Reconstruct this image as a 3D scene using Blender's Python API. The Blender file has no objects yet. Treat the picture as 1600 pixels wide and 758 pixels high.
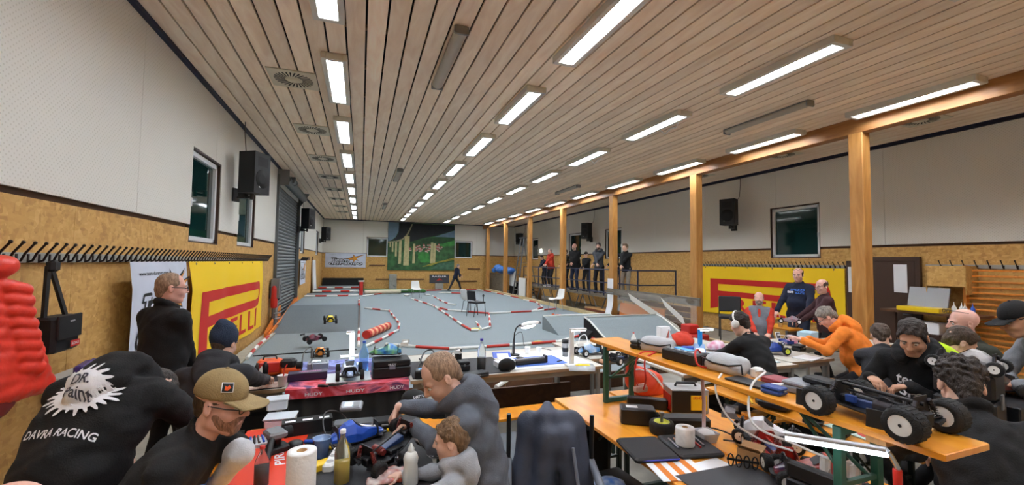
import bpy, bmesh, math, random
import numpy as np
from mathutils import Vector, Matrix, Euler
from mathutils.bvhtree import BVHTree
random.seed(7); RNG = np.random.RandomState(7)
SC = bpy.context.scene; COL = SC.collection; PI = math.pi

# ---------------------------------------------------------------- camera, world, exposure
CAM_H = 1.9; FPX, YAW, PITCH, ROLL = 664.08, .3413, .047, .013
def _cam_axes():
    cy, sy, cp, sp = math.cos(YAW), math.sin(YAW), math.cos(PITCH), math.sin(PITCH)
    f = np.array([sy*cp, cy*cp, sp]); r = np.array([cy, -sy, 0.]); u = np.cross(r, f)
    cr, sr = math.cos(ROLL), math.sin(ROLL)
    return cr*r + sr*u, cr*u - sr*r, f
AR, AU, AF = _cam_axes(); C0 = np.array([0, 0, CAM_H])
cd = bpy.data.cameras.new('camera'); cam = bpy.data.objects.new('camera', cd); COL.objects.link(cam)
m = Matrix.Identity(4)
for i in range(3): m[i][0], m[i][1], m[i][2], m[i][3] = AR[i], AU[i], -AF[i], C0[i]
cam.matrix_world = m
cd.sensor_width = 36; cd.sensor_fit = 'HORIZONTAL'; cd.lens = FPX/1600*36; cd.clip_start = .05; cd.clip_end = 200
SC.camera = cam
w = bpy.data.worlds.new('night'); SC.world = w; w.use_nodes = True
w.node_tree.nodes['Background'].inputs[0].default_value = (.02, .03, .045, 1)
w.node_tree.nodes['Background'].inputs[1].default_value = .3
SC.view_settings.view_transform = 'Standard'; SC.view_settings.look = 'None'
SC.view_settings.gamma = 1; SC.view_settings.use_curve_mapping = False
SC.view_settings.exposure = 1.1
LAMP = 24.0     # emission strength of the hall's fluorescent fixtures

# where the sight line through a photograph pixel meets a measured plane of the hall (survey helper)
def ray(x, y): return (x-800)*AR + (379-y)*AU + FPX*AF
def gz(x, y, z=0.): d = ray(x, y); return Vector(C0 + d*((z-CAM_H)/d[2]))
def gx(x, y, X): d = ray(x, y); return Vector(C0 + d*(X/d[0]))
def gy(x, y, Y): d = ray(x, y); return Vector(C0 + d*(Y/d[1]))
def gd(x, y, D): return Vector(C0 + ray(x, y)/FPX*D)

# ---------------------------------------------------------------- mesh builder
class MB:
    def __init__(s): s.v = []; s.f = []; s.mi = []; s.sm = []
    def add(s, vs, fs, mi=0, smooth=False, M=None):
        o = len(s.v)
        if M is not None: vs = [M @ Vector(p) for p in vs]
        s.v += [tuple(p) for p in vs]
        for f in fs: s.f.append([i+o for i in f]); s.mi.append(mi); s.sm.append(smooth)
        return s
    def box(s, c, d, mi=0, b=0., R=None, taper=1.):
        x, y, z = d[0]/2, d[1]/2, d[2]/2
        M = Matrix.Translation(c)
        if R is not None: M = M @ (R if isinstance(R, Matrix) and len(R) == 4 else Euler(R).to_matrix().to_4x4())
        if b <= 0:
            t = taper
            vs = [(-x,-y,-z),(x,-y,-z),(x,y,-z),(-x,y,-z),(-x*t,-y*t,z),(x*t,-y*t,z),(x*t,y*t,z),(-x*t,y*t,z)]
            return s.add(vs, [(3,2,1,0),(4,5,6,7),(0,1,5,4),(1,2,6,5),(2,3,7,6),(3,0,4,7)], mi, False, M)
        b = min(b, x*.95, y*.95, z*.95)
        def ring(h, i):
            a, c_ = x-i, y-i; k = b
            return [(-a+k if i == 0 else -a, -c_, h), (a-k if i == 0 else a, -c_, h), (a, -c_+k if i == 0 else -c_, h), (a, c_-k if i == 0 else c_, h),
                    (a-k if i == 0 else a, c_, h), (-a+k if i == 0 else -a, c_, h), (-a, c_-k if i == 0 else c_, h), (-a, -c_+k if i == 0 else -c_, h)]
        def octo(h, i):
            a, c_ = x-i, y-i; k = b*.8
            return [(-a+k,-c_,h),(a-k,-c_,h),(a,-c_+k,h),(a,c_-k,h),(a-k,c_,h),(-a+k,c_,h),(-a,c_-k,h),(-a,-c_+k,h)]
        vs = octo(-z, b*.7) + octo(-z+b*.7, 0) + octo(z-b*.7, 0) + octo(z, b*.7)
        fs = [tuple(range(7,-1,-1)), tuple(range(24,32))]
        for r in range(3):
            for i in range(8): j = (i+1) % 8; fs.append((r*8+i, r*8+j, r*8+8+j, r*8+8+i))
        return s.add(vs, fs, mi, False, M)
    def cyl(s, a, b, r0, r1=None, n=12, mi=0, smooth=True, caps=True):
        r1 = r0 if r1 is None else r1
        a, b = Vector(a), Vector(b); d = (b-a).normalized(); u = d.orthogonal().normalized(); w_ = d.cross(u)
        vs = [a + r0*(math.cos(t)*u + math.sin(t)*w_) for t in [2*PI*i/n for i in range(n)]] + [b + r1*(math.cos(t)*u + math.sin(t)*w_) for t in [2*PI*i/n for i in range(n)]]
        s.add(vs, [(i, (i+1) % n, n+(i+1) % n, n+i) for i in range(n)], mi, smooth)
        if caps: s.add(vs, [tuple(range(n-1,-1,-1)), tuple(range(n, 2*n))], mi, False)
        return s
    def tube(s, pts, r, n=8, mi=0, closed=False, r1=None):
        P = [Vector(p) for p in pts]; k = len(P); vs = []; u = None
        for i in range(k):
            t = (P[(i+1) % k]-P[i-1]) if closed else (P[min(i+1, k-1)]-P[max(i-1, 0)])
            t = t.normalized() if t.length > 1e-9 else Vector((0, 0, 1))
            u = t.orthogonal().normalized() if u is None else (u-t*u.dot(t))
            u = u.normalized() if u.length > 1e-6 else t.orthogonal().normalized()
            w_ = t.cross(u); rr = r if r1 is None else r+(r1-r)*i/(k-1)
            vs += [P[i] + rr*(math.cos(2*PI*j/n)*u + math.sin(2*PI*j/n)*w_) for j in range(n)]
        fs = []
        for i in range(k if closed else k-1):
            i2 = (i+1) % k
            for j in range(n): fs.append((i*n+j, i*n+(j+1) % n, i2*n+(j+1) % n, i2*n+j))
        s.add(vs, fs, mi, True)
        if not closed: s.add(vs, [tuple(range(n-1,-1,-1)), tuple(range((k-1)*n, k*n))], mi)
        return s
    def lathe(s, prof, n=16, mi=0, M=None, smooth=True):    # prof: (r, z) bottom to top
        vs, fs = [], []
        for r, z in prof: vs += [(r*math.cos(2*PI*j/n), r*math.sin(2*PI*j/n), z) for j in range(n)]
        for i in range(len(prof)-1):
            for j in range(n): fs.append((i*n+j, i*n+(j+1) % n, (i+1)*n+(j+1) % n, (i+1)*n+j))
        s.add(vs, fs, mi, smooth, M)
        if prof[0] == prof[-1]: return s
        if prof[0][0] > 1e-5: s.add(vs[:n], [tuple(range(n-1,-1,-1))], mi, False, M)
        if prof[-1][0] > 1e-5: s.add(vs[-n:], [tuple(range(n))], mi, False, M)
        return s
    def ell(s, c, r, n=12, mi=0, R=None):
        M = Matrix.Translation(c) @ ((Euler(R).to_matrix().to_4x4()) if R is not None else Matrix.Identity(4)) @ Matrix.Diagonal((r[0], r[1], r[2], 1))
        k = max(4, n//2)
        return s.lathe([(max(1e-6, math.sin(PI*i/k)), -math.cos(PI*i/k)) for i in range(k+1)], n, mi, M)
    def prism(s, pts, h0, h1, mi=0, M=None, smooth=False):    # 2D outline (counter-clockwise) extruded along z
        n = len(pts); vs = [(p[0], p[1], h0) for p in pts] + [(p[0], p[1], h1) for p in pts]
        return s.add(vs, [tuple(range(n-1,-1,-1)), tuple(range(n, 2*n))] + [(i, (i+1) % n, n+(i+1) % n, n+i) for i in range(n)], mi, smooth, M)
    def loft(s, rings, mi=0, smooth=True, caps=True, closed=True):
        n = len(rings[0]); vs = [p for r in rings for p in r]; fs = []
        for i in range(len(rings)-1):
            for j in range(n if closed else n-1): fs.append((i*n+j, i*n+(j+1) % n, (i+1)*n+(j+1) % n, (i+1)*n+j))
        s.add(vs, fs, mi, smooth)
        if caps: s.add(rings[0], [tuple(range(n-1,-1,-1))], mi); s.add(rings[-1], [tuple(range(n))], mi)
        return s
    def grid(s, fn, nu, nv, mi=0, thick=0.):     # surface sheet fn(u,v), optional second side
        vs = [fn(i/nu, j/nv) for j in range(nv+1) for i in range(nu+1)]
        fs = [(j*(nu+1)+i, j*(nu+1)+i+1, (j+1)*(nu+1)+i+1, (j+1)*(nu+1)+i) for j in range(nv) for i in range(nu)]
        return s.add(vs, fs, mi, True)
    def mesh(s, name, mats):
        me = bpy.data.meshes.new(name); me.from_pydata(s.v, [], s.f)
        for mt in (mats if isinstance(mats, (list, tuple)) else [mats]): me.materials.append(mt)
        me.polygons.foreach_set('material_index', s.mi); me.polygons.foreach_set('use_smooth', s.sm); me.update()
        return me
def box(c, d, **k): return MB().box(c, d, **k)

# ---------------------------------------------------------------- objects
def setp(o, label=None, cat=None, group=None, kind=None):
    if label: o['label'] = label
    if cat: o['category'] = cat
    if group: o['group'] = group
    if kind: o['kind'] = kind
    return o
def T(name, label, cat, loc, rz=0., group=None, rot=None):
    o = bpy.data.objects.new(name, None); COL.objects.link(o); o.empty_display_size = .05
    o.location = loc; o.rotation_euler = rot if rot is not None else (0, 0, rz)
    return setp(o, label, cat, group)
def P(name, mb, mats, parent=None, loc=None, rot=None, label=None):
    me = mb if isinstance(mb, bpy.types.Mesh) else mb.mesh(name, mats)
    o = bpy.data.objects.new(name, me); COL.objects.link(o)
    if parent: o.parent = parent
    if loc is not None: o.location = loc
    if rot is not None: o.rotation_euler = rot
    if label: o['label'] = label
    return o
def S(name, mb, mats, label, cat, loc=(0, 0, 0), rz=0., group=None, rot=None):
    o = P(name, mb, mats, None, loc, rot if rot is not None else (0, 0, rz)); return setp(o, label, cat, group)
def W(name, mb, mats, parent=None, loc=None, rot=None):
    o = P(name, mb, mats, parent, loc, rot)
    if not parent: o['kind'] = 'structure'
    return o
def dup(root, loc, rot=None, label=None, group=None):
    r = root.copy(); COL.objects.link(r); r.location = loc
    if rot is not None: r.rotation_euler = rot if not isinstance(rot, (int, float)) else (0, 0, rot)
    if label: r['label'] = label
    if group: r['group'] = group
    for ch in list(root.children):
        c = ch.copy(); COL.objects.link(c); c.parent = r
        for g in list(ch.children):
            d = g.copy(); COL.objects.link(d); d.parent = c
    return r
ORD = ['nearest', 'second', 'third', 'fourth', 'fifth', 'sixth', 'seventh', 'eighth', 'ninth', 'tenth', 'eleventh', 'twelfth']

# ---------------------------------------------------------------- materials
MATS = {}
def srgb(c):
    return tuple(((x/255+.055)/1.055)**2.4 if x > 10 else x/255/12.92 for x in c)
def mat(name, col, rough=.6, metal=0., noise=0., nscale=8., bump=0., bscale=60., col2=None, spec=None, trans=0., coat=0., ior=None, alpha=1., stretch=None):
    if name in MATS: return MATS[name]
    m = bpy.data.materials.new(name); m.use_nodes = True; nt = m.node_tree; b = nt.nodes['Principled BSDF']
    c = srgb(col); b.inputs['Base Color'].default_value = (*c, 1); b.inputs['Roughness'].default_value = rough; b.inputs['Metallic'].default_value = metal
    if spec is not None: b.inputs['Specular IOR Level'].default_value = spec
    if trans: b.inputs['Transmission Weight'].default_value = trans
    if ior: b.inputs['IOR'].default_value = ior
    if coat: b.inputs['Coat Weight'].default_value = coat; b.inputs['Coat Roughness'].default_value = .1
    if alpha < 1: b.inputs['Alpha'].default_value = alpha
    if noise or bump or col2:
        tc = nt.nodes.new('ShaderNodeTexCoord'); mp = nt.nodes.new('ShaderNodeMapping'); nt.links.new(tc.outputs['Object'], mp.inputs[0])
        if stretch: mp.inputs['Scale'].default_value = stretch
    if noise or col2:
        n = nt.nodes.new('ShaderNodeTexNoise'); n.inputs['Scale'].default_value = nscale; n.inputs['Detail'].default_value = 5; nt.links.new(mp.outputs[0], n.inputs[0])
        r = nt.nodes.new('ShaderNodeValToRGB'); nt.links.new(n.outputs['Fac'], r.inputs[0])
        c2 = srgb(col2) if col2 else tuple(min(1, x*(1+noise)) for x in c); c1 = c if col2 else tuple(x*(1-noise) for x in c)
        r.color_ramp.elements[0].position = .35; r.color_ramp.elements[1].position = .65
        r.color_ramp.elements[0].color = (*c1, 1); r.color_ramp.elements[1].color = (*c2, 1)
        nt.links.new(r.outputs[0], b.inputs['Base Color'])
    if bump:
        n2 = nt.nodes.new('ShaderNodeTexNoise'); n2.inputs['Scale'].default_value = bscale; n2.inputs['Detail'].default_value = 3; nt.links.new(mp.outputs[0], n2.inputs[0])
        bp = nt.nodes.new('ShaderNodeBump'); bp.inputs['Strength'].default_value = bump; bp.inputs['Distance'].default_value = .01
        nt.links.new(n2.outputs['Fac'], bp.inputs['Height']); nt.links.new(bp.outputs[0], b.inputs['Normal'])
    MATS[name] = m; return m
def emit(name, col, st):
    if name in MATS: return MATS[name]
    m = bpy.data.materials.new(name); m.use_nodes = True; nt = m.node_tree; b = nt.nodes['Principled BSDF']
    b.inputs['Base Color'].default_value = (*srgb(col), 1); b.inputs['Emission Color'].default_value = (*srgb(col), 1); b.inputs['Emission Strength'].default_value = st
    MATS[name] = m; return m
def nodes(name):
    m = bpy.data.materials.new(name); m.use_nodes = True; MATS[name] = m; return m, m.node_tree, m.node_tree.nodes['Principled BSDF']
def wood(name, c1, c2, scale=(1, 1, 1), rough=.5, coat=0., wav=3., dist=6., bump=.15):
    if name in MATS: return MATS[name]
    m, nt, b = nodes(name); N = nt.nodes.new; L = nt.links.new
    tc = N('ShaderNodeTexCoord'); mp = N('ShaderNodeMapping'); mp.inputs['Scale'].default_value = scale; L(tc.outputs['Object'], mp.inputs[0])
    oi = N('ShaderNodeObjectInfo'); ad = N('ShaderNodeVectorMath'); ad.operation = 'ADD'; sc_ = N('ShaderNodeVectorMath'); sc_.operation = 'SCALE'
    cb = N('ShaderNodeCombineXYZ'); L(oi.outputs['Random'], cb.inputs[0]); L(oi.outputs['Random'], cb.inputs[1]); L(cb.outputs[0], sc_.inputs[0]); sc_.inputs['Scale'].default_value = 37
    L(mp.outputs[0], ad.inputs[0]); L(sc_.outputs[0], ad.inputs[1])
    n = N('ShaderNodeTexNoise'); n.inputs['Scale'].default_value = wav; n.inputs['Detail'].default_value = 6; n.inputs['Distortion'].default_value = 1.2; L(ad.outputs[0], n.inputs[0])
    r = N('ShaderNodeValToRGB'); L(n.outputs['Fac'], r.inputs[0]); r.color_ramp.elements[0].position = .3; r.color_ramp.elements[1].position = .7
    r.color_ramp.elements[0].color = (*srgb(c1), 1); r.color_ramp.elements[1].color = (*srgb(c2), 1)
    hs = N('ShaderNodeHueSaturation'); L(r.outputs[0], hs.inputs['Color']); mr = N('ShaderNodeMapRange'); L(oi.outputs['Random'], mr.inputs[0]); mr.inputs[3].default_value = .88; mr.inputs[4].default_value = 1.1; L(mr.outputs[0], hs.inputs['Value'])
    L(hs.outputs[0], b.inputs['Base Color']); b.inputs['Roughness'].default_value = rough
    if coat: b.inputs['Coat Weight'].default_value = coat; b.inputs['Coat Roughness'].default_value = .25
    if bump:
        bp = N('ShaderNodeBump'); bp.inputs['Strength'].default_value = bump; bp.inputs['Distance'].default_value = .004; L(n.outputs['Fac'], bp.inputs['Height']); L(bp.outputs[0], b.inputs['Normal'])
    return m
def osb_mat(name='osb'):
    m, nt, b = nodes(name); N = nt.nodes.new; L = nt.links.new
    tc = N('ShaderNodeTexCoord'); outs = []
    ge = N('ShaderNodeNewGeometry')
    for k, (rot, sc_) in enumerate((((.9, .3, .6), (13, 27, 15)), ((-.7, .5, -.5), (26, 12, 20)), ((.2, -.8, 1.2), (17, 15, 34)))):
        mp = N('ShaderNodeMapping'); mp.inputs['Rotation'].default_value = rot; mp.inputs['Scale'].default_value = sc_; L(ge.outputs['Position'], mp.inputs[0])
        v = N('ShaderNodeTexVoronoi'); v.inputs['Scale'].default_value = 1.; v.inputs['Randomness'].default_value = 1; L(mp.outputs[0], v.inputs['Vector']); outs.append(v)
    n = N('ShaderNodeTexNoise'); n.inputs['Scale'].default_value = 9; n.inputs['Detail'].default_value = 4; L(ge.outputs['Position'], n.inputs[0])
    mx = N('ShaderNodeMix'); mx.data_type = 'RGBA'; gt = N('ShaderNodeMath'); gt.operation = 'GREATER_THAN'; gt.inputs[1].default_value = .5; L(n.outputs['Fac'], gt.inputs[0])
    L(gt.outputs[0], mx.inputs[0]); L(outs[0].outputs['Color'], mx.inputs[6]); L(outs[1].outputs['Color'], mx.inputs[7])
    sp = N('ShaderNodeSeparateColor'); L(mx.outputs[2], sp.inputs[0])
    sp2 = N('ShaderNodeSeparateColor'); L(outs[2].outputs['Color'], sp2.inputs[0])
    av = N('ShaderNodeMath'); av.operation = 'MULTIPLY_ADD'; L(sp.outputs[0], av.inputs[0]); av.inputs[1].default_value = .65; mu = N('ShaderNodeMath'); mu.operation = 'MULTIPLY'; L(sp2.outputs[1], mu.inputs[0]); mu.inputs[1].default_value = .35; L(mu.outputs[0], av.inputs[2])
    r = N('ShaderNodeValToRGB'); L(av.outputs[0], r.inputs[0]); e = r.color_ramp.elements
    e[0].position = .05; e[0].color = (*srgb((182, 136, 72)), 1); e[1].position = .95; e[1].color = (*srgb((218, 176, 108)), 1)
    x = e.new(.35); x.color = (*srgb((200, 154, 84)), 1); x = e.new(.65); x.color = (*srgb((208, 163, 92)), 1)
    L(r.outputs[0], b.inputs['Base Color']); b.inputs['Roughness'].default_value = .62
    bp = N('ShaderNodeBump'); bp.inputs['Strength'].default_value = .25; bp.inputs['Distance'].default_value = .004; L(av.outputs[0], bp.inputs['Height']); L(bp.outputs[0], b.inputs['Normal'])
    return m
OSB = osb_mat()
BLACK = mat('black_plastic', (22, 22, 24), .45); BLACKM = mat('matt_black', (14, 14, 15), .8); CHROME = mat('chrome', (200, 202, 205), .2, 1.)
WHITE = mat('white_plastic', (232, 232, 228), .4); STEEL = mat('steel', (150, 152, 155), .35, 1.); GREYM = mat('grey_metal', (128, 130, 132), .5, .3)
RUBBER = mat('tyre_rubber', (26, 26, 27), .75, bump=.4, bscale=160); RED = mat('red_paint', (196, 40, 30), .5); ORANGE = mat('orange_plastic', (242, 92, 28), .4)
BLUE = mat('blue_plastic', (28, 84, 190), .35); YELLOW = mat('yellow_plastic', (240, 200, 30), .4); GREEN = mat('lime_plastic', (130, 220, 40), .45)
GLASS = mat('clear_plastic', (225, 235, 240), .08, trans=.92, ior=1.2); PAPER = mat('white_paper', (235, 236, 238), .7); CARD = mat('cardboard', (178, 138, 92), .8)
DKGREEN = mat('green_enamel', (26, 44, 34), .4); TEAL = mat('teal_enamel', (62, 168, 150), .4)

# ---------------------------------------------------------------- lettering (flat triangulated glyph outlines)
_TX = {}
def prepare_texts(strings):
    obs = []
    for s_ in strings:
        cu = bpy.data.curves.new('lettering', 'FONT'); cu.body = s_; cu.size = 1.; cu.resolution_u = 3; cu.offset = .018; cu.align_x = 'CENTER'
        o = bpy.data.objects.new('lettering', cu); COL.objects.link(o); obs.append((s_, o, cu))
    bpy.context.view_layer.update(); dg = bpy.context.evaluated_depsgraph_get()
    for s_, o, cu in obs:
        ev = o.evaluated_get(dg); me = ev.to_mesh(); me.calc_loop_triangles()
        v = [(p.co.x, p.co.y) for p in me.vertices]; t = [tuple(q.vertices) for q in me.loop_triangles]
        xs = [p[0] for p in v]; ys = [p[1] for p in v]; cx, cy = (min(xs)+max(xs))/2, (min(ys)+max(ys))/2; ww, hh = max(xs)-min(xs), max(ys)-min(ys)
        _TX[s_] = ([((x-cx)/hh, (y-cy)/hh) for x, y in v], t, ww/hh); ev.to_mesh_clear()
    for s_, o, cu in obs: bpy.data.objects.remove(o); bpy.data.curves.remove(cu)
def text2d(s_, h, cx=0., cy=0., wide=None, shear=0., ang=0.):
    v, t, asp = _TX[s_]; kx = (wide/asp) if wide else h
    ca, sa = math.cos(ang), math.sin(ang); out = []
    for x, y in v:
        X, Y = x*kx+y*h*shear, y*h; out.append((cx+X*ca-Y*sa, cy+X*sa+Y*ca))
    return out, t
def poly2d(pts):       # ear-clip a simple polygon
    from mathutils.geometry import tessellate_polygon
    t = tessellate_polygon([[Vector((p[0], p[1], 0)) for p in pts]]); return list(pts), [tuple(x) for x in t]
def split2d(v, t, L):      # subdivide triangles until no edge is longer than L (so print can follow a curved surface)
    bm = bmesh.new(); vs = [bm.verts.new((p[0], p[1], 0)) for p in v]
    for a in t:
        try: bm.faces.new([vs[i] for i in a])
        except ValueError: pass
    for _ in range(8):
        es = [e for e in bm.edges if e.calc_length() > L]
        if not es: break
        bmesh.ops.subdivide_edges(bm, edges=es, cuts=1); bmesh.ops.triangulate(bm, faces=[f for f in bm.faces if len(f.verts) > 3])
    bm.verts.index_update(); r = [(x.co.x, x.co.y) for x in bm.verts], [tuple(q.index for q in f.verts) for f in bm.faces]; bm.free(); return r
def flat_print(mb, shape, fn, mi=0, L=None):      # fn maps (u, v) on the print to a 3D point
    v, t = split2d(shape[0], shape[1], L) if L else shape
    return mb.add([fn(p[0], p[1]) for p in v], t, mi, False)
prepare_texts(['PIRELLI', 'I', 'R', 'E', 'L', 'P', 'Team', 'durango', 'DR.', 'Paint', 'DAVRA RACING', 'HUDY', 'ARROWMAX', 'www.team-durango.com', 'X', 'RAZLER', 'IFB', 'SAFETY LANE', 'RC', 'SPEED', 'UFO-KING', 'BITS', 'RACE', 'Race', 'team', 'SWORKz', 'JBER', '1', 'JCONCEPTS'])
# ================================================================ the hall
XL, XR, YE, YB, ZC, ZO, TZ = -2.18, 10.07, 27.8, -2.2, 4.40, 2.358, .08
WHITEW, _nt, _b = nodes('perforated_white_panel')
def _perf(nt, b):
    N = nt.nodes.new; L = nt.links.new; g = N('ShaderNodeNewGeometry'); sp = N('ShaderNodeSeparateXYZ'); L(g.outputs['Position'], sp.inputs[0])
    ad = N('ShaderNodeMath'); L(sp.outputs[0], ad.inputs[0]); L(sp.outputs[1], ad.inputs[1])
    def s(o):
        a = N('ShaderNodeMath'); a.operation = 'MULTIPLY'; L(o, a.inputs[0]); a.inputs[1].default_value = 2*PI/.045
        q = N('ShaderNodeMath'); q.operation = 'SINE'; L(a.outputs[0], q.inputs[0]); return q
    p = N('ShaderNodeMath'); p.operation = 'MULTIPLY'; L(s(ad.outputs[0]).outputs[0], p.inputs[0]); L(s(sp.outputs[2]).outputs[0], p.inputs[1])
    r = N('ShaderNodeValToRGB'); L(p.outputs[0], r.inputs[0]); r.color_ramp.elements[0].position = .55; r.color_ramp.elements[1].position = .8
    r.color_ramp.elements[0].color = (*srgb((224, 221, 212)), 1); r.color_ramp.elements[1].color = (*srgb((204, 200, 188)), 1)
    L(r.outputs[0], b.inputs['Base Color']); b.inputs['Roughness'].default_value = .7
_perf(_nt, _b)
CEILB = wood('ceiling_board', (234, 208, 180), (250, 232, 208), (5, .9, 5), .55, 0, 1.6, bump=.06)
TIMBER = wood('post_timber', (178, 120, 56), (212, 156, 86), (6, 6, .9), .5, 0, 1.5)
TIMBERH = wood('beam_timber', (150, 98, 48), (186, 130, 70), (6, .8, 6), .5, 0, 1.5)
BENCHW = wood('lacquered_orange_wood', (230, 142, 30), (246, 168, 52), (7, 1.2, 7), .32, .35, 1.2, bump=.04)
BENCHX = wood('lacquered_orange_wood_cross', (230, 142, 30), (246, 168, 52), (1.2, 7, 7), .32, .35, 1.2, bump=.04)
PLY = wood('plywood', (160, 118, 68), (196, 152, 96), (3, 3, 3), .6)
BROWNP = wood('brown_board', (84, 54, 34), (112, 74, 46), (3, 3, 3), .6)
GREYWOOD = wood('grey_board', (96, 88, 76), (128, 118, 102), (4, 1, 4), .7)
CURBW = wood('pale_timber', (186, 164, 118), (210, 190, 146), (6, .8, 6), .7)
CARPET = mat('grey_carpet', (134, 144, 147), .95, noise=.10, nscale=60, bump=.35, bscale=240)
CARPETD = mat('dark_grey_carpet', (106, 114, 117), .95, noise=.10, nscale=50, bump=.35, bscale=240)
CONC = mat('concrete', (150, 146, 136), .85, noise=.12, nscale=5, bump=.1, bscale=60)
CONCL = mat('pale_concrete', (176, 168, 148), .85, noise=.08, nscale=5)
NAVY = mat('navy_strip', (28, 34, 62), .6); BROWNT = mat('shaded_brown_backing', (92, 62, 40), .6); SHUT = mat('shutter_metal', (104, 110, 112), .45, .5)
DARKV = mat('dark_void', (12, 10, 9), .9); PVC = mat('white_window_frame', (226, 228, 230), .35)
NIGHT = mat('night_glass', (10, 46, 44), .05, spec=.7); DKBROWN = mat('dark_brown_paint', (66, 44, 32), .5)  # pane colour holds the dark teal reflection of the night glass

W('floor', box((4, 13, -.06), (13.2, 31, .12)), CONC)
# ---- track: raised carpeted platform
tf = W('floor_track', box((2.9, 17, .03), (9.5, 21.6, .06)), PLY)
for k, (x0, x1, y0, y1) in enumerate(((-1.9, 7.62, 6.25, 9.27), (-1.9, 7.62, 9.28, 18.4), (-1.9, 7.62, 18.41, 27.79))):
    W('carpet_strip', box(((x0+x1)/2, (y0+y1)/2, TZ-.006), (x1-x0, y1-y0, .012)), CARPET, tf)
W('carpet_seam', MB().tube([(-1.85, 9.2, TZ+.004), (-.9, 9.26, TZ+.006), (-.02, 9.33, TZ+.004)], .018, 6), BLACKM, tf)
ky = 6.3
for k in range(7):
    W('front_board', box((-1.3+k*1.37, 6.21, .04), (1.35, .03, .13+.012*(k % 2))), BROWNP, tf)
for k in range(7):
    W('edge_timber', box((7.68, 7.6+k*2.9, .105), (.1, 2.88, .21)), CURBW, tf)
W('wall_plinth', box((-2.04, 11.3, .05), (.24, 9.0, .1), b=.01), CONCL, tf)

# ---- walls
def sub_rects(r, holes):
    out = [r]
    for h in holes:
        nx = []
        for (a0, a1, z0, z1) in out:
            b0, b1, c0, c1 = max(a0, h[0]), min(a1, h[1]), max(z0, h[2]), min(z1, h[3])
            if b0 >= b1 or c0 >= c1: nx.append((a0, a1, z0, z1)); continue
            for q in ((a0, b0, z0, z1), (b1, a1, z0, z1), (b0, b1, z0, c0), (b0, b1, c1, z1)):
                if q[1]-q[0] > 1e-3 and q[3]-q[2] > 1e-3: nx.append(q)
        out = nx
    return out
def wall_piece(parent, name, mt, axis, plane, sign, r, holes, th, gap=.004):
    b = MB()
    for (a0, a1, z0, z1) in sub_rects((r[0]+gap/2, r[1]-gap/2, r[2], r[3]), holes):
        u, z = (a0+a1)/2, (z0+z1)/2
        c = (plane-sign*th/2, u, z) if axis == 'x' else (u, plane-sign*th/2, z)
        d = (th, a1-a0, z1-z0) if axis == 'x' else (a1-a0, th, z1-z0)
        b.box(c, d)
    if b.v: W(name, b, mt, parent)
def make_wall(name, axis, plane, sign, u0, u1, holes, osb=1.25, wp=2.4, off=0., solid_from=None):
    # sign: +1 when the room lies on the + side of the plane; panel faces sit on the plane
    b = MB()
    for (a0, a1, z0, z1) in sub_rects((u0, u1, 0, 4.5), holes):
        c = (plane-sign*.12, (a0+a1)/2, (z0+z1)/2) if axis == 'x' else ((a0+a1)/2, plane-sign*.12, (z0+z1)/2)
        d = (.16, a1-a0, z1-z0) if axis == 'x' else (a1-a0, .16, z1-z0)
        b.box(c, d)
    w_ = W(name, b, BROWNT)  # brown backing seen in the gap above the osb has recess shading put in
    n = u0+off
    k = u0
    while k < u1-1e-3:
        e = min(u1, (math.floor((k-n)/osb+1e-6)+1)*osb+n); wall_piece(w_, 'osb_panel', OSB, axis, plane, sign, (k, e, .02, ZO-.05), holes, .02); k = e
    k = u0
    while k < u1-1e-3:
        e = min(u1, (math.floor((k-n)/wp+1e-6)+1)*wp+n); wall_piece(w_, 'white_panel', WHITEW, axis, plane+sign*.012, sign, (k, e, ZO, 4.35), holes, .03, .006); k = e
    return w_
WL = [(6.80, 8.03, 2.12, 3.42), (9.16, 10.45, 2.14, 3.42), (17.9, 19.1, 2.14, 3.42), (23.75, 24.95, 2.14, 3.42)]
SH = (12.85, 17.0, 0, 3.95)
WRt = [(6.9, 8.18, 2.1, 3.4), (14.9, 16.15, 2.1, 3.4), (18.3, 19.6, 2.1, 3.4), (23.6, 24.7, 2.1, 3.4)]
WE = [(.33, 1.6, 2.13, 3.36), (5.83, 7.05, 2.13, 3.29)]
make_wall('wall_left', 'x', XL, 1, YB, YE, WL+[SH], off=.35)
make_wall('wall_right', 'x', XR, -1, YB, YE, WRt, off=.6)
make_wall('wall_back', 'y', YE, -1, XL-.2, XR+.2, WE, off=.1)
W('wall_front', box((4, YB-.1, 2.2), (12.6, .2, 4.5)), OSB)
for nm, c, d in (('trim_1', (XL+.03, 12.8, 4.388), (.07, 30, .07)), ('trim_2', (XR-.03, 12.8, 4.388), (.07, 30, .07)), ('trim_3', (4, YE-.03, 4.388), (12.1, .07, .07))):
    W(nm, box(c, d), NAVY)
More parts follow.
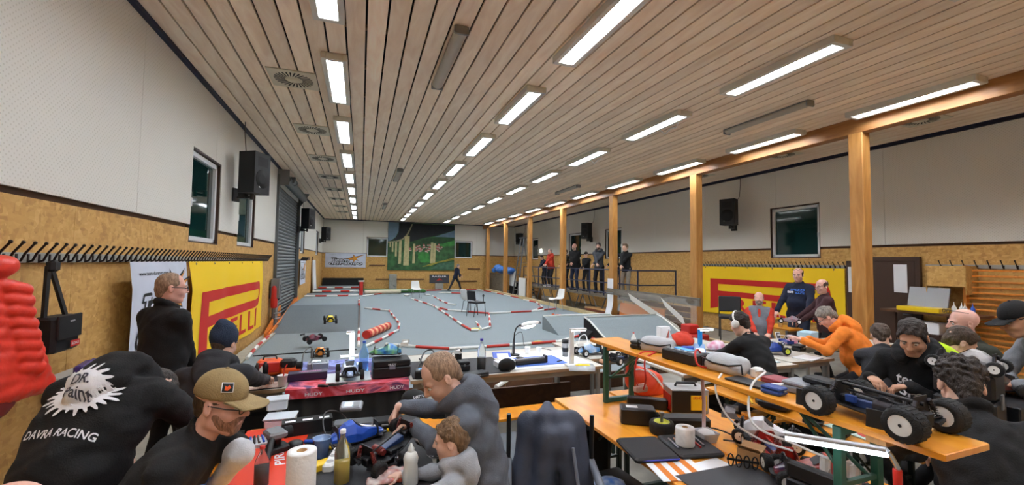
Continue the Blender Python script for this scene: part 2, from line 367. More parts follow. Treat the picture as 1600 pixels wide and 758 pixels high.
def window(n, axis, plane, sign, r, handle=True):
    a0, a1, z0, z1 = r; t = setp(bpy.data.objects.new('window_%d' % n, None), kind='structure'); COL.objects.link(t)
    um, zm = (a0+a1)/2, (z0+z1)/2; t.location = (plane, um, z0) if axis == 'x' else (um, plane, z0)
    def q(c, d): return ((-sign*c[1], c[0], c[2]), (d[1], d[0], d[2])) if axis == 'x' else ((c[0], -sign*c[1], c[2]), d)
    ww, hh = a1-a0, z1-z0
    f = MB(); fw = .07
    for c, d in (((0, .07, fw/2+.02), (ww-.05, .07, fw)), ((0, .07, hh-fw/2-.03), (ww-.05, .07, fw)), ((-ww/2+fw/2+.025, .07, hh/2), (fw, .07, hh-.05)), ((ww/2-fw/2-.025, .07, hh/2), (fw, .07, hh-.05))):
        c, d = q(c, d); f.box(c, d, b=.008)
    W('frame', f, PVC, t)
    r_ = MB()
    for c, d in (((0, .08, .01), (ww, .16, .02)), ((0, .08, hh-.01), (ww, .16, .02)), ((-ww/2+.01, .08, hh/2), (.02, .16, hh-.04)), ((ww/2-.01, .08, hh/2), (.02, .16, hh-.04))):
        c, d = q(c, d); r_.box(c, d)
    W('reveal', r_, DKBROWN, t)
    c, d = q((0, .085, hh/2), (ww-.16, .012, hh-.16)); W('pane', box(c, d), NIGHT, t)
    c, d = q((0, .2, hh/2), (ww, .01, hh)); W('night_board', box(c, d), DARKV, t)
    if handle:
        h = MB(); c, d = q((-ww/2+.06, .025, hh*.45), (.03, .02, .06)); h.box(c, d, b=.005); c, d = q((-ww/2+.06, .005, hh*.45-.04), (.02, .02, .12)); h.box(c, d, b=.006); W('handle', h, PVC, t)
i = 1
for r in WL: window(i, 'x', XL, 1, r); i += 1
for r in WRt: window(i, 'x', XR, -1, r); i += 1
for r in WE: window(i, 'y', YE, -1, r); i += 1
# ---- roller shutter
sh = setp(bpy.data.objects.new('door_1', None), kind='structure'); COL.objects.link(sh); sh.location = (XL, 14.9, 0)
sl = MB(); n = 10
prof = [(-.045+.03*math.sin(PI*k/6), -.048+.096*k/6) for k in range(7)]
sl.loft([[(x, -2.0, z) for x, z in prof], [(x, 2.0, z) for x, z in prof]], closed=False, caps=False); sl.add([(-.045, -2, -.048), (-.045, 2, -.048), (-.045, 2, .048), (-.045, -2, .048)], [(0, 1, 2, 3)])
sm = sl.mesh('slat', SHUT)
for k in range(39): W('slat', sm, None, sh, (0, 0, .1+k*.1))
W('side_guide', box((.03, -2.07, 2.1), (.1, .1, 4.2), b=.01), SHUT, sh); W('side_guide', box((.03, 2.07, 2.1), (.1, .1, 4.2), b=.01), SHUT, sh)
hb = MB(); hb.cyl((.18, -1.95, 4.1), (.18, 1.95, 4.1), .13, n=16); W('shutter_roll', hb, SHUT, sh)
W('mount_plate', box((.14, -2.1, 4.12), (.32, .03, .42)), GREYM, sh)
W('mount_plate', MB().prism([(0, -.35), (.34, .2), (.34, .25), (0, .25)], 0, .03, M=Matrix.Translation((0, 2.12, 4.05)) @ Matrix.Rotation(PI/2, 4, 'X')), GREYM, sh)
mo = MB(); mo.cyl((.3, -1.6, 4.12), (.3, -1.25, 4.12), .07, n=12).cyl((.3, -1.25, 4.12), (.3, -1.15, 4.12), .09, n=12).box((.3, -1.42, 4.22), (.12, .1, .07), b=.01); W('drive_motor', mo, GREYM, sh)

# ---- ceiling of open boards
ce = W('ceiling', box((4, 13, 4.52), (12.6, 31, .04)), DARKV)
bb = MB().box((0, 13, .014), (.189, 29.6, .028)).mesh('board', CEILB)
k = 0; x = XL+.16
while x < XR-.05:
    W('board', bb, None, ce, (x, 0, ZC)); x += .2115
for k in range(29): W('batten', box((4, -1.3+k*1.02, ZC+.05), (12.3, .06, .04)), mat('batten_wood', (120, 92, 64), .8), ce)
# ---- timber posts and beam
bm_ = W('beam', box((7.86, 12.9, 4.27), (.2, 29.8, .26), b=.012), TIMBERH)
pm = box((0, 0, 2.075), (.2, .22, 4.15), b=.015).mesh('pillar', TIMBER)
for y in (1.05, 4.72, 8.42, 12.12, 15.82, 19.5, 23.2, 26.85): W('pillar', pm, None, None, (7.86, y, 0))

# ---- ceiling luminaires
LWHITE = mat('luminaire_white', (206, 202, 192), .5); TUBE = emit('lit_tube', (238, 245, 255), LAMP); LOUV = mat('louvre_reflector', (225, 228, 230), .3, .6)
def lamp_meshes():
    h = MB(); L, w2 = 1.56, .15
    for c, d in (((-w2+.03, 0, -.042), (.06, L, .084)), ((w2-.03, 0, -.042), (.06, L, .084)), ((0, -L/2+.03, -.042), (2*w2-.12, .06, .084)), ((0, L/2-.03, -.042), (2*w2-.12, .06, .084)), ((0, 0, -.005), (2*w2-.1, L-.1, .01))):
        h.box(c, d, b=.006)
    t = MB().box((0, 0, -.038), (.178, L-.122, .02), b=.003)
    lv = MB()
    for k in range(24): lv.box((0, -L/2+.1+k*(L-.2)/23, -.058), (.176, .004, .014))
    return h.mesh('housing', LWHITE), t.mesh('lit_panel', TUBE), lv.mesh('louvre', LOUV)
LM = lamp_meshes(); RN = ['row nearest the shutter wall', 'row second from the shutter wall', 'row third from the shutter wall', 'row beside the timber beam']
for r, X in enumerate((-.37, 2.28, 4.88, 7.5)):
    for k in range(12):
        y = -.05-.0+k*2.405-.8
        y = 3.83+(k-2)*2.405
        if y < -1.2 or y > YE-.8: continue
        t = T('ceiling_light', 'lit fluorescent ceiling light, %s from the front in the %s' % (ORD[k] if k else 'nearest', RN[r]), 'light', (X, y, ZC), group='lit fluorescent ceiling lights')
        P('housing', LM[0], None, t); P('lit_panel', LM[1], None, t); P('louvre', LM[2], None, t)['kind'] = 'stuff'
OLD = mat('unlit_diffuser', (168, 160, 146), .35, trans=.0)
for k, (x, y, lb) in enumerate(((.94, 5.1, 'unlit grey fluorescent batten, nearest one left of the ceiling centre'), (6.3, 5.2, 'unlit grey fluorescent batten near the timber beam, nearest of two'), (.94, 12.5, 'unlit grey fluorescent batten, second one left of the ceiling centre'), (6.45, 12.7, 'unlit grey fluorescent batten near the timber beam, farther of two'), (.94, 19.8, 'unlit grey fluorescent batten, farthest one left of the ceiling centre'))):
    t = T('batten_light', lb, 'light', (x, y, ZC), group='unlit battens')
    P('housing', box((0, 0, -.015), (.12, 1.56, .03), b=.005), GREYM, t)
    c = MB(); pr = [(.075*math.cos(a), -.03-.06*math.sin(a)) for a in [PI*q/8 for q in range(9)]]
    c.loft([[(x_, -.76, z_) for x_, z_ in pr][::-1], [(x_, .76, z_) for x_, z_ in pr][::-1]]); P('cover', c, OLD, t)
    P('end_cap', box((0, -.77, -.05), (.16, .03, .09), b=.01), GREYM, t); P('end_cap', box((0, .77, -.05), (.16, .03, .09), b=.01), GREYM, t)
# ---- swirl diffusers
DIFW = mat('diffuser_white', (206, 196, 172), .5)
dm = MB().box((0, 0, -.008), (.6, .6, .016), b=.004); dm.lathe([(.09, -.022), (.085, -.026), (.0001, -.027)], 24); dm = dm.mesh('face_plate', DIFW)
sm_ = MB()
for k in range(28):
    a = 2*PI*k/28; r0, r1 = .11, .245; tw = .35
    p = [(r*math.cos(a+t_), r*math.sin(a+t_)) for r, t_ in ((r0, -.05), (r1, -.045+tw*.5), (r1, .045+tw*.5), (r0, .05))]
    sm_.prism(p, -.0185, -.016)
sm_ = sm_.mesh('swirl_slots', BLACKM)
dl = [(-.94, 6.46+2.42*k, 'left wall', k) for k in range(8)] + [(8.85, 4.37+2.5*k, 'right aisle', k) for k in range(3)]
for x, y, wh, k in dl:
    t = T('air_diffuser', 'square white swirl air diffuser, %s from the front along the %s' % (ORD[k], wh), 'vent', (x, y, ZC), group='ceiling air diffusers')
    P('face_plate', dm, None, t); P('swirl_slots', sm_, None, t)
# loose white wires hanging beside the third row of lights
for x, y, n_ in ((5.15, 5.9, 'first'), (5.15, 8.4, 'second'), (5.15, 10.7, 'third')):
    S('hanging_wire', MB().tube([(0, 0, 0), (.02, .1, -.09), (.05, .25, -.05), (.03, .4, -.12), (.0, .5, -.02), (-.05, .55, 0)], .008, 5), PAPER, 'loose white wire dangling beside the %s right-hand middle ceiling light' % n_, 'wire', (x, y, ZC))
# ---- coat hook rails
RAILM = mat('hook_rail', (158, 158, 152), .5); HOOK = mat('hook_metal', (34, 24, 22), .4, .3)
def hook_rail(label, X, sign, y0, y1, z, pitch=.107):
    t = T('coat_rail', label, 'coat rack', (X, (y0+y1)/2, z)); L = y1-y0
    P('rail', box((sign*.012, 0, 0), (.024, L, .07), b=.004), RAILM, t)
    h = MB(); h.tube([(0.02*sign, 0, -.03), (.05*sign, 0, -.02), (.07*sign, 0, .03), (.115*sign, 0, .095)], .0075, 6); h.ell((.118*sign, 0, .10), (.012, .012, .012), 8); h.box((sign*.026, 0, -.005), (.008, .016, .06)); hm = h.mesh('hook', HOOK)
    for k in range(int(L/pitch)): P('hook', hm, None, t, (0, -L/2+.05+k*pitch, 0))
hook_rail('long grey coat rail with dark hooks on the left wall above the red jacket', XL+.005, 1, .6, 11.9, 1.89)
hook_rail('coat rail with dark hooks above the wide yellow banner on the right wall', XR-.005, -1, 6.3, 10.7, 1.9)
hook_rail('short coat rail with dark hooks above the orange wall bars', XR-.005, -1, 2.9, 4.95, 1.93, .16)
hook_rail('short coat rail on the left wall beyond the roller shutter', XL+.005, 1, 17.6, 19.8, 1.89)
# ---- loudspeakers
SPK = mat('speaker_case', (24, 25, 28), .55, bump=.1, bscale=200); GRILL = mat('speaker_grille', (12, 12, 13), .7)
def speaker(label, loc, rz):
    t = T('loudspeaker', label, 'speaker', loc, rz, 'wall loudspeakers')
    pts = [(-.2, .16), (-.23, -.16), (.23, -.16), (.2, .16)]
    P('cabinet', MB().loft([[(x, y, z) for x, y in [(-.17, -.17*1), (.17, -.17), (.2, .15), (-.2, .15)]] for z in (-.36, .36)], smooth=False), SPK, t)
    g = MB()
    g.lathe([(.165, 0), (.16, .012), (.02, -.01), (.0001, -.0)], 24, 0, Matrix.Translation((0, .152, -.1)) @ Matrix.Rotation(-PI/2, 4, 'X')); P('woofer', g, GRILL, t)
    P('horn', MB().loft([[(-.13, .156, .12), (.13, .156, .12), (.13, .156, .28), (-.13, .156, .28)], [(-.04, .12, .17), (.04, .12, .17), (.04, .12, .22), (-.04, .12, .22)]], smooth=False, caps=True), GRILL, t)
    P('badge', box((.07, .156, -.24), (.035, .008, .035)), WHITE, t)
    P('bracket', MB().box((0, -.2, -.4), (.1, .12, .1), b=.01).cyl((0, -.05, -.42), (0, -.3, -.42), .022).cyl((0, -.03, -.34), (0, -.03, -.46), .03).box((0, -.33, -.38), (.16, .02, .24)), BLACK, t)
    P('cable', MB().tube([(-.1, -.2, .3), (-.16, -.3, .45), (-.17, -.345, .8), (-.17, -.345, 1.0)], .008, 5), mat('grey_cable', (70, 64, 58), .6), t)
for lb, loc, rz in (('black wall loudspeaker between the two nearest left windows', (-1.81, 8.55, 3.41), -2.0), ('black wall loudspeaker just beyond the roller shutter', (-1.81, 16.75, 3.37), -2.0+.0), ('black wall loudspeaker at the far end of the left wall', (-1.81, 25.1, 3.33), -2.1),
                    ('black wall loudspeaker left of the nearest right window', (9.6, 9.05, 3.37), 1.95), ('black wall loudspeaker high above the spectators', (9.6, 16.95, 3.37), 1.95), ('black wall loudspeaker behind the stepladder at the far right', (9.6, 25.6, 3.42), 1.95)):
    speaker(lb, loc, rz)
# ================================================================ organic surfaces (people, bags, garments)
class SDF:
    """smooth union of tapered capsules and ellipsoids, sampled on a graded grid and meshed by surface nets"""
    def __init__(s): s.ops = []
    def cap(s, a, b, ra, rb=None, k=.02): s.ops.append(('c', np.array(a, float), np.array(b, float), ra, ra if rb is None else rb, k)); return s
    def chain(s, pts, r, k=.02, r1=None):
        n = len(pts)-1; r1 = r if r1 is None else r1
        for i in range(n): s.cap(pts[i], pts[i+1], r+(r1-r)*i/n, r+(r1-r)*(i+1)/n, k)
        return s
    def ell(s, c, r, R=None, k=.03): s.ops.append(('e', np.array(c, float), np.array(r, float), np.eye(3) if R is None else np.array(R, float), k)); return s
    def cut(s, c, r, R=None, k=.01): s.ops.append(('x', np.array(c, float), np.array(r, float), np.eye(3) if R is None else np.array(R, float), k)); return s
    def cutcap(s, a, b, r, k=.004): s.ops.append(('xc', np.array(a, float), np.array(b, float), r, r, k)); return s
    def plane(s, p, n): s.ops.append(('p', np.array(p, float), np.array(n, float)/np.linalg.norm(n))); return s    # removes the side n points to
    def bounds(s):
        lo = np.full(3, 1e9); hi = -lo
        for o in s.ops:
            if o[0] == 'c':
                r = max(o[3], o[4])
                for p in (o[1], o[2]): lo = np.minimum(lo, p-r); hi = np.maximum(hi, p+r)
            elif o[0] == 'e': e = np.abs(o[3]) @ o[2]; lo = np.minimum(lo, o[1]-e); hi = np.maximum(hi, o[1]+e)
        return lo, hi
    def mesh(s, name, mats, coarse, fine=None, boxes=(), wr=0., wf=60., seed=0):
        lo, hi = s.bounds(); fine = fine or coarse; lo = lo-coarse*2; hi = hi+coarse*2; ax = []
        for d in range(3):
            x = lo[d]; out = [x]
            while x < hi[d]:
                x += fine if any(b[0][d]-coarse <= x <= b[1][d] for b in boxes) else coarse
                out.append(x)
            ax.append(np.array(out, np.float32))
        nx, ny, nz = map(len, ax); F = np.full((nx, ny, nz), .25, np.float32)
        def sl(a, b):
            i = [(max(0, np.searchsorted(ax[d], a[d])-1), min(len(ax[d]), np.searchsorted(ax[d], b[d])+1)) for d in range(3)]
            return tuple(slice(*q) for q in i)
        def grid(q): return ax[0][q[0]][:, None, None], ax[1][q[1]][None, :, None], ax[2][q[2]][None, None, :]
        def capd(q, a, b, ra, rb):
            X, Y, Z = grid(q); d = b-a; L2 = max(float(d@d), 1e-9)
            px, py_, pz_ = X-a[0], Y-a[1], Z-a[2]
            t = np.clip((px*d[0]+py_*d[1]+pz_*d[2])/L2, 0, 1)
            return np.sqrt((px-t*d[0])**2+(py_-t*d[1])**2+(pz_-t*d[2])**2)-(ra+(rb-ra)*t)
        def elld(q, c, r, R):
            X, Y, Z = grid(q); px, py_, pz_ = X-c[0], Y-c[1], Z-c[2]; k0 = 0; k1 = 0
            for i in range(3):
                u = (px*R[0, i]+py_*R[1, i]+pz_*R[2, i])/r[i]; k0 = k0+u*u; k1 = k1+(u/r[i])**2
            k0 = np.sqrt(k0); return k0*(k0-1)/np.sqrt(k1+1e-9)
        for o in s.ops:
            if o[0] == 'p':
                X, Y, Z = grid((slice(None),)*3); np.maximum(F, ((X-o[1][0])*o[2][0]+(Y-o[1][1])*o[2][1]+(Z-o[1][2])*o[2][2]).astype(np.float32), out=F); continue
            k = o[-1]; mg = max(k, coarse*1.5)+.012
            if o[0] in ('c', 'xc'):
                r = max(o[3], o[4]); q = sl(np.minimum(o[1], o[2])-r-mg, np.maximum(o[1], o[2])+r+mg); D = capd(q, o[1], o[2], o[3], o[4])
            else:
                e = np.abs(o[3]) @ o[2]; q = sl(o[1]-e-mg, o[1]+e+mg); D = elld(q, o[1], o[2], o[3])
            A = F[q]
            if o[0] in ('x', 'xc'):
                D = -D; h = np.clip(.5-.5*(D-A)/-k, 0, 1) if False else np.clip(.5+.5*(D-A)/k, 0, 1); F[q] = A+(D-A)*h+k*h*(1-h)
            else:
                h = np.clip(.5+.5*(A-D)/k, 0, 1); F[q] = A+(D-A)*h-k*h*(1-h)
        if wr:
            rs = np.random.RandomState(seed); X, Y, Z = grid((slice(None),)*3); N = 0
            for j in range(5):
                v = rs.normal(size=3)*np.array([1, 1, 1.3]); v /= np.linalg.norm(v); f = wf*(.5+.35*j); ph = rs.rand()*6.28
                N = N+np.sin(f*(X*v[0]+Y*v[1]+Z*v[2])+ph+1.8*np.sin(f*.43*(X*v[1]-Y*v[2]+Z*v[0])))/(1+.55*j)
            F = F+(wr*.6)*N.astype(np.float32)
        F[0] = F[-1] = .1; F[:, 0] = F[:, -1] = .1; F[:, :, 0] = F[:, :, -1] = .1
        return nets(name, mats, F, ax)
def nets(name, mats, F, ax):
    I = F < 0; nx, ny, nz = F.shape; cnt = np.zeros((nx-1, ny-1, nz-1), np.int8)
    for a in (0, 1):
        for b in (0, 1):
            for c in (0, 1): cnt += I[a:nx-1+a, b:ny-1+b, c:nz-1+c]
    act = np.argwhere((cnt > 0) & (cnt < 8)); idx = np.full(cnt.shape, -1, np.int32); idx[act[:, 0], act[:, 1], act[:, 2]] = np.arange(len(act))
    Pm = np.zeros((len(act), 3)); W_ = np.zeros(len(act))
    cr = [(a, b, c) for a in (0, 1) for b in (0, 1) for c in (0, 1)]
    V = {q: F[act[:, 0]+q[0], act[:, 1]+q[1], act[:, 2]+q[2]] for q in cr}
    for p in cr:
        for d in range(3):
            if p[d]: continue
            q = list(p); q[d] = 1; q = tuple(q); a, b = V[p], V[q]; mk = (a < 0) != (b < 0)
            t = np.where(mk, a/np.where(mk, a-b, 1), 0); pos = np.zeros((len(act), 3))
            for e in range(3):
                x0 = ax[e][act[:, e]+p[e]]; x1 = ax[e][act[:, e]+q[e]]; pos[:, e] = x0+(x1-x0)*t
            Pm += pos*mk[:, None]; W_ += mk
    Pm /= np.maximum(W_, 1)[:, None]; Q = []
    for d in range(3):
        sh = [nx, ny, nz]; sh[d] -= 1; a = [slice(None)]*3; b = [slice(None)]*3; a[d] = slice(0, -1); b[d] = slice(1, None)
        A, B = I[tuple(a)], I[tuple(b)]; e = np.argwhere(A != B); u, v = (d+1) % 3, (d+2) % 3
        e = e[(e[:, u] > 0) & (e[:, v] > 0) & (e[:, u] < F.shape[u]-1) & (e[:, v] < F.shape[v]-1)]
        def cell(du, dv): c = e.copy(); c[:, u] += du; c[:, v] += dv; return idx[c[:, 0], c[:, 1], c[:, 2]]
        q = np.stack([cell(-1, -1), cell(0, -1), cell(0, 0), cell(-1, 0)], 1); ins = A[e[:, 0], e[:, 1], e[:, 2]]
        q[~ins] = q[~ins][:, ::-1]; Q.append(q)
    Q = np.concatenate(Q); Q = Q[(Q >= 0).all(1)]
    me = bpy.data.meshes.new(name); me.vertices.add(len(Pm)); me.vertices.foreach_set('co', Pm.astype(np.float32).ravel())
    me.loops.add(len(Q)*4); me.loops.foreach_set('vertex_index', Q.astype(np.int32).ravel()); me.polygons.add(len(Q)); me.polygons.foreach_set('loop_start', np.arange(0, len(Q)*4, 4, dtype=np.int32))
    me.polygons.foreach_set('use_smooth', np.ones(len(Q), bool)); me.update(calc_edges=True)
    for mt in (mats if isinstance(mats, (list, tuple)) else [mats]): me.materials.append(mt)
    return me
def V3(*a): return np.array(a, float)
def unit(v): v = np.array(v, float); return v/max(1e-9, np.linalg.norm(v))
def rotm(ax, a): return np.array(Matrix.Rotation(a, 3, Vector(ax)))
def ik(a, c, l1, l2, pole):
    d = c-a; L = np.linalg.norm(d); u = unit(d)
    if L > (l1+l2)*.995: c = a+u*(l1+l2)*.995; L = (l1+l2)*.995
    x = (l1*l1-l2*l2+L*L)/(2*L); h = math.sqrt(max(0, l1*l1-x*x)); p = np.array(pole, float); p = unit(p-u*(p@u))
    return a+u*x+p*h, c
def fab(name, col, noise=.1, b=.3, rough=.9): return mat('fabric_'+name, col, rough, noise=noise, nscale=14, bump=b, bscale=170)
SKIN = mat('skin', (222, 178, 156), .5, noise=.06, nscale=22, bump=.05, bscale=120); SKIN2 = mat('skin_tan', (196, 148, 120), .5, noise=.07, nscale=22, bump=.05, bscale=120); SKIN3 = mat('skin_rosy', (224, 172, 154), .5, noise=.06, nscale=22)
LIP = mat('lip_skin', (176, 98, 90), .45); EYEW = mat('eye_white', (228, 224, 218), .2); IRIS = mat('eye_iris', (48, 36, 28), .2)
def hairm(n, c): return mat('hair_'+n, c, .6, noise=.35, nscale=70, bump=.9, bscale=130, stretch=(1, 1, .35))
HAIRS = {'dark': hairm('dark', (44, 35, 30)), 'brown': hairm('brown', (74, 58, 46)), 'grey': hairm('grey', (134, 126, 118)), 'blond': hairm('blond', (124, 98, 72)), 'short': hairm('short', (152, 124, 100)), 'stubble': hairm('stubble', (158, 116, 94))}
DENIM = fab('denim', (44, 54, 78)); DARKT = fab('dark_trousers', (30, 31, 36)); SHOE = mat('shoe_dark', (30, 29, 30), .6)

def hand(S_, w_, d, n, s, side, curl=.5, spread=.02, pinch=False):
    """five fingers on a palm: w_ wrist, d pointing direction, n back-of-hand normal, side +1 when the thumb leaves towards +x of the hand frame"""
    d = unit(d); n = unit(n-d*(n@d)); x = np.cross(d, n)*side; tips = []
    S_.ell(w_+d*.048*s, (.040*s, .052*s, .017*s), np.stack([x, d, n], 1), k=.014)
    S_.cap(w_+d*.02*s, w_+d*.085*s+x*.026*s, .015*s, .013*s, .012); S_.cap(w_+d*.02*s, w_+d*.08*s-x*.026*s, .014*s, .011*s, .012)
    for i, (o, L) in enumerate(((.029, .076), (.010, .084), (-.010, .078), (-.028, .060))):
        p = w_+d*(.088-.006*abs(i-1.2))*s+x*o*s; dd = unit(d+x*(o*spread*30)); c = curl*(1.15 if i > 1 else .95)
        if pinch and i == 0: c = curl*1.25
        for j, f in enumerate((.44, .32, .26)):
            a = c*(.75, 1.05, .7)[j]; dd = unit(dd*math.cos(a)-n*math.sin(a)); q = p+dd*L*f*s
            S_.cap(p, q, (.0098-.0011*j-.0012*(i == 3))*s, (.0090-.0011*j-.0012*(i == 3))*s, .004); p = q
            nn = unit(n*math.cos(a)+d*math.sin(a))
            n_ = nn
    p = w_+d*.022*s+x*.030*s; dd = unit(d*.62+x*.7-n*(.25+.5*curl))
    for j, L in enumerate((.042, .034, .027)):
        q = p+dd*L*s; S_.cap(p, q, (.0135-.0018*j)*s, (.0115-.0018*j)*s, .006); p = q; dd = unit(dd+d*.35*(1+curl)-x*.25*curl-n*.15)
    return w_-V3(.13, .13, .13)*s, w_+V3(.13, .13, .13)*s

def person(label, loc, yaw, h=1.78, pelvis=None, lean=5, side=0, bend=0, twist=0, head=(0, 0), roll=0, hands=None, world=True, poles=None, feet=None, girth=1., sh=1., skin=None, top=None, trousers=None, shoe=None,
           hair='brown', hairstyle='short', beard=None, glasses=None, cap=None, res=(.022, .007, .014), collar='round', group='people in the hall', grip=(.55, .55), hn=None, sleeves='long', hood=None, lower=True, wr=.006, name='person', seed=1, vest=None, headphones=False, kid=1., eyes=True, handsdir=None, hem=.02, hat=None, nk=(.7, .6)):
    s = h/1.78; skin = skin or SKIN; top = top or fab('black', (22, 22, 24)); trousers = trousers or DARKT; shoe = shoe or SHOE
    hairstyle = 'crop' if (cap and hairstyle == 'short') else hairstyle
    R1 = rotm((1, 0, 0), -math.radians(lean)) @ rotm((0, 1, 0), math.radians(side)); up1 = R1[:, 2]
    R2 = R1 @ rotm((1, 0, 0), -math.radians(bend)) @ rotm((0, 0, 1), math.radians(twist)); up2, rt, fw = R2[:, 2], R2[:, 0], R2[:, 1]
    hy, hp = head; Rh = rotm((0, 0, 1), math.radians(hy)) @ rotm((1, 0, 0), math.radians(hp)) @ rotm((0, 1, 0), math.radians(roll)); hx, hf, hu = Rh[:, 0], Rh[:, 1], Rh[:, 2]
    ks = s*kid; nd = unit(up2*nk[0]+hu*nk[1]); pel = V3(0, 0, pelvis if pelvis is not None else .94*s)
    if hat:      # slide the figure so that its head centre stands where it was surveyed
        hc = pel+up1*.17*s+unit(up1+up2)*.15*s+up2*.235*s*kid**.3+nd*.07*s+hu*.085*ks+hf*.02*s
        dlt = np.array(gd(*hat))-(np.array(loc, float)+np.array(Matrix.Rotation(yaw, 3, 'Z')) @ hc); loc = (loc[0]+dlt[0], loc[1]+dlt[1], loc[2]); pel = pel+V3(0, 0, dlt[2])
        if world:
            pass
    root = T(name, label, 'person', loc, yaw, group); Rz = np.array(Matrix.Rotation(-yaw, 3, 'Z')); L0 = np.array(loc, float)
    def tl(p): return Rz @ (np.array(p, float)-L0) if world else np.array(p, float)
    waist = pel+up1*.17*s; chest = waist+unit(up1+up2)*.15*s; neck = chest+up2*.235*s*kid**.3; shc = chest+up2*.155*s
    shL, shR = shc-rt*.178*s*sh-fw*.01, shc+rt*.178*s*sh-fw*.01
    hc = neck+nd*.07*s+hu*.085*ks+hf*.02*s
    def H(x, y, z): return hc+(hx*x+hf*y+hu*z)*ks
    B = SDF(); g = girth
    # torso
    def torso(S_, d=0., k=.05):
        S_.ell(pel+up1*.0*s, ((.165*g+d)*s, (.118*g+d)*s, (.13+d)*s), R1, k); S_.ell(waist, ((.150*g+d)*s, (.112*g*(1+.25*(g-1))+d)*s, (.16+d)*s), R1, k)
        if g > 1.1: S_.ell(waist+R1[:, 1]*.05*s*g, ((.14*g+d)*s, (.11*g+d)*s, (.15+d)*s), R1, k)
        S_.ell(chest+up2*.03*s, ((.165*sh*(.6+.4*g)+d)*s, (.115*(.5+.5*g)+d)*s, (.19+d)*s), R2, k)
        S_.cap(shL+rt*.05*s, shR-rt*.05*s, (.064+d)*s, (.064+d)*s, k); S_.cap(chest+up2*.14*s, neck-up2*.02*s, (.085+d)*s, (.058+d)*s, k)
    torso(B, -.014)
    B.cap(neck-up2*.05*s, hc-hu*.05*ks-hf*.012*s, .056*s*kid**.5, .052*ks, .02)
    # head
    hi = len(B.ops)
    B.ell(H(0, -.014, .042), V3(.077, .098, .088)*ks, Rh, .02).ell(H(0, .024, -.028), V3(.062, .074, .088)*ks, Rh, .025).cap(H(-.012, .066, -.098), H(.012, .066, -.098), .02*ks, .02*ks, .025)
    B.cap(H(-.048, -.005, -.07), H(-.02, .06, -.098), .018*ks, .016*ks, .02).cap(H(.048, -.005, -.07), H(.02, .06, -.098), .018*ks, .016*ks, .02)
    B.ell(H(-.036, .06, -.026), V3(.026, .026, .026)*ks, Rh, .02).ell(H(.036, .06, -.026), V3(.026, .026, .026)*ks, Rh, .02)
    B.cap(H(-.04, .076, .026), H(.04, .076, .026), .012*ks, .012*ks, .016)
    for q in (-1, 1): B.cut(H(q*.031, .103, .008), V3(.02, .018, .012)*ks, Rh, .012)
    B.cap(H(0, .092, .02), H(0, .113, -.022), .008*ks, .0125*ks, .008).ell(H(-.012, .1, -.026), V3(.009, .011, .008)*ks, Rh, .006).ell(H(.012, .1, -.026), V3(.009, .011, .008)*ks, Rh, .006)
    B.cap(H(-.019, .088, -.053), H(.019, .088, -.053), .0075*ks, .0075*ks, .008).cap(H(-.016, .087, -.066), H(.016, .087, -.066), .009*ks, .009*ks, .008).cutcap(H(-.023, .098, -.0595), H(.023, .098, -.0595), .0032*ks, .003)
    for q in (-1, 1):
        Re = Rh @ rotm((0, 0, 1), q*-.35) @ rotm((1, 0, 0), .15)
        B.ell(H(q*.078, -.012, -.004), V3(.010, .019, .031)*ks, Re, .006).cut(H(q*.087, -.008, .002), V3(.006, .010, .017)*ks, Re, .004)
    # arms
    la, lf = .285*s, .255*s; boxes = [(hc-.15*ks, hc+.16*ks)]; arm = []
    hands = hands or (None, None); poles = poles or (None, None)
    for i, (sp, q) in enumerate(((shL, -1), (shR, 1))):
        tgt = tl(hands[i]) if hands[i] is not None else sp+V3(q*.06, .06, -.52)*s
        pole = np.array(poles[i], float) if poles[i] is not None else V3(q*.5, -.6, -.6)
        e, w_ = ik(sp, tgt, la, lf, pole); arm.append((sp, e, w_)); fd = unit(w_-e)
        B.cap(sp, e, .05*s, .04*s, .03).cap(e, w_, .041*s, .029*s, .02)
        d = unit(np.array(Rz @ np.array(handsdir[i], float))) if handsdir and handsdir[i] is not None else fd
        n0 = np.array(hn[i], float) if hn and hn[i] is not None else (V3(0, 0, 1) if hands[i] is not None else V3(q, 0, 0))
        if abs(n0@d) > .93: n0 = V3(q, .2, .2)
        n0 = unit(n0-d*(n0@d)); xs = np.cross(d, n0); sg = -1 if xs@rt*q > 0 else 1
        boxes.append(hand(B, w_, d, n0, s*.98*kid**.4, sg, grip[i]))
    # legs
    legs = []
    for i, q in ((0, -1), (1, 1)):
        hp_ = pel+R1[:, 0]*q*.09*s-up1*.03*s; ft = tl(feet[i]) if feet is not None and feet[i] is not None else V3(q*.11*s, .02, .0)
        ank = ft+V3(0, 0, .075*s); kn, ank = ik(hp_, ank, .43*s, .42*s, V3(q*.25, 1, .25)); legs.append((hp_, kn, ank))
        B.cap(hp_, kn, .078*s, .054*s, .03).cap(kn, ank, .053*s, .036*s, .02).cap(ank-V3(0, .02, .035)*s, ank+V3(0, .13, -.045)*s, .034*s, .026*s, .02)
    body = B.mesh('body', skin, res[0], res[1], boxes); P('body', body, None, root)
    # garments
    Tm = SDF(); torso(Tm, .012, .05)
    Tm.ell(pel-up1*.05*s, ((.166*g+.012)*s, (.12*g+.012)*s, .2*s), R1, .04); hemp = pel-up1*.10*s*(1-hem); Tm.plane(hemp, -up1); Tm.plane(neck+up2*.035*s+fw*.0, unit(up2*.9+fw*.25))
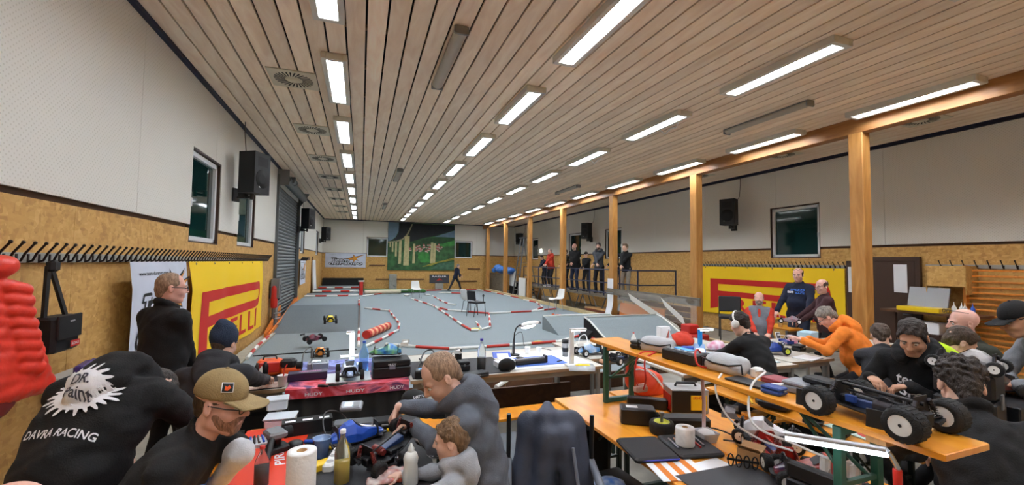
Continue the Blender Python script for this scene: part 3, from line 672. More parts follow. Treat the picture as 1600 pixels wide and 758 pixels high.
    for (sp, e, w_), q in zip(arm, (-1, 1)):
        if sleeves == 'none': continue
        if sleeves == 'short': Tm.cap(sp, sp+(e-sp)*.75, .066*s, .06*s, .03)
        else:
            Tm.cap(sp, e, .066*s*(.6+.4*g), .056*s, .03).cap(e, w_-unit(w_-e)*.012, .056*s, .042*s, .025)
            ud = unit(w_-e); Tm.ell(w_-ud*.03*s, V3(.042, .042, .022)*s, np.stack([unit(np.cross(ud, V3(.3, .5, .8))), unit(np.cross(ud, np.cross(ud, V3(.3, .5, .8)))), ud], 1), .01)
    ring = [neck+up2*.005*s+(rt*math.cos(a)*.068+fw*(math.sin(a)*.066))*s*kid**.3+up2*(-.03*math.sin(a)*s) for a in [2*PI*j/14 for j in range(15)]]
    if collar == 'round': Tm.chain(ring, .012*s, .012)
    if collar == 'stand': Tm.chain([p+up2*.02*s for p in ring], .020*s, .02)
    if hood == 'down':
        hr = [neck+up2*(.028+.02*math.sin(a))*s+(rt*math.cos(a)*.098+fw*(-math.sin(a)*.10))*s for a in [(-.30+1.60*j/14)*PI for j in range(15)]]
        Tm.chain(hr, .036*s, .03); Tm.ell(neck-fw*.115*s-up2*.03*s, V3(.12, .058, .11)*s, R2 @ rotm((1, 0, 0), -.3), .04)
        Tm.ell(neck-fw*.145*s-up2*.10*s, V3(.08, .042, .085)*s, R2, .03); Tm.cut(neck+up2*.09*s+fw*.0, V3(.062, .07, .07)*s, R2, .015)
    P('top', Tm.mesh('top', top, res[2], wr=wr, wf=46, seed=seed), None, root)
    if vest:
        Vm = SDF(); torso(Vm, .03, .05); Vm.plane(hemp, -up1); Vm.plane(neck+up2*.02*s, up2); Vm.cut(chest+fw*.2*s+up2*.1*s, V3(.02, .16, .12)*s, R2, .02); P('vest', Vm.mesh('vest', vest, res[2], wr=wr, wf=50, seed=seed+3), None, root)
    if lower:
        Lg = SDF(); Lg.ell(pel, ((.168*g)*s, (.124*g)*s, .125*s), R1, .05)
        for hp_, kn, ank in legs: Lg.cap(hp_, kn, .09*s*(.5+.5*g), .066*s, .04).cap(kn, ank-V3(0, 0, .02)*s, .064*s, .056*s, .03)
        P('trousers', Lg.mesh('trousers', trousers, max(res[2], .016), wr=wr*.8, wf=40, seed=seed+1), None, root)
        for hp_, kn, ank in legs:
            Sm = SDF(); Sm.cap(ank-V3(0, .03, .035)*s, ank+V3(0, .15, -.042)*s, .045*s, .036*s, .03).cap(ank, ank-V3(0, .02, .03)*s, .048*s, .05*s, .03).plane(ank-V3(0, 0, .074)*s, (0, 0, -1))
            P('shoe', Sm.mesh('shoe', shoe, max(res[2], .014)), None, root)
    # hair, cap, face details
    hm = HAIRS.get(hair, hair)
    if hairstyle:
        Hm = SDF()
        if hairstyle in ('short', 'crop', 'side'):
            t = {'short': .007, 'crop': .002, 'side': .010}[hairstyle]
            if hairstyle != 'crop': Hm.ell(H(0, -.014, .058), V3(.078, .099, .082)*ks, Rh, .03)
            Hm.ell(H(0, -.014, .044), (V3(.077, .098, .088)+t)*ks, Rh, .01).cap(H(0, -.066, -.02), H(0, -.068, -.045), .046*ks, .036*ks, .03)
            if hairstyle == 'crop': Hm.cut(H(0, .098, .078), V3(.082, .072, .056)*ks, Rh, .02)
            if hairstyle == 'side': Hm.cap(H(-.05, .05, .115), H(.045, .06, .12), .03*ks, .025*ks, .03)
            Hm.cut(H(0, .085, -.006), V3(.088, .068, .088)*ks, Rh, .016).cut(H(-.09, .016, -.036), V3(.03, .05, .052)*ks, Rh, .014).cut(H(.09, .016, -.036), V3(.03, .05, .052)*ks, Rh, .014).cut(H(0, .02, -.15), V3(.12, .13, .075)*ks, Rh, .01)
        elif hairstyle == 'curly':
            Hm.ell(H(0, -.02, .055), V3(.088, .105, .094)*ks, Rh, .01)
            rs = np.random.RandomState(seed)
            for j in range(260):
                v = unit(rs.normal(size=3)); 
                if v[2] < -.45 or (v[1] > .6 and v[2] < .35): continue
                Hm.ell(H(v[0]*.09, -.02+v[1]*.106, .055+v[2]*.095), V3(.010, .010, .010)*ks*(.8+.6*rs.rand()), Rh, .008)
            Hm.cap(H(0, -.075, -.02), H(0, -.078, -.065), .055*ks, .04*ks, .03).cut(H(0, .1, -.02), V3(.09, .085, .095)*ks, Rh, .01).cut(H(0, .03, -.15), V3(.14, .13, .075)*ks, Rh, .01).cut(H(-.1, .02, -.045), V3(.04, .05, .055)*ks, Rh, .014).cut(H(.1, .02, -.045), V3(.04, .05, .055)*ks, Rh, .014)
        elif hairstyle == 'fringe':      # bald crown, hair at back and sides
            Hm.ell(H(0, -.014, .042), (V3(.077, .098, .088)+.006)*ks, Rh, .01).cut(H(0, .02, .12), V3(.09, .13, .095)*ks, Rh, .01).cut(H(0, .1, 0), V3(.1, .1, .12)*ks, Rh, .01).cut(H(0, 0, -.13), V3(.12, .13, .075)*ks, Rh, .01)
        elif hairstyle == 'long':
            Hm.ell(H(0, -.016, .044), (V3(.077, .098, .088)+.018)*ks, Rh, .01).ell(H(0, -.05, -.05), V3(.09, .07, .1)*ks, Rh, .04).cut(H(0, .09, -.03), V3(.08, .08, .1)*ks, Rh, .01)
        Hr = res[1]*1.0
        if cap: Hm.plane(H(0, 0, .03), hu); 
        P('hair', Hm.mesh('hair', hm, max(Hr, .006), wr=.006 if hairstyle != 'crop' else .0008, wf=150 if hairstyle == 'curly' else 110, seed=seed), None, root)
    if beard:
        Bm = SDF(); Bm.ell(H(0, .028, -.034), V3(.0655, .0785, .0915)*ks, Rh, .02).cap(H(-.012, .066, -.098), H(.012, .066, -.098), .0245*ks, .0245*ks, .02)
        Bm.cut(H(0, .05, .02), V3(.09, .09, .062)*ks, Rh, .01).cut(H(0, .105, -.06), V3(.022, .022, .012)*ks, Rh, .006).cut(H(0, -.06, -.03), V3(.09, .075, .12)*ks, Rh, .01)
        P('beard', Bm.mesh('beard', HAIRS.get(beard, beard), max(.006, res[1]), wr=.002, wf=90, seed=seed), None, root)
    M4 = Matrix([[*(Rh[i]*ks), hc[i]] for i in range(3)]+[[0, 0, 0, 1]])
    if eyes and res[1] < .012:
        for q in (-1, 1):
            P('eye', MB().ell((q*.031, .0805, .007), (.0125, .0115, .0105), 12, 0).ell((q*.031, .0895, .006), (.0058, .0035, .0058), 8, 1), [EYEW, IRIS], root).matrix_local = M4
            b_ = MB().tube([(q*.014, .0915, .024), (q*.03, .0945, .030), (q*.05, .0815, .024)], .0042, 6); P('eyebrow', b_, hm, root).matrix_local = M4
        P('lips', MB().ell((0, .0905, -.0545), (.02, .0055, .0042), 10).ell((0, .0905, -.065), (.018, .006, .005), 10), LIP, root).matrix_local = M4
    if glasses:
        G = MB()
        for q in (-1, 1):
            G.tube([(q*.033+.024*math.cos(a), .108, .004+.017*math.sin(a)) for a in [2*PI*j/12 for j in range(12)]], .0022, 5, closed=True); G.tube([(q*.056, .107, .01), (q*.078, .06, .012), (q*.082, -.01, .012)], .0025, 5)
        G.tube([(-.01, .11, .01), (0, .112, .012), (.01, .11, .01)], .002, 5)
        o = P('glasses', G, BLACK, root); o.matrix_local = M4 @ Matrix.Translation((0, .0, .09)) @ Matrix.Rotation(.25, 4, 'X') if glasses == 'up' else M4
    if headphones:
        G = MB(); G.tube([(.088*math.cos(a), -.01, .04+.1*math.sin(a)) for a in [PI*j/14 for j in range(15)]], .011, 6); o = P('headband', G, WHITE, root); o.matrix_local = M4
        for q in (-1, 1):
            e = MB().lathe([(.035, 0), (.042, .006), (.042, .024), (.03, .032), (.0001, .034)], 16, 0, Matrix.Translation((q*.075, -.008, 0)) @ Matrix.Rotation(q*PI/2, 4, 'Y')); o = P('ear_cup', e, WHITE, root); o.matrix_local = M4
    if cap:
        cm, style = cap
        if style == 'beanie':
            Cm = SDF(); Cm.ell(H(0, -.022, .058), V3(.092, .114, .105)*ks, Rh, .01).plane(H(0, 0, -.03), -(hu-hf*.35)); 
            Cm.cap(H(0, -.05, .12), H(0, -.075, .14), .06*ks, .045*ks, .04)
            P('beanie', Cm.mesh('beanie', cm, .009, wr=.002, wf=90), None, root)
        else:
            Cm = SDF(); Cm.ell(H(0, -.014, .05), V3(.086, .107, .098)*ks, Rh, .01).plane(H(0, 0, .035), -hu); co = P('cap', Cm.mesh('cap', cm, .007, wr=.0008, wf=60), None, root)
            bk = MB(); R_ = []
            def brim(u, v, z):
                a = (u-.5)*2.2; r0 = V3(.083*math.sin(a), -.014+.104*math.cos(a), .036); r1 = V3(.088*math.sin(a), .05+.135*math.cos(a*.8), .036-.018*(math.cos(a*1.2)**2)-.012*abs(a)**1.5)
                p = r0+(r1-r0)*v; return (p[0], p[1], p[2]+.012*v*(1-abs(2*u-1)**2)+z)
            bk.grid(lambda u, v: brim(u, v, .003), 16, 6); nb = len(bk.v); bk.grid(lambda u, v: brim(1-u, v, -.003), 16, 6)
            rim = [brim(i/16, 1, .0) for i in range(17)]; bk.tube(rim, .0036, 5)
            o = P('cap_brim', bk, cm, co); o.matrix_local = M4
            o = P('cap_button', MB().ell((0, -.014, .149), (.009, .009, .006), 8), cm, co); o.matrix_local = M4
    root['_'] = 0; del root['_']
    info = dict(root=root, H=H, M4=M4, chest=chest, up=up2, rt=rt, fw=fw, neck=neck, waist=waist, arm=arm, s=s)
    return info
def print_on(info, shapes, origin, right, up, direction, mt, name='print', L=.02, off=.003, on='top', ang=0.):
    """lettering laid on a garment: every vertex drops along `direction` (root space) onto the cloth and sits just proud of it"""
    ob = next(c for c in info['root'].children if c.name.split('.')[0] == on); me = ob.data
    co = np.empty(len(me.vertices)*3, np.float32); me.vertices.foreach_get('co', co); co = co.reshape(-1, 3)
    lp = np.empty(len(me.loops), np.int32); me.loops.foreach_get('vertex_index', lp); t = BVHTree.FromPolygons([Vector(c) for c in co], lp.reshape(-1, 4).tolist())
    right, up, direction = Vector(right).normalized(), Vector(up).normalized(), Vector(direction).normalized(); o = Vector(origin); mb = MB()
    def fn(u, v):
        p = o+right*u+up*v; hit = t.ray_cast(p-direction*.5, direction)
        return (hit[0]-direction*off) if hit[0] is not None else p
    for i, s_ in enumerate(shapes): flat_print(mb, s_, fn, 0, L)
    return P(name, mb, mt, info['root'])
# ================================================================ people
prepare_texts(['TEAM', 'WORKS', 'B', 'GR'])
FBK = fab('black', (20, 20, 22)); FCHAR = fab('charcoal', (46, 46, 50)); FGREY = fab('heather_grey', (92, 97, 106)); FDGREY = fab('mid_grey', (64, 68, 75)); FORG = fab('orange', (236, 130, 40)); FNAVY = fab('navy', (24, 30, 52)); FMAR = fab('maroon', (66, 36, 40))
FRED = fab('red', (196, 56, 34)); FOLIVE = fab('olive', (42, 44, 32)); FLIME = fab('lime', (196, 230, 40)); FKHAKI = fab('khaki', (150, 128, 88)); FLG = fab('light_grey', (166, 170, 176)); FWHITE = fab('white', (228, 232, 238)); FBEAN = fab('blue_knit', (38, 52, 74), b=.8); FVEST = fab('vest_grey', (112, 116, 124)); FBROWN = fab('dark_brown', (52, 34, 30))
INKW = mat('white_ink', (232, 232, 236), .7); INKB = mat('blue_ink', (60, 120, 220), .7); INKR = mat('red_ink', (206, 40, 34), .7); INKK = mat('black_ink', (22, 22, 24), .7); INKG = mat('grey_ink', (74, 76, 88), .7)
NEAR, MID, FAR = (.02, .0052, .0095), (.022, .0075, .013), (.03, .0125, .02)
def L2(p): return tuple(p)
def splat(cx, cy, r, seed, n=44, rx=1.2):
    rs = np.random.RandomState(seed); out = []
    for k in range(n):
        a = 2*PI*k/n; R = r*(.92+.36*rs.rand()) if k % 2 else r*.8; w_ = .03*r if k % 2 else .1*r
        R0 = r*.72; d = (math.cos(a)*rx, math.sin(a)*.8); t = (-math.sin(a), math.cos(a))
        if k % 2:
            out.append([(cx+d[0]*R0-t[0]*r*.09, cy+d[1]*R0-t[1]*r*.09), (cx+d[0]*R-t[0]*r*.05, cy+d[1]*R-t[1]*r*.05), (cx+d[0]*(R+r*.08), cy+d[1]*(R+r*.08)), (cx+d[0]*R+t[0]*r*.05, cy+d[1]*R+t[1]*r*.05), (cx+d[0]*R0+t[0]*r*.09, cy+d[1]*R0+t[1]*r*.09)])
    out.append([(cx+rx*r*.82*math.cos(2*PI*k/24), cy+.8*r*.86*math.sin(2*PI*k/24)) for k in range(24)])
    return [poly2d(q) for q in out]
# 1 black hoodie with the splat print, bent over at the left wall
a = person('seated person bent forward in black hoodie with white paint-splat back print', (-1.19, 2.36, 0), -.34, 1.90, pelvis=.80, lean=20, bend=24, head=(-5, -98), nk=(-.9, 1.), hands=((-1.25, 2.95, .86), (-.86, 2.95, .88)), poles=((-.6, .1, -.3), (.7, .1, -.2)), feet=((-1.35, 2.5, 0), (-1.1, 2.5, 0)), girth=1.2, sh=1.2, top=FBK, hood='down', hair='dark', hairstyle='short', res=NEAR, wr=.009, seed=11)
pr = unit(a['up']*1.0)
o_ = a['chest']+a['up']*.055-a['fw']*.2
dR = -a['fw']*.8-a['up']*.0+V3(0, 0, .25)
print_on(a, splat(-.01, .06, .115, 3), o_, a['rt'], a['up'], -dR, INKW, L=.012, off=.013)
print_on(a, [text2d('DR.', .044, 0, .09), text2d('Paint', .038, .01, .035)], o_, a['rt'], a['up'], -dR, INKG, L=.012, off=.017, name='splat_lettering')
print_on(a, [text2d('DAVRA RACING', .034, 0, -.105, wide=.30)], o_, a['rt'], a['up'], -dR, INKW, L=.03, name='name_lettering')
# 2 cap man
a = person('bearded person in khaki cap and black t-shirt with one white sleeve leaning on table', (-1.02, 2.0, 0), -1.62, 1.8, pelvis=.52, lean=26, bend=12, head=(-14, -12), hands=((-.60, 2.34, .86), (-.68, 2.2, .83)), poles=((.9, .9, -.25), (.6, -.2, -.8)), girth=1.16, sh=1.12, top=FBK, sleeves='short', hair='brown', beard='stubble', glasses=True, cap=(FKHAKI, 'cap'), res=NEAR, hn=((.2, 0, 1), (.2, 0, 1)), wr=.008, seed=12, skin=SKIN3, hat=(347, 630, 1.86))
sp, e, w_ = a['arm'][0]; As = SDF(); As.cap(sp+(e-sp)*.7, e, .052, .050, .02).cap(e, w_-unit(w_-e)*.02, .051, .040, .02); P('arm_sleeve', As.mesh('arm_sleeve', FWHITE, .010, wr=.003, wf=60), None, a['root'])
o_ = a['chest']+a['fw']*.2-a['up']*.02
print_on(a, [text2d('JBER', .05, -.02, .03, shear=.2, wide=.2), poly2d([(-.13, -.02), (.13, .0), (.12, -.035), (-.11, -.05)])], o_, -a['rt'], a['up'], -a['fw'], INKW, L=.03)
print_on(a, [poly2d([(-.12, .09), (.12, .07), (.13, .1), (-.05, .125)]), poly2d([(-.12, -.07), (.1, -.055), (.12, -.1), (-.08, -.12)])], o_, -a['rt'], a['up'], -a['fw'], INKB, L=.03, name='blue_print')
cp = next(c for c in a['root'].children if c.name.split('.')[0] == 'cap')
for sh_, mt, nm, z in (([poly2d([(-.022, -.02), (.022, -.02), (.022, .02), (-.022, .02)])], INKW, 'cap_patch', .005), ([poly2d([(-.019, -.017), (.019, -.017), (.019, .017), (-.019, .017)])], INKK, 'cap_patch_field', .007), ([poly2d([(-.011, -.01), (.0, -.012), (.012, .0), (.004, .011), (-.002, .003), (-.01, .008)])], ORANGE, 'cap_patch_mark', .009)):
    H_ = a['H']; hx = unit(H_(1, 0, 0)-H_(0, 0, 0)); hf = unit(H_(0, 1, 0)-H_(0, 0, 0)); hu = unit(H_(0, 0, 1)-H_(0, 0, 0)); dd = unit(hf*.62+hx*.75+hu*.18)
    print_on(a, sh_, H_(0, -.014, .08)+dd*.1, unit(np.cross(hu, dd)), hu, -dd, mt, nm, L=.012, off=z, on='cap')
# 3 standing man at the left wall
person('standing person in black jacket and glasses looking along the yellow banner', (-1.62, 4.42, 0), -.62, 1.80, lean=3, head=(-28, -4), hands=((-1.66, 4.64, .90), (-1.40, 4.6, .92)), poles=((-.6, -.6, -.3), (.6, -.6, -.3)), girth=1.14, sh=1.06, top=FBK, collar='stand', hair='short', hairstyle='crop', glasses=True, res=MID, wr=.006, seed=13, skin=SKIN3, hat=(268, 451, 3.6))
# 4 beanie
person('seated person in dark blue knit beanie and charcoal hoodie seen from behind', (-1.0, 3.66, 0), -.12, 1.8, pelvis=.5, lean=10, bend=14, head=(-12, -18), hands=((-1.05, 4.36, .83), (-.75, 4.36, .83)), poles=((-.35, -.4, -.8), (.35, -.4, -.8)), girth=1.15, sh=1.12, top=FCHAR, hood='down', hair='brown', cap=(FBEAN, 'beanie'), res=MID, wr=.008, seed=14, hat=(350, 538, 3.35))
# 5 grey hoodie, centre
a = person('seated person with cropped hair in grey hoodie repairing a dark model car', (.60, 2.0, 0), 1.30, 1.84, pelvis=.55, lean=9, bend=13, head=(22, -36), hands=((.33, 2.60, .93), (.25, 2.74, 1.0)), poles=((.1, .2, -1), (.9, -.2, -.5)), girth=1.1, sh=1.12, top=FGREY, hood='down', hair='short', hairstyle='crop', beard=None, res=NEAR, grip=(.75, .85), hn=((.3, .7, .5), (.2, .3, .9)), handsdir=((-.85, .15, -.1), (-.45, .25, -.95)), wr=.009, seed=15, hat=(690, 590, 2.32))
o_ = a['chest']+a['fw']*.2
print_on(a, [text2d('B', .085, -.06, .07), text2d('B', .085, .07, .0), poly2d([(-.035, -.06), (.0, -.05), (-.01, -.2), (-.04, -.2)])], o_, -a['rt'], a['up'], -a['fw'], INKW, L=.03)
# 6 child
person('small child with light brown hair in pale grey hooded jacket', (.43, 1.71, 0), 1.02, 1.10, lean=4, head=(8, -10), hands=((.12, 2.1, .80), (.22, 2.3, .80)), kid=1.28, top=FLG, hood='down', hair='blond', hairstyle='short', res=NEAR, wr=.005, seed=16, girth=1.05, hat=(705, 688, 2.12))
# 7 walking
person('walking person in dark clothes striding across the far track', (5.55, 26.0, TZ), -1.2, 1.78, pelvis=.88, lean=14, head=(0, -15), feet=((5.1, 25.95, TZ), (5.95, 26.1, TZ)), hands=((6.0, 26.2, 1.0), (5.75, 25.6, .95)), top=FNAVY, hair='grey', hairstyle='crop', res=FAR, trousers=FCHAR, seed=17)
# 8.. spectators on the platform
PF = .8
def spec(label, y, x, h, yaw, **k):
    d = (-math.sin(yaw), math.cos(yaw)); k.setdefault('hands', ((x+d[0]*.34+d[1]*.1, y+d[1]*.34-d[0]*.1, PF+1.02*h/1.78), (x+d[0]*.36-d[1]*.06, y+d[1]*.36+d[0]*.06, PF+1.04*h/1.78)))
    k.setdefault('poles', ((0, -.5, -1), (0, -.5, -1)))
    return person(label, (x, y, PF), yaw, h, res=FAR, group='spectators on the driving platform', eyes=False, **k)
spec('standing person in orange-red hooded jacket at the platform railing', 18.25, 8.45, 1.76, 1.75, top=FRED, hood='down', hair='grey', hairstyle='crop', girth=1.2, seed=21, lean=6)
spec('standing person in dark navy clothes stooping behind the orange-red jacket', 18.9, 8.42, 1.5, 1.75, top=FNAVY, hair='dark', seed=22, lean=14, head=(0, -30))
spec('standing person in black clothes half hidden by a timber post', 17.55, 8.9, 1.72, 1.75, top=FBK, hair='dark', seed=23)
spec('tall bald standing person in black sweatshirt holding a radio transmitter', 15.95, 8.5, 1.93, 2.0, top=FBK, hairstyle=None, girth=1.35, sh=1.15, trousers=DENIM, seed=24, skin=SKIN3, beard='short')
spec('boy in dark cap and black print hoodie at the platform railing', 15.0, 8.5, 1.56, 2.1, top=FBK, hair='brown', cap=(FBK, 'cap'), seed=25)
spec('tall dark-haired standing person in dark grey hooded jacket on the platform', 14.05, 8.5, 1.88, 2.2, top=FDGREY, hood='down', hair='dark', hairstyle='side', beard='dark', seed=26)
spec('grey-haired standing person in blue top half behind a timber post', 13.75, 9.0, 1.78, 1.9, top=FNAVY, hair='grey', trousers=DENIM, seed=27, skin=SKIN3)
spec('standing person in dark jacket and pale trousers at the platform end', 12.3, 8.5, 1.78, 1.9, top=FBK, collar='stand', hair='blond', hairstyle='side', trousers=fab('beige', (150, 142, 128)), seed=28)
# 15 boy with headphones
person('seated boy wearing white headphones and black sweater at a grey table', (3.66, 3.28, 0), -.05, 1.66, pelvis=.5, lean=14, bend=18, head=(12, -25), hands=((3.62, 3.78, .83), (3.95, 3.86, .83)), poles=((-.4, -.3, -.8), (.4, -.3, -.8)), top=FBK, hair='dark', headphones=True, res=MID, sh=1.02, wr=.007, seed=29, hat=(1156, 506, 4.4))
# 16 vest man
person('bald seated person in grey vest over red sleeves leaning back on chair', (6.98, 5.95, 0), 2.28, 1.74, pelvis=.52, lean=-14, bend=4, head=(0, 4), hands=((6.84, 5.62, .66), (6.72, 5.78, .64)), poles=((-.8, -.4, -.2), (.8, -.4, -.2)), girth=1.25, top=FRED, vest=FVEST, hair='grey', hairstyle='fringe', beard='grey', res=FAR, seed=30, skin=SKIN3, trousers=FNAVY, hat=(1186, 467, 8.0))
# 17 navy, 18 maroon
a = person('standing person in navy sweatshirt with pale blue chest print', (7.55, 5.75, 0), 1.72, 1.84, lean=0, head=(14, -8), hands=((7.5, 5.4, .92), (7.5, 6.05, .92)), girth=1.22, sh=1.05, top=FNAVY, hair='brown', hairstyle='fringe', glasses='up', res=MID, trousers=DENIM, seed=31, skin=SKIN3, hat=(1247, 430, 8.1))
o_ = a['chest']+a['fw']*.25+a['up']*.09; print_on(a, [text2d('SPEED', .045, .03, .03, shear=.2, wide=.24), text2d('RACE', .03, .08, -.03, shear=.2, wide=.14)], o_, -a['rt'], a['up'], -a['fw'], INKB, L=.03); print_on(a, [text2d('team', .045, -.09, -.01, shear=.2, wide=.13)], o_, -a['rt'], a['up'], -a['fw'], INKW, L=.03, name='white_print')
person('balding standing person in maroon sweater looking towards the track', (7.55, 5.12, 0), .85, 1.72, lean=6, head=(30, -8), hands=((7.1, 5.25, .95), (7.35, 5.5, .95)), girth=1.2, sh=1.05, top=FMAR, hair='brown', hairstyle='fringe', glasses=True, res=MID, seed=32, skin=SKIN3, hat=(1284, 448, 7.3))
# 19 orange hoodie
person('seated person in bright orange hoodie bent over a grey table', (5.85, 3.72, 0), .5, 1.84, pelvis=.54, lean=16, bend=22, head=(10, -42), hands=(tuple(gd(1254, 532, 5.35)), tuple(gd(1262, 530, 5.6))), poles=((-.3, -.3, -.8), (.4, -.2, -.8)), girth=1.32, sh=1.2, top=FORG, hood='down', hair='grey', hairstyle='short', glasses=True, res=MID, wr=.009, seed=33, skin=SKIN3, hat=(1292, 496, 5.5))
# 20 black hoodie, front view
a = person('seated person in black hoodie with white chest print working on parts', (4.30, 2.18, 0), 1.72, 1.86, pelvis=.52, lean=12, bend=16, head=(8, -30), hands=((3.86, 2.02, 1.02), (3.80, 2.24, 1.04)), poles=((-.5, -.3, -.8), (.5, -.3, -.8)), girth=1.12, sh=1.12, top=FBK, hood='down', hair='dark', hairstyle='short', res=NEAR, grip=(.8, .8), handsdir=((-.5, .7, -.2), (-.5, -.8, -.2)), wr=.007, seed=34, skin=SKIN2, hat=(1426, 528, 3.2))
o_ = a['chest']+a['fw']*.25+a['up']*.02; print_on(a, [text2d('team', .07, -.02, .06, shear=.1, wide=.2), text2d('BITS', .075, -.01, -.02, wide=.22), text2d('Race', .05, .0, -.095, wide=.18)], o_, -a['rt'], a['up'], -a['fw'], INKW, L=.03)
# 21..23
person('seated person with brown hair half hidden behind the black hoodie', (4.98, 2.9, 0), -.95, 1.70, pelvis=.48, lean=16, bend=14, head=(0, -30), top=FCHAR, hair='brown', hairstyle='short', res=MID, seed=35, hands=((5.4, 3.2, .82), (5.5, 2.95, .82)), hat=(1376, 526, 4.3))
person('seated bald person with glasses pushed up in dark olive shirt', (5.36, 2.30, 0), .85, 1.82, pelvis=.55, lean=10, bend=4, head=(0, -6), hands=((4.95, 2.2, .84), (4.9, 2.45, .84)), girth=1.3, sh=1.12, top=FOLIVE, hairstyle=None, glasses='up', beard='short', res=MID, seed=36, skin=SKIN3, hat=(1505, 506, 3.9))
a = person('seated person with brown hair and bright lime hood turned away', (4.12, 1.78, 0), -2.2, 1.72, pelvis=.52, lean=14, bend=16, head=(-8, -30), top=FOLIVE, hair='brown', hairstyle='short', res=MID, seed=37, hands=((5.05, 1.85, .62), (4.85, 1.72, .62)), hat=(1500, 536, 3.45))
Hd = SDF(); n_, u_, r_, f_ = a['neck'], a['up'], a['rt'], a['fw']
Hd.chain([n_+u_*(.02+.02*math.sin(t))+r_*math.cos(t)*.10-f_*math.sin(t)*.105 for t in [(-.25+1.5*j/14)*PI for j in range(15)]], .036, .03).ell(n_-f_*.13-u_*.04, V3(.12, .06, .10), None, .04); P('hood', Hd.mesh('hood', FLIME, .011, wr=.006, wf=50, seed=8), None, a['root'])
# 24 curly dark hair, right foreground
person('seated person with thick dark hair in black jacket seen from behind', (2.70, 1.03, 0), -.62, 1.84, pelvis=.55, lean=14, bend=18, head=(-16, -30), hands=((3.02, 1.55, .84), (3.22, 1.42, .84)), poles=((-.9, 0, -.3), (.9, 0, -.4)), girth=1.2, sh=1.15, top=FBK, collar='stand', hair='dark', hairstyle='curly', res=NEAR, wr=.009, seed=38, hat=(1501, 604, 2.2))
# 25 right edge, black cap
person('standing person in black cap and grey sweater reaching over the table', (4.25, 1.42, 0), .75, 1.82, lean=26, bend=16, head=(12, -24), hands=((4.5, 1.72, 1.06), (4.68, 1.82, 1.04)), poles=((-.5, -.3, -.6), (.9, 0, -.3)), girth=1.1, sh=1.08, top=fab('grey_knit', (128, 130, 136)), hair='dark', cap=(FBK, 'cap'), res=NEAR, wr=.009, seed=39, skin=SKIN2, hat=(1590, 500, 3.3))
person('bald seated person at the lower left corner, mostly outside the view', (-1.1, .9, 0), -.6, 1.76, pelvis=.5, lean=10, bend=8, head=(0, -20), top=FCHAR, hairstyle=None, res=MID, seed=40, hat=(6, 832, 1.2), skin=SKIN3)
print('people', len([o for o in bpy.data.objects if o.get('category') == 'person']), 'tris', sum(len(o.data.polygons)*2 for o in bpy.data.objects if o.type == 'MESH'))
# ================================================================ things of the hall and the track
def on_wall(X, s_):  # frame for flat things on a side wall: u runs to the right as seen from the room
    return (lambda u, v, d=0.: (X+(s_*d), u*s_, v))
INK_RED = mat('banner_red', (206, 36, 28), .7); INK_BLK = mat('banner_black', (26, 26, 28), .7); INK_ORG = mat('banner_orange', (226, 150, 50), .7)
BANY = mat('yellow_banner', (250, 206, 20), .75, bump=.15, bscale=8); BANW = mat('white_banner', (206, 212, 226), .7, noise=.06, nscale=2.2); BANG = mat('banner_grey', (150, 154, 170), .7)
def wave(u, v, a, sd): return a*(math.sin(u*2.1+sd)*.5+math.sin(u*5.3+1.3*sd+v*1.2)*.3+math.sin(v*3.1+sd)*.3+math.sin(u*9+sd*2)*.15)
def banner(label, axis, plane, sgn, u0, u1, z1, drop0, drop1, base, layers, amp=.02, sd=1., eyelets=True, group=None):
    """cloth on a wall; u0 (left as seen) -> u1; layers = [(material, name, [shapes in metres: x right, y up, from lower-left of the cloth])]"""
    Wd = abs(u1-u0); dr = 1 if u1 > u0 else -1
    def fn(x, y, d=0.):      # y measured from the top downward is negative
        h = drop0+(drop1-drop0)*x/Wd; t = min(1, max(0, -y/h)); a = amp*min(1, t*3+.25)
        off = .015+d+a*1.2+wave(x, -y, a, sd)
        return (plane+sgn*off, u0+dr*x, z1+y) if axis == 'x' else (u0+dr*x, plane+sgn*off, z1+y)
    org = fn(Wd/2, 0); t = T('banner', label, 'banner', (plane, (u0+u1)/2, z1) if axis == 'x' else ((u0+u1)/2, plane, z1), group=group); O = Vector(t.location)
    mb = MB(); mb.grid(lambda u, v: Vector(fn(u*Wd, -v*(drop0+(drop1-drop0)*u)))-O, 60, 24); P('cloth', mb, base, t)
    for mt, nm, shapes, lv in layers:
        m_ = MB()
        for s_ in shapes: flat_print(m_, s_, lambda x, y: Vector(fn(x, y, lv))-O, 0, .07)
        o_ = P(nm, m_, mt, t)
        if nm == 'lettering_outline': o_['kind'] = 'stuff'
    if eyelets:
        for k in range(6): P('eyelet', MB().lathe([(.014, 0), (.018, .004), (.012, .008)], 10, 0, Matrix.Rotation(PI/2*sgn, 4, 'Y') if axis == 'x' else Matrix.Rotation(-PI/2*sgn*-1, 4, 'X')), CHROME, t, Vector(fn(Wd*(k+.3)/5.6, -.03, .004))-O)
    return t
def arcp(cx, cy, r, a0, a1, n=8, ry=None): return [(cx+r*math.cos(a0+(a1-a0)*k/n), cy+(ry or r)*math.sin(a0+(a1-a0)*k/n)) for k in range(n+1)]
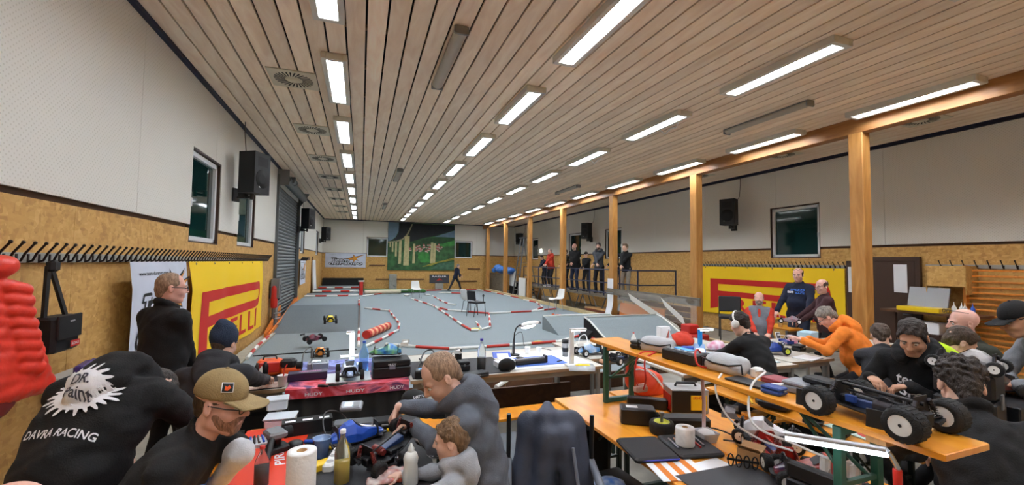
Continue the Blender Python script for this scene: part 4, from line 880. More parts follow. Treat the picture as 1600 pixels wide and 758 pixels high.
def long_p(x, y, w, h):       # wide letter P whose bowl roofs the word, (x, y) upper-left
    st, th = .085*w, .17*h; yb = y-.56*h; r = (y-yb)/2
    top = [(x, y), (x+w-r*.6, y)]+arcp(x+w-r*.6, (y+yb)/2, r*.6, PI/2, -PI/2, 8, r)+[(x+st, yb), (x+st, yb+th), (x+w-r*.75, yb+th)]+arcp(x+w-r*.75, (y+yb)/2, r*.35, -PI/2, PI/2, 6, r-th)+[(x+st, y-th), (x+st, y-h*.93), (x, y-h)]
    # as two simple polygons: the stem with the lower bar, the roof with the end
    A = [(x, y-th), (x+st, y-th), (x+st, yb+th), (x+w-r*.75, yb+th), (x+w-r*.6, yb), (x+st, yb), (x+st, y-h*.93), (x, y-h)][::-1]
    Bp = [(x, y-th), (x, y)]+[(x+w-r*.6, y)]+arcp(x+w-r*.6, (y+yb)/2, r*.6, PI/2, -PI/2, 8, r)+[(x+w-r*.75, yb+th)]+arcp(x+w-r*.75, (y+yb)/2, r*.35, -PI/2, PI/2, 6, r-th)
    return [poly2d(A), poly2d(Bp)]
def pirelli(x, y, w, h):
    sh = long_p(x, y, w, h); lw = w*.83/6.2; k = x+w*.15; lh = h*.40; cy = y-h+lh/2+h*.0
    for ch, wd in (('I', .45), ('R', .95), ('E', .85), ('L', .8), ('L', .8), ('I', .45)):
        q = lw*1.2*wd; sh.append(text2d(ch, lh, k+q/2, cy, wide=q*.86)); k += q*1.17
    return sh
banner('large yellow banner with red lettering on the left wall behind the blue beanie', 'x', XL+.11, 1, 6.42, 10.72, 1.86, 1.42, 1.42, BANY, [(INK_RED, 'red_lettering', pirelli(.42, -.42, 3.6, .92), .005)], .03, 1.)
banner('wide yellow banner with red lettering on the right wall behind the standing pair', 'x', XR-.03, -1, 10.58, 6.36, 1.86, 1.4, 1.25, BANY, [(INK_RED, 'red_lettering', pirelli(.42, -.36, 3.5, .9), .005)], .02, 2.3)
def durango(w, h):
    sl = .18; star = []
    cx, cy = w*.72, -h*.36; R = h*.26
    for k in range(10):
        a = PI/2+.35+k*PI/5; r = R*(1 if k % 2 == 0 else .4); star.append((cx+r*math.cos(a)*(1.9 if k in (8, 9) else 1.), cy+r*math.sin(a)))
    tail = [(w*.36, -h*.46), (w*.66, -h*.30), (w*.97, -h*.10), (w*.72, -h*.36), (w*.66, -h*.44)]
    a = [text2d('Team', h*.26, w*.36, -h*.46, wide=w*.44, shear=.25), text2d('durango', h*.30, w*.50, -h*.72, wide=w*.82, shear=.25)]
    def fat(t, k): xs = [p[0] for p in t[0]]; ys = [p[1] for p in t[0]]; cx_, cy_ = (min(xs)+max(xs))/2, (min(ys)+max(ys))/2; return [(p[0]+dx*k, p[1]+dy*k) for p in t[0] for dx, dy in ((0, 0),)], t[1]
    outl = []
    for t in a:
        for dx, dy in ((-1, -.6), (1, -.6), (0, 1.), (.7, .7), (-.7, .7), (1.6, -1.4)): outl.append(([(p[0]+dx*h*.03, p[1]+dy*h*.03) for p in t[0]], t[1]))
    return [(INK_BLK, 'star_outline', [poly2d([(cx+(p[0]-cx)*1.18, cy+(p[1]-cy)*1.18) for p in star]), poly2d([(p[0], p[1]+(.03*h if i in (1, 2) else -.02*h)) for i, p in enumerate(tail)])], .003), (INK_ORG, 'star', [poly2d(star), poly2d(tail)], .005), (INK_BLK, 'lettering_outline', outl, .007), (BANW, 'lettering', a, .009), (INK_BLK, 'web_address', [text2d('www.team-durango.com', h*.05, w*.35, -h*.12, wide=w*.5)], .005)]
banner('white banner with black lettering and orange star behind the standing man in black', 'x', XL+.11, 1, 4.98, 6.36, 1.86, 1.05, 1.3, BANW, durango(1.36, 1.05), .02, .4, False)
banner('white banner with black lettering and orange star on the far end wall', 'y', YE-.02, -1, -2.0, .30, 2.33, .86, .86, BANW, durango(2.3, .86), .008, .9, False)
banner('small white banner with black lettering beyond the roller shutter', 'x', XL+.03, 1, 17.7, 19.4, 1.9, .95, .95, BANW, durango(1.7, .9), .01, 1.9, False)

# ---- mural on the end wall (a painted board)
mu = T('mural', 'large painted mural of a viaduct over a green valley village', 'painting', (3.7, YE-.045, 1.32))
MW, MHt = 4.24, 3.02
def mq(pts): return [((x-380)/815*MW-MW/2, (660-y)/605*MHt) for x, y in pts]
P('board', box((0, 0, MHt/2), (MW, .04, MHt)), mat('mural_green', (52, 92, 52), .7, noise=.45, nscale=3), mu)
def mural(nm, mt, lv, *polys):
    m_ = MB()
    for p in polys: flat_print(m_, poly2d(mq(p)), lambda u, v: (u, -.021-.0015*lv, v))
    P(nm, m_, mt, mu)
mural('sky', mat('mural_sky', (104, 128, 148), .7, noise=.1, nscale=3), 1, [(380, 55), (505, 55), (505, 160), (470, 240), (420, 285), (380, 295)])
mural('sky_gap', mat('mural_sky', (104, 128, 148)), 2.5, [(940, 222), (1195, 130), (1195, 225), (1050, 222)])
mural('dark_hill', mat('mural_dark', (26, 30, 36), .7, noise=.2, nscale=4), 2, [(508, 55), (1195, 70), (1195, 125), (940, 215), (830, 235), (640, 300), (620, 200), (560, 255), (470, 280), (400, 295), (465, 255), (500, 190)])
mural('far_hill', mat('mural_hill', (38, 74, 40), .7, noise=.3, nscale=4), 3, [(640, 300), (760, 260), (900, 240), (940, 230), (1050, 226), (1195, 230), (1195, 330), (1000, 330), (640, 360)])
mural('bright_meadow', mat('mural_meadow', (58, 132, 58), .7, noise=.3, nscale=4), 4, [(745, 430), (870, 420), (890, 560), (780, 560), (740, 500)], [(970, 330), (1195, 260), (1195, 330), (1060, 350)])
mural('yellow_slope', mat('mural_ochre', (150, 140, 52), .7, noise=.25, nscale=5), 5, [(790, 615), (900, 570), (1195, 490), (1195, 520), (1000, 560), (900, 600)])
mural('grey_slope', mat('mural_teal', (70, 110, 86), .7, noise=.25, nscale=5), 5, [(900, 640), (1000, 570), (1195, 540), (1195, 650)])
vil = MB(); rv = random.Random(3); VR = mat('mural_roofs', (160, 82, 74), .7, noise=.4, nscale=30); VW = mat('mural_houses', (206, 190, 176), .7, noise=.2, nscale=20)
v1, v2 = MB(), MB()
for k in range(70):
    x, y = rv.uniform(640, 1035), rv.gauss(370, 22); s_ = rv.uniform(9, 18)
    if 890 < x < 965: continue
    flat_print(v1, poly2d(mq([(x-s_, y), (x+s_, y), (x+s_*.5, y-s_*.8), (x-s_*.6, y-s_*.8)])), lambda u, v: (u, -.031-.0001*(k % 9), v))
    flat_print(v2, poly2d(mq([(x-s_*.8, y+s_*.7), (x+s_*.8, y+s_*.7), (x+s_*.8, y), (x-s_*.8, y)])), lambda u, v: (u, -.030-.0001*(k % 9), v))
o_ = P('village_roofs', v1, VR, mu); o_['kind'] = 'stuff'; o_ = P('village_houses', v2, VW, mu); o_['kind'] = 'stuff'
MC = mat('mural_pier', (186, 176, 128), .7, noise=.12, nscale=8)
mural('bridge_deck', mat('mural_deck', (150, 140, 112), .7), 8, [(380, 300), (470, 290), (545, 262), (595, 205), (640, 110), (655, 68), (672, 68), (650, 130), (612, 215), (560, 268), (490, 300), (380, 318)])
for p in ([(400, 310), (412, 310), (412, 370), (400, 370)], [(427, 308), (446, 308), (446, 430), (427, 430)], [(465, 305), (488, 305), (488, 485), (465, 485)], [(512, 288), (543, 280), (540, 575), (506, 578)], [(578, 225), (636, 225), (632, 600), (566, 598)], [(680, 320), (706, 320), (706, 570), (674, 570)], [(898, 298), (926, 298), (922, 566), (890, 566)], [(930, 306), (960, 306), (955, 560), (924, 562)]):
    mural('pier', MC, 9, p)

# ---- red and white marker hoses
TR, TW = mat('marker_red', (196, 52, 40), .6), mat('marker_white', (232, 232, 226), .6)
def marker(label, pts, seg=.5, r=.031, z=TZ, straight=True):
    P3 = [Vector((p[0], p[1], z+r)) for p in pts]; t = T('marker_hose', label, 'track marker', (P3[0].x, P3[0].y, z)); O = Vector((P3[0].x, P3[0].y, z)); c = 0
    for a, b in zip(P3[:-1], P3[1:]):
        n = max(1, round((b-a).length/seg))
        for k in range(n):
            p, q = a.lerp(b, k/n), a.lerp(b, (k+1)/n); w_ = c % 2 == 0
            P('white_section' if w_ else 'red_section', MB().cyl(p-O, q-O, r, n=7), TW if w_ else TR, t); c += 1
    return t
def mk(label, px, **k): z = k.pop('z', TZ); return marker(label, [gz(x, y, z+.04) for x, y in px], z=z, **k)
mk('red and white marker hose along the left track edge', [(386, 559), (402, 540), (424, 521)], seg=.42)
mk('red and white marker hose along the near front of the track', [(603, 537), (650, 541), (702, 544), (760, 541), (830, 536), (868, 533), (940, 537)], seg=.62)
mk('red and white marker hose rising to the right-hand jump', [(872, 533), (905, 524)], seg=.5)
mk('angled red and white marker hose by the left ramp', [(570, 481), (608, 485), (624, 505), (622, 515), (596, 529), (570, 541)], seg=.5)
mk('long red and white marker hose from the far white chair to the yellow tip', [(642, 466), (676, 477), (702, 493), (722, 507), (736, 515), (748, 515)], seg=.7)
mk('short red and white marker hose with a hooked end before the black chair', [(752, 514), (766, 510), (764, 490)], seg=.6)
mk('small red and white marker piece standing beside the yellow tip', [(744, 503), (752, 513)], seg=.4)
mk('red and white marker hose across the middle of the track', [(676, 478), (700, 484), (764, 489), (830, 486), (848, 480), (838, 472), (818, 468)], seg=.8)
mk('red and white marker hose branching towards the right-hand white chair', [(830, 486), (868, 482)], seg=.8)
mk('red and white marker hose behind the black chair', [(676, 462), (690, 470), (700, 474), (712, 476)], seg=.8)
mk('far red and white marker hose before the end wall', [(566, 462), (600, 458), (640, 455), (690, 453), (745, 452), (768, 456), (810, 465)], seg=1.1)
mk('second far red and white marker hose beneath the walking person', [(686, 457), (725, 458)], seg=.8)
mk('red and white marker hose on the floor ahead of the orange car', [(858, 498), (880, 507), (900, 514), (912, 521), (930, 530)], seg=.5)
mk('short red and white marker hose under the pit tables', [(775, 604), (797, 590)], seg=.35)
for lb, x, y in (('yellow marker disc at the front hose', 842, 536), ('yellow marker disc beside the hooked hose', 742, 515)):
    S('marker_disc', MB().lathe([(.14, 0), (.12, .03), (.05, .045), (.0001, .045)], 16), mat('marker_yellow', (222, 214, 70), .6), lb, 'disc', gz(x, y, TZ))
# ---- the left ramp: slope, table top and rollers behind
RZ = .5
rp = T('jump_ramp', 'large grey carpeted jump ramp with flat top at the left of the track', 'ramp', (-1.0, 13, TZ))
def rib(pts, x0, x1): return MB().loft([[(x0, y, z) for y, z in pts], [(x1, y, z) for y, z in pts]], smooth=False)
P('slope', rib([(-1.25, 0), (-.6, .1), (.2, .24), (1.0, .36), (1.62, .42), (1.62, 0)][::-1], -.98, .98), CARPETD, rp)
P('table_top', rib([(1.62, 0), (1.62, .42), (4.9, .42), (4.9, 0)][::-1], -.98, .98), CARPET, rp)
P('side_panel', MB().prism([(-1.25, 0), (-.6, .1), (.2, .24), (1.0, .36), (1.62, .42), (4.9, .42), (4.9, 0)][::-1], 0, .02, M=Matrix(((0, 0, 1, .99), (1, 0, 0, 0), (0, 1, 0, 0), (0, 0, 0, 1)))), BROWNP, rp)
for k in range(5): P('end_marker', box((-.78+k*.39, 4.86, .45), (.39, .08, .06), b=.02), TW if k % 2 == 0 else TR, rp)
for j, (y, z0) in enumerate(((19.5, .42), (22.2, .42), (25.0, .42))):
    rl = T('jump_roller', 'grey carpeted roller jump, %s behind the left ramp' % ORD[j+0].replace('nearest', 'first'), 'ramp', (-1.05, y, TZ), group='roller jumps')
    P('hump', rib([(-.75, 0), (-.6, .34), (.0, .44), (.7, .34), (1.0, 0)][::-1], -1.0, 1.0), CARPETD, rl)
    for k in range(5): P('edge_marker', box((-.8+k*.4+(.2 if j % 2 else 0)*0, -.6, .37), (.4, .09, .07), b=.025), TW if (k+j) % 2 else TR, rl)
S('black_wall_pad', box((0, 0, .42), (2.3, .3, .84), b=.03), BLACKM, 'long black pad standing against the far left corner', 'pad', (-.95, 27.5, 0))
mk('red and white marker hose along the right edge of the left ramp', [(561, 468), (561, 476)], z=.5, seg=.5)
mk('red and white marker hose at the foot of the left ramp side', [(561, 513), (560, 540)], seg=.5)
ob = T('side_board', 'orange boards leaning along the left edge of the ramp', 'board', (-2.03, 12.4, TZ), group=None)
for k, (y0, y1, z0, z1) in enumerate(((11.2, 13.6, .0, .52), (13.6, 16.6, .1, .5))):
    P('plank', MB().loft([[(-.02, y0-12.4, 0), (.02, y0-12.4, 0), (.02, y0-12.4, .12+z0), (-.02, y0-12.4, .12+z0)], [(-.1, y1-12.4, 0), (-.06, y1-12.4, 0), (-.06, y1-12.4, z1), (-.1, y1-12.4, z1)]], smooth=False), mat('orange_board', (226, 128, 44), .5), ob)
P('plank', MB().loft([[(.05, -1.1, .02), (.08, -1.1, .02), (.08, -1.1, .10), (.05, -1.1, .10)], [(-.02, 4.2, .38), (.01, 4.2, .38), (.01, 4.2, .52), (-.02, 4.2, .52)]], smooth=False), mat('orange_board', (226, 128, 44), .5), ob)
# sausage kerb
sk = T('sausage_kerb', 'red and cream striped sausage kerb beside the left ramp', 'kerb', gz(572, 530, TZ)); d = gz(606, 515, TZ)-gz(572, 530, TZ)
for k in range(11):
    p, q = d*(k/11), d*((k+.96)/11); P('red_band' if k % 2 == 0 else 'cream_band', MB().cyl(Vector((p.x, p.y, .1)), Vector((q.x, q.y, .1)), .1, n=14), TR if k % 2 == 0 else mat('cream_band', (232, 170, 130), .6), sk)
# far things on the track
gj = T('green_jump', 'low green jump board lying in the far left of the track', 'ramp', (1.6, 25.6, TZ)); P('deck', MB().prism([(-1.4, -.5), (2.0, -.7), (2.0, .5), (-1.4, 1.2)], .05, .16), mat('green_turf', (66, 110, 58), .9), gj); P('edge_strip', box((.2, -.62, .17), (1.6, .1, .05), b=.02), TW, gj)
S('foam_roll', MB().cyl((-.95, 0, .12), (.95, .35, .12), .12, n=14), mat('cream_foam', (216, 206, 180), .7), 'cream foam roll lying in front of the green jump board', 'roll', (1.2, 24.3, TZ))
rb = T('corner_post', 'red and white post at the corner of the left rollers', 'post', gz(564, 461, TZ)); P('post', box((0, 0, .35), (.18, .18, .7), b=.02), RED, rb); P('cap_plate', box((0, 0, .73), (.3, .2, .06), b=.01), TW, rb)
S('stone_pillar', MB().box((0, 0, .5), (.46, .3, 1.0), b=.03).box((.1, -.16, .3), (.12, .08, .1), b=.02), mat('grey_stone', (150, 150, 142), .8, noise=.1), 'grey upright slab standing against the far end wall', 'slab', (1.92, 27.45, TZ))
bs = T('sign_board', 'low dark sign board with red emblem before the far end wall', 'sign', gy(686, 454, 27.0)*1.0); bs.location.z = TZ
P('panel', box((0, 0, .72), (1.25, .05, .55), b=.01), mat('sign_dark', (64, 64, 68), .6), bs); P('foot', box((0, 0, .25), (.5, .25, .4), b=.03), mat('grey_stone', (150, 150, 142), .8, noise=.1), bs)
m_ = MB(); flat_print(m_, poly2d([(-.2, .6), (0, .78), (.22, .6), (.1, .66), (-.08, .62)]), lambda u, v: (u, -.028, v)); P('emblem', m_, INK_RED, bs)
m_ = MB(); flat_print(m_, text2d('RAZLER', .09, 0, .88, wide=.9), lambda u, v: (u, -.028, v)); P('lettering', m_, INKW, bs)
for lb, x0, x1, z in (('brown shelf strip on the end wall left of the mural', .5, 1.45, 1.62), ('brown shelf strip on the end wall right of the mural', 6.75, 7.6, 1.45), ('long brown bumper rail low on the end wall', 6.0, 7.4, .62), ('dark bumper rail low on the left of the end wall', .9, 3.9, .75)):
    S('wall_strip', box((0, 0, 0), (x1-x0, .05, .07), b=.01), BROWNP, lb, 'strip', ((x0+x1)/2, YE-.03, z))
wp_ = T('white_sheet_panel', 'tall white panel leaning at the far left wall', 'panel', (-2.08, 22.6, 0)); P('sheet', box((0, 0, .95), (.06, 1.1, 1.9), R=(0, -.06, 0)), PAPER, wp_)
for lb, c, d in (('brown roof hatch plate high on the far left wall', (XL+.02, 20.6, 1.95), (.03, .9, .12)), ('dark narrow board hung low on the far left wall', (XL+.02, 22.2, 1.6), (.03, .35, .9))): S('wall_board', box((0, 0, 0), d), BROWNP, lb, 'board', c)
# fire extinguisher by the shutter
fe = T('fire_extinguisher', 'red fire extinguisher hanging beside the roller shutter', 'extinguisher', (XL+.12, 12.35, .95)); P('cylinder', MB().lathe([(.001, -.3), (.07, -.29), (.08, -.25), (.08, .2), (.06, .27), (.025, .3), (.02, .34)], 16), RED, fe); P('valve', MB().box((0, 0, .36), (.05, .05, .06), b=.01).box((.02, .03, .41), (.03, .14, .02), b=.006), BLACK, fe); P('hose', MB().tube([(.04, 0, .36), (.12, .02, .3), (.12, .02, 0), (.1, .02, -.1)], .014, 6), BLACK, fe); P('wall_bracket', box((-.09, 0, .1), (.03, .1, .3)), BLACK, fe)
pd_ = T('power_cabinet', 'grey electrical box with handles beside the roller shutter', 'cabinet', (XL+.14, 12.2, .0)); P('case', box((0, .25, 1.15), (.2, .3, .5), b=.01), GREYM, pd_)
for k in range(3): P('rung', MB().tube([(.0, .05, .25+k*.14), (.1, .1, .25+k*.14), (.1, .5, .25+k*.14), (0, .55, .25+k*.14)], .015, 6), STEEL, pd_)
P('stand_post', box((0, .25, .45), (.06, .3, .9)), GREYM, pd_)

# ---- chairs
def shell_chair(label, loc, rz, mshell, mleg, group=None):
    t = T('chair', label, 'chair', loc, rz, group); sh_ = MB()
    prof = [(.22, .425), (.19, .452), (.1, .445), (-.08, .44), (-.17, .455), (-.21, .52), (-.235, .65), (-.27, .80), (-.275, .84)]
    wd = [.2, .22, .225, .225, .22, .215, .21, .19, .15]
    top = [[((-1+2*j/8)*w_, y+.0*abs(-1+2*j/8), z+.03*abs(-1+2*j/8)**2.5*(1 if i < 5 else .2)+(0 if i < 5 else 0)) for j in range(9)] for i, ((y, z), w_) in enumerate(zip(prof, wd))]
    o = len(sh_.v); vs = [p for r in top for p in r]; fs = [(i*9+j, (i+1)*9+j, (i+1)*9+j+1, i*9+j+1) for i in range(8) for j in range(8)]
    n = len(vs); bot = [(x, y-(.012 if k//9 > 4 else 0), z-(.014 if k//9 <= 4 else .003)) for k, (x, y, z) in enumerate(vs)]
    ring = [j for j in range(9)]+[i*9+8 for i in range(1, 9)]+[8*9+j for j in range(7, -1, -1)]+[i*9 for i in range(7, 0, -1)]
    fs2 = [tuple(n+q for q in f[::-1]) for f in fs]+[(ring[k], ring[(k+1) % len(ring)], n+ring[(k+1) % len(ring)], n+ring[k]) for k in range(len(ring))]
    sh_.add(vs+bot, [tuple(f[::-1]) for f in fs]+[tuple(f[::-1]) for f in fs2], 0, True); P('shell', sh_, mshell, t)
    for x, y in ((-.17, .16), (.17, .16), (-.17, -.14), (.17, -.14)): P('leg', MB().tube([(x*.8, y*.75, .43), (x, y, .40), (x*1.25, y*1.35, 0)], .011, 7), mleg, t)
    return t
def padded_chair(label, loc, rz, m=None, group=None):
    t = T('chair', label, 'chair', loc, rz, group); m = m or mat('chair_black', (28, 28, 31), .6)
    P('seat', box((0, .02, .46), (.44, .43, .06), b=.025), m, t); P('backrest', box((0, -.22, .70), (.42, .05, .32), b=.025, R=(.15, 0, 0)), m, t)
    for x in (-.2, .2):
        P('leg', MB().tube([(x, .2, .44), (x, .24, 0)], .011, 7), BLACK, t); P('leg', MB().tube([(x, -.25, .8), (x, -.2, .45), (x, -.26, 0)], .011, 7), BLACK, t)
    return t
shell_chair('white plastic chair standing alone in the far left track', gz(650, 466, TZ), 3.25, WHITE, STEEL)
shell_chair('white plastic chair standing right behind the black chair', gz(737, 490, TZ)+Vector((0, .35, 0)), -1.2, WHITE, BLACK)
padded_chair('black padded chair in the middle of the track', gz(744, 494, TZ), -1.15)
shell_chair('white plastic chair beside the timber kerb below the spectators', gz(874, 487, TZ)+Vector((0, .3, 0)), 1.75, WHITE, STEEL)
S('foot_switch', MB().ell((0, 0, .06), (.16, .1, .06), 12), WHITE, 'white disc lying beside the far white chair', 'disc', gz(636, 463, TZ)); S('foot_switch', MB().ell((0, 0, .05), (.16, .1, .05), 12), WHITE, 'white disc lying right of the far white chair', 'disc', gz(668, 462, TZ))
mp_ = T('short_post', 'small dark post on a white tape beyond the black chair', 'post', gz(755, 474, TZ)); P('stem', MB().cyl((0, 0, 0), (0, 0, .32), .02), BLACK, mp_); P('knob', MB().ell((0, 0, .34), (.05, .05, .06)), BLACK, mp_)

# ---- right-hand jumps near the pit
wj = T('wedge_jump', 'grey carpeted wedge jump with white edges and dark side near the pit', 'ramp', (6.35, 8.9, TZ)); cs = [(-.62, 0), (-.2, .16), (.1, .30), (.4, .42), (.62, .46), (.62, 0)]
P('ramp_surface', rib(cs[::-1], -1.0, 1.15), CARPET, wj)
P('side_board', MB().prism(cs[::-1], 0, .025, M=Matrix(((0, 0, 1, -1.03), (1, 0, 0, 0), (0, 1, 0, 0), (0, 0, 0, 1)))), BLACKM, wj)
P('white_edge', MB().tube([(-1.02, y, z+.015) for y, z in cs[:-1]]+[(1.17, .62, .475)]+[(1.17, y, z+.015) for y, z in cs[:-1][::-1]], .022, 6), TW, wj)
wk = T('wedge_jump', 'farther grey wedge jump with a long white top edge', 'ramp', (5.75, 10.3, TZ)); cs = [(-.55, 0), (-.1, .18), (.3, .34), (.5, .36), (.5, 0)]
P('ramp_surface', rib(cs[::-1], -1.0, 1.1), CARPET, wk); P('white_edge', MB().tube([(-1.0, .45, .37), (1.1, .45, .37), (1.12, -.2, .16), (1.12, -.55, .02)], .022, 6), TW, wk)
S('dark_block', MB().loft([[(-.3, -.2, 0), (.3, -.2, 0), (.3, .2, 0), (-.3, .2, 0)], [(.1, -.18, .28), (.28, -.18, .28), (.28, .18, .28), (.1, .18, .28)]], smooth=False), BLACKM, 'black wedge block between the two grey jumps', 'block', gz(922, 528, TZ))
S('flat_board', box((0, 0, .05), (.9, .5, .05), R=(.12, 0, .2)), PLY, 'loose plywood board lying before the farther wedge jump', 'board', gz(884, 504, TZ))

# ---- spectators' platform
PX0, PX1, PY0, PY1, PH = 8.02, 9.55, 10.95, 20.6, .8
pl = T('driving_platform', 'raised grey stage platform with steel scissor legs along the right wall', 'platform', ((PX0+PX1)/2, (PY0+PY1)/2, 0))
O = Vector(pl.location); AL = mat('stage_aluminium', (120, 124, 128), .4, .7)
for k in range(5):
    y0 = PY0+k*1.93; P('deck_board', box((0, y0+.96-O.y, PH-.04), (PX1-PX0, 1.92, .08), b=.006), GREYWOOD, pl)
    for e in (.12, 1.8):
        for x in (PX0+.12, PX1-.12):
            P('leg', MB().cyl((x-O.x, y0+e-O.y-(.3 if e < 1 else -.3)*0, PH-.08), (x-O.x, y0+e-O.y+(.45 if e < 1 else -.45), 0), .022, n=8), AL, pl)
    for x in (PX0+.12,):
        P('brace', MB().cyl((x-O.x, y0+.57-O.y, 0), (x-O.x, y0+.12-O.y+.9, PH-.08), .016, n=8), AL, pl)
RB = mat('railing_blue', (46, 54, 84), .4, .3)
rl = T('railing', 'blue-grey steel railing along the front of the spectators platform', 'railing', (PX0-.03, (PY0+PY1)/2, PH)); O = Vector(rl.location)
for k in range(11): P('post', box((0, PY0+.03+k*.962-O.y, .46), (.035, .035, .92)), RB, rl)
for z in (.9, .45, .1): P('rail', MB().cyl((0, PY0-O.y, z), (0, PY1-O.y, z), .02, n=8), RB, rl)
P('rail', MB().cyl((0, PY0-O.y, .9), (1.4, PY0-O.y, .9), .02, n=8), RB, rl); P('rail', MB().cyl((0, PY0-O.y, .45), (1.4, PY0-O.y, .45), .02, n=8), RB, rl); P('post', box((1.4, PY0-O.y, .46), (.035, .035, .92)), RB, rl)
S('transmitter', MB().box((0, 0, 0), (.16, .1, .08), b=.02).cyl((0, .02, 0), (0, .02, .16), .006), BLACK, 'black radio transmitter held by the bald spectator', 'transmitter', (8.12, 15.78, 1.93), 0)
S('white_trainers', MB().box((0, 0, .05), (.3, .11, .1), b=.03).box((0, .2, .05), (.3, .11, .1), b=.03), WHITE, 'white trainers on the platform under the orange-red jacket', 'shoes', (8.2, 18.05, PH))
# white wrapped strip round the third post, plank and film between posts
wr_ = T('white_wrap', 'curved white plastic sheet hung on the post beside the platform', 'sheet', (7.74, 12.05, 0)); P('strip', MB().grid(lambda u, v: (-.03-.22*max(0, v-.55)**1.5*2.2, (u-.5)*.34, 1.42-v*1.28), 6, 18), PAPER, wr_); P('tape', box((-.05, 0, .95), (.02, .4, .05), b=.005), GREYM, wr_)
S('tie_plank', box((0, 0, 0), (.05, 4.1, .20), b=.008), GREYWOOD, 'grey weathered plank fixed between the two near timber posts', 'plank', (7.72, 10.2, 1.0))
FILM = mat('film_plastic', (226, 224, 216), .25, trans=.55, ior=1.02, alpha=.5)
fm = T('plastic_film', 'wrinkled translucent plastic film hanging from the grey plank', 'film', (7.66, 9.9, 1.05))
P('film', MB().grid(lambda u, v: (.03*math.sin(u*21)+.02*math.sin(v*13+u*5), (u-.5)*3.4, -v*(.75-.25*abs(u-.5))), 40, 12), FILM, fm)
for k, (y0, z0, y1, z1) in enumerate(((10.9, 1.03, 8.75, .35), (9.4, 1.0, 8.6, .6))):
    S('film_strip', MB().loft([[(-.0, y0, z0), (.01, y0, z0), (.01, y0-.15, z0-.2), (0, y0-.15, z0-.2)], [(0, y1, z1), (.01, y1, z1), (.01, y1-.1, z1-.22), (0, y1-.1, z1-.22)]], smooth=False), mat('tape_white', (222, 216, 206), .4), ('long' if k == 0 else 'short')+' whitish film strip slanting below the grey plank', 'strip', (7.58, 0, 0))
S('orange_panel', box((0, 0, .34), (.03, 2.1, .68), R=(0, .12, 0)), mat('rust_orange', (208, 122, 54), .5), 'orange board leaning under the grey plank', 'panel', (7.8, 10.6, .0))
for k in range(5): S('brown_plank', box((0, 0, 0), (.04, 2.6-.15*k, .13), b=.006), BROWNP, 'brown stacked plank behind the film, %s from the bottom' % ORD[k].replace('nearest', 'first'), 'plank', (8.25, 9.75+.05*k, .09+.155*k), group='planks behind the film')
for k in range(5): S('red_board', box((0, 0, 0), (.5, 1.9, .035), b=.004), mat('red_brown_board', (142, 66, 40), .5) if k % 2 else PLY, 'board stacked beneath the platform, %s from the bottom' % ORD[k].replace('nearest', 'first'), 'board', (8.1, 12.9+.04*k, .03+.065*k), group='boards under the platform')
S('white_sack', MB().ell((0, 0, .25), (.16, .2, .27), 14), PAPER, 'white sack standing beneath the platform', 'sack', (8.9, 13.1, 0))
# stepladder and clutter at the far right
la = T('stepladder', 'tall aluminium stepladder among clutter at the far right', 'ladder', (8.25, 22.3, 0)); la.scale = (1.2, 1.3, 1.45)
for s_ in (-1, 1):
    P('rail', MB().cyl((-.1, s_*.3, 0), (.25, s_*.17, 2.25), .032, n=8), AL, la); P('rail', MB().cyl((.95, s_*.3, 0), (.35, s_*.17, 2.25), .02, n=8), AL, la)
for k in range(7): z = .28*(k+1); P('step', box((-.1+.35*z/2.25, 0, z), (.09, .6-.13*2*z/2.25, .025)), AL, la)
P('top_cap', box((.3, 0, 2.27), (.3, .45, .04), b=.01), AL, la)
P('cross_stay', MB().cyl((.1, -.22, 1.3), (.6, -.22, 1.3), .01), AL, la)
pn = T('display_board', 'plain white board standing in front of the ladder', 'board', (7.95, 20.7, 0)); P('panel', box((0, 0, .55), (.05, .95, 1.1), b=.01), WHITE, pn)
pn = T('display_board', 'white board standing behind the second far post', 'board', (8.6, 24.0, 0)); P('panel', box((0, 0, .95), (.05, 1.1, .9), b=.01), WHITE, pn); P('foot', box((0, 0, .25), (.05, 1.0, .5)), BLACKM, pn)
S('grey_partition', MB().box((0, 0, .6), (.06, 3.0, 1.2)), GREYWOOD, 'grey wooden partition behind the farthest post', 'partition', (8.2, 25.9, 0))
bp_ = T('tarpaulin_bundle', 'blue and white tarpaulin bundle on top of the grey partition', 'tarpaulin', (8.35, 25.2, 1.2)); Sx = SDF(); Sx.ell((0, 0, .22), (.4, .7, .22)).ell((-.1, .5, .35), (.3, .45, .2)).ell((.1, -.9, .2), (.35, .7, .2)).ell((-.25, .9, .2), (.2, .3, .18))
P('bundle', Sx.mesh('bundle', mat('blue_tarp', (34, 92, 176), .4, col2=(70, 130, 200), nscale=3.5), .05, wr=.03, wf=12), None, bp_)
S('dark_desk', MB().box((0, 0, .72), (.9, 1.3, .05)).box((0, -.6, .36), (.8, .05, .72)).box((0, .6, .36), (.8, .05, .72)).box((0, 0, .85), (.5, .7, .2), b=.02), BLACKM, 'dark desk with equipment behind the white board', 'desk', (9.3, 23.9, 0))
S('leaning_lath', MB().cyl((0, 0, 0), (.35, -.75, 1.6), .035, n=6), CURBW, 'pale lath leaning beside the spectators platform', 'lath', (9.3, 22.2, .0))
st = T('wooden_steps', 'orange-brown wooden steps up to the spectators platform', 'steps', (8.5, 20.7, 0))
for k in range(4): P('tread', box((0, .3-.2*k+.15, .2*(k+1)-.02), (.8, .26, .04)), PLY, st)
P('stringer', box((-.4, .1, .4), (.04, .8, .8)), PLY, st); P('stringer', box((.4, .1, .4), (.04, .8, .8)), PLY, st)
S('exit_sign', box((0, 0, 0), (.03, .28, .22), b=.005), emit('lit_sign', (240, 245, 240), 1.2), 'small glowing white sign on the right wall', 'sign', gx(845, 392, XR-.04))

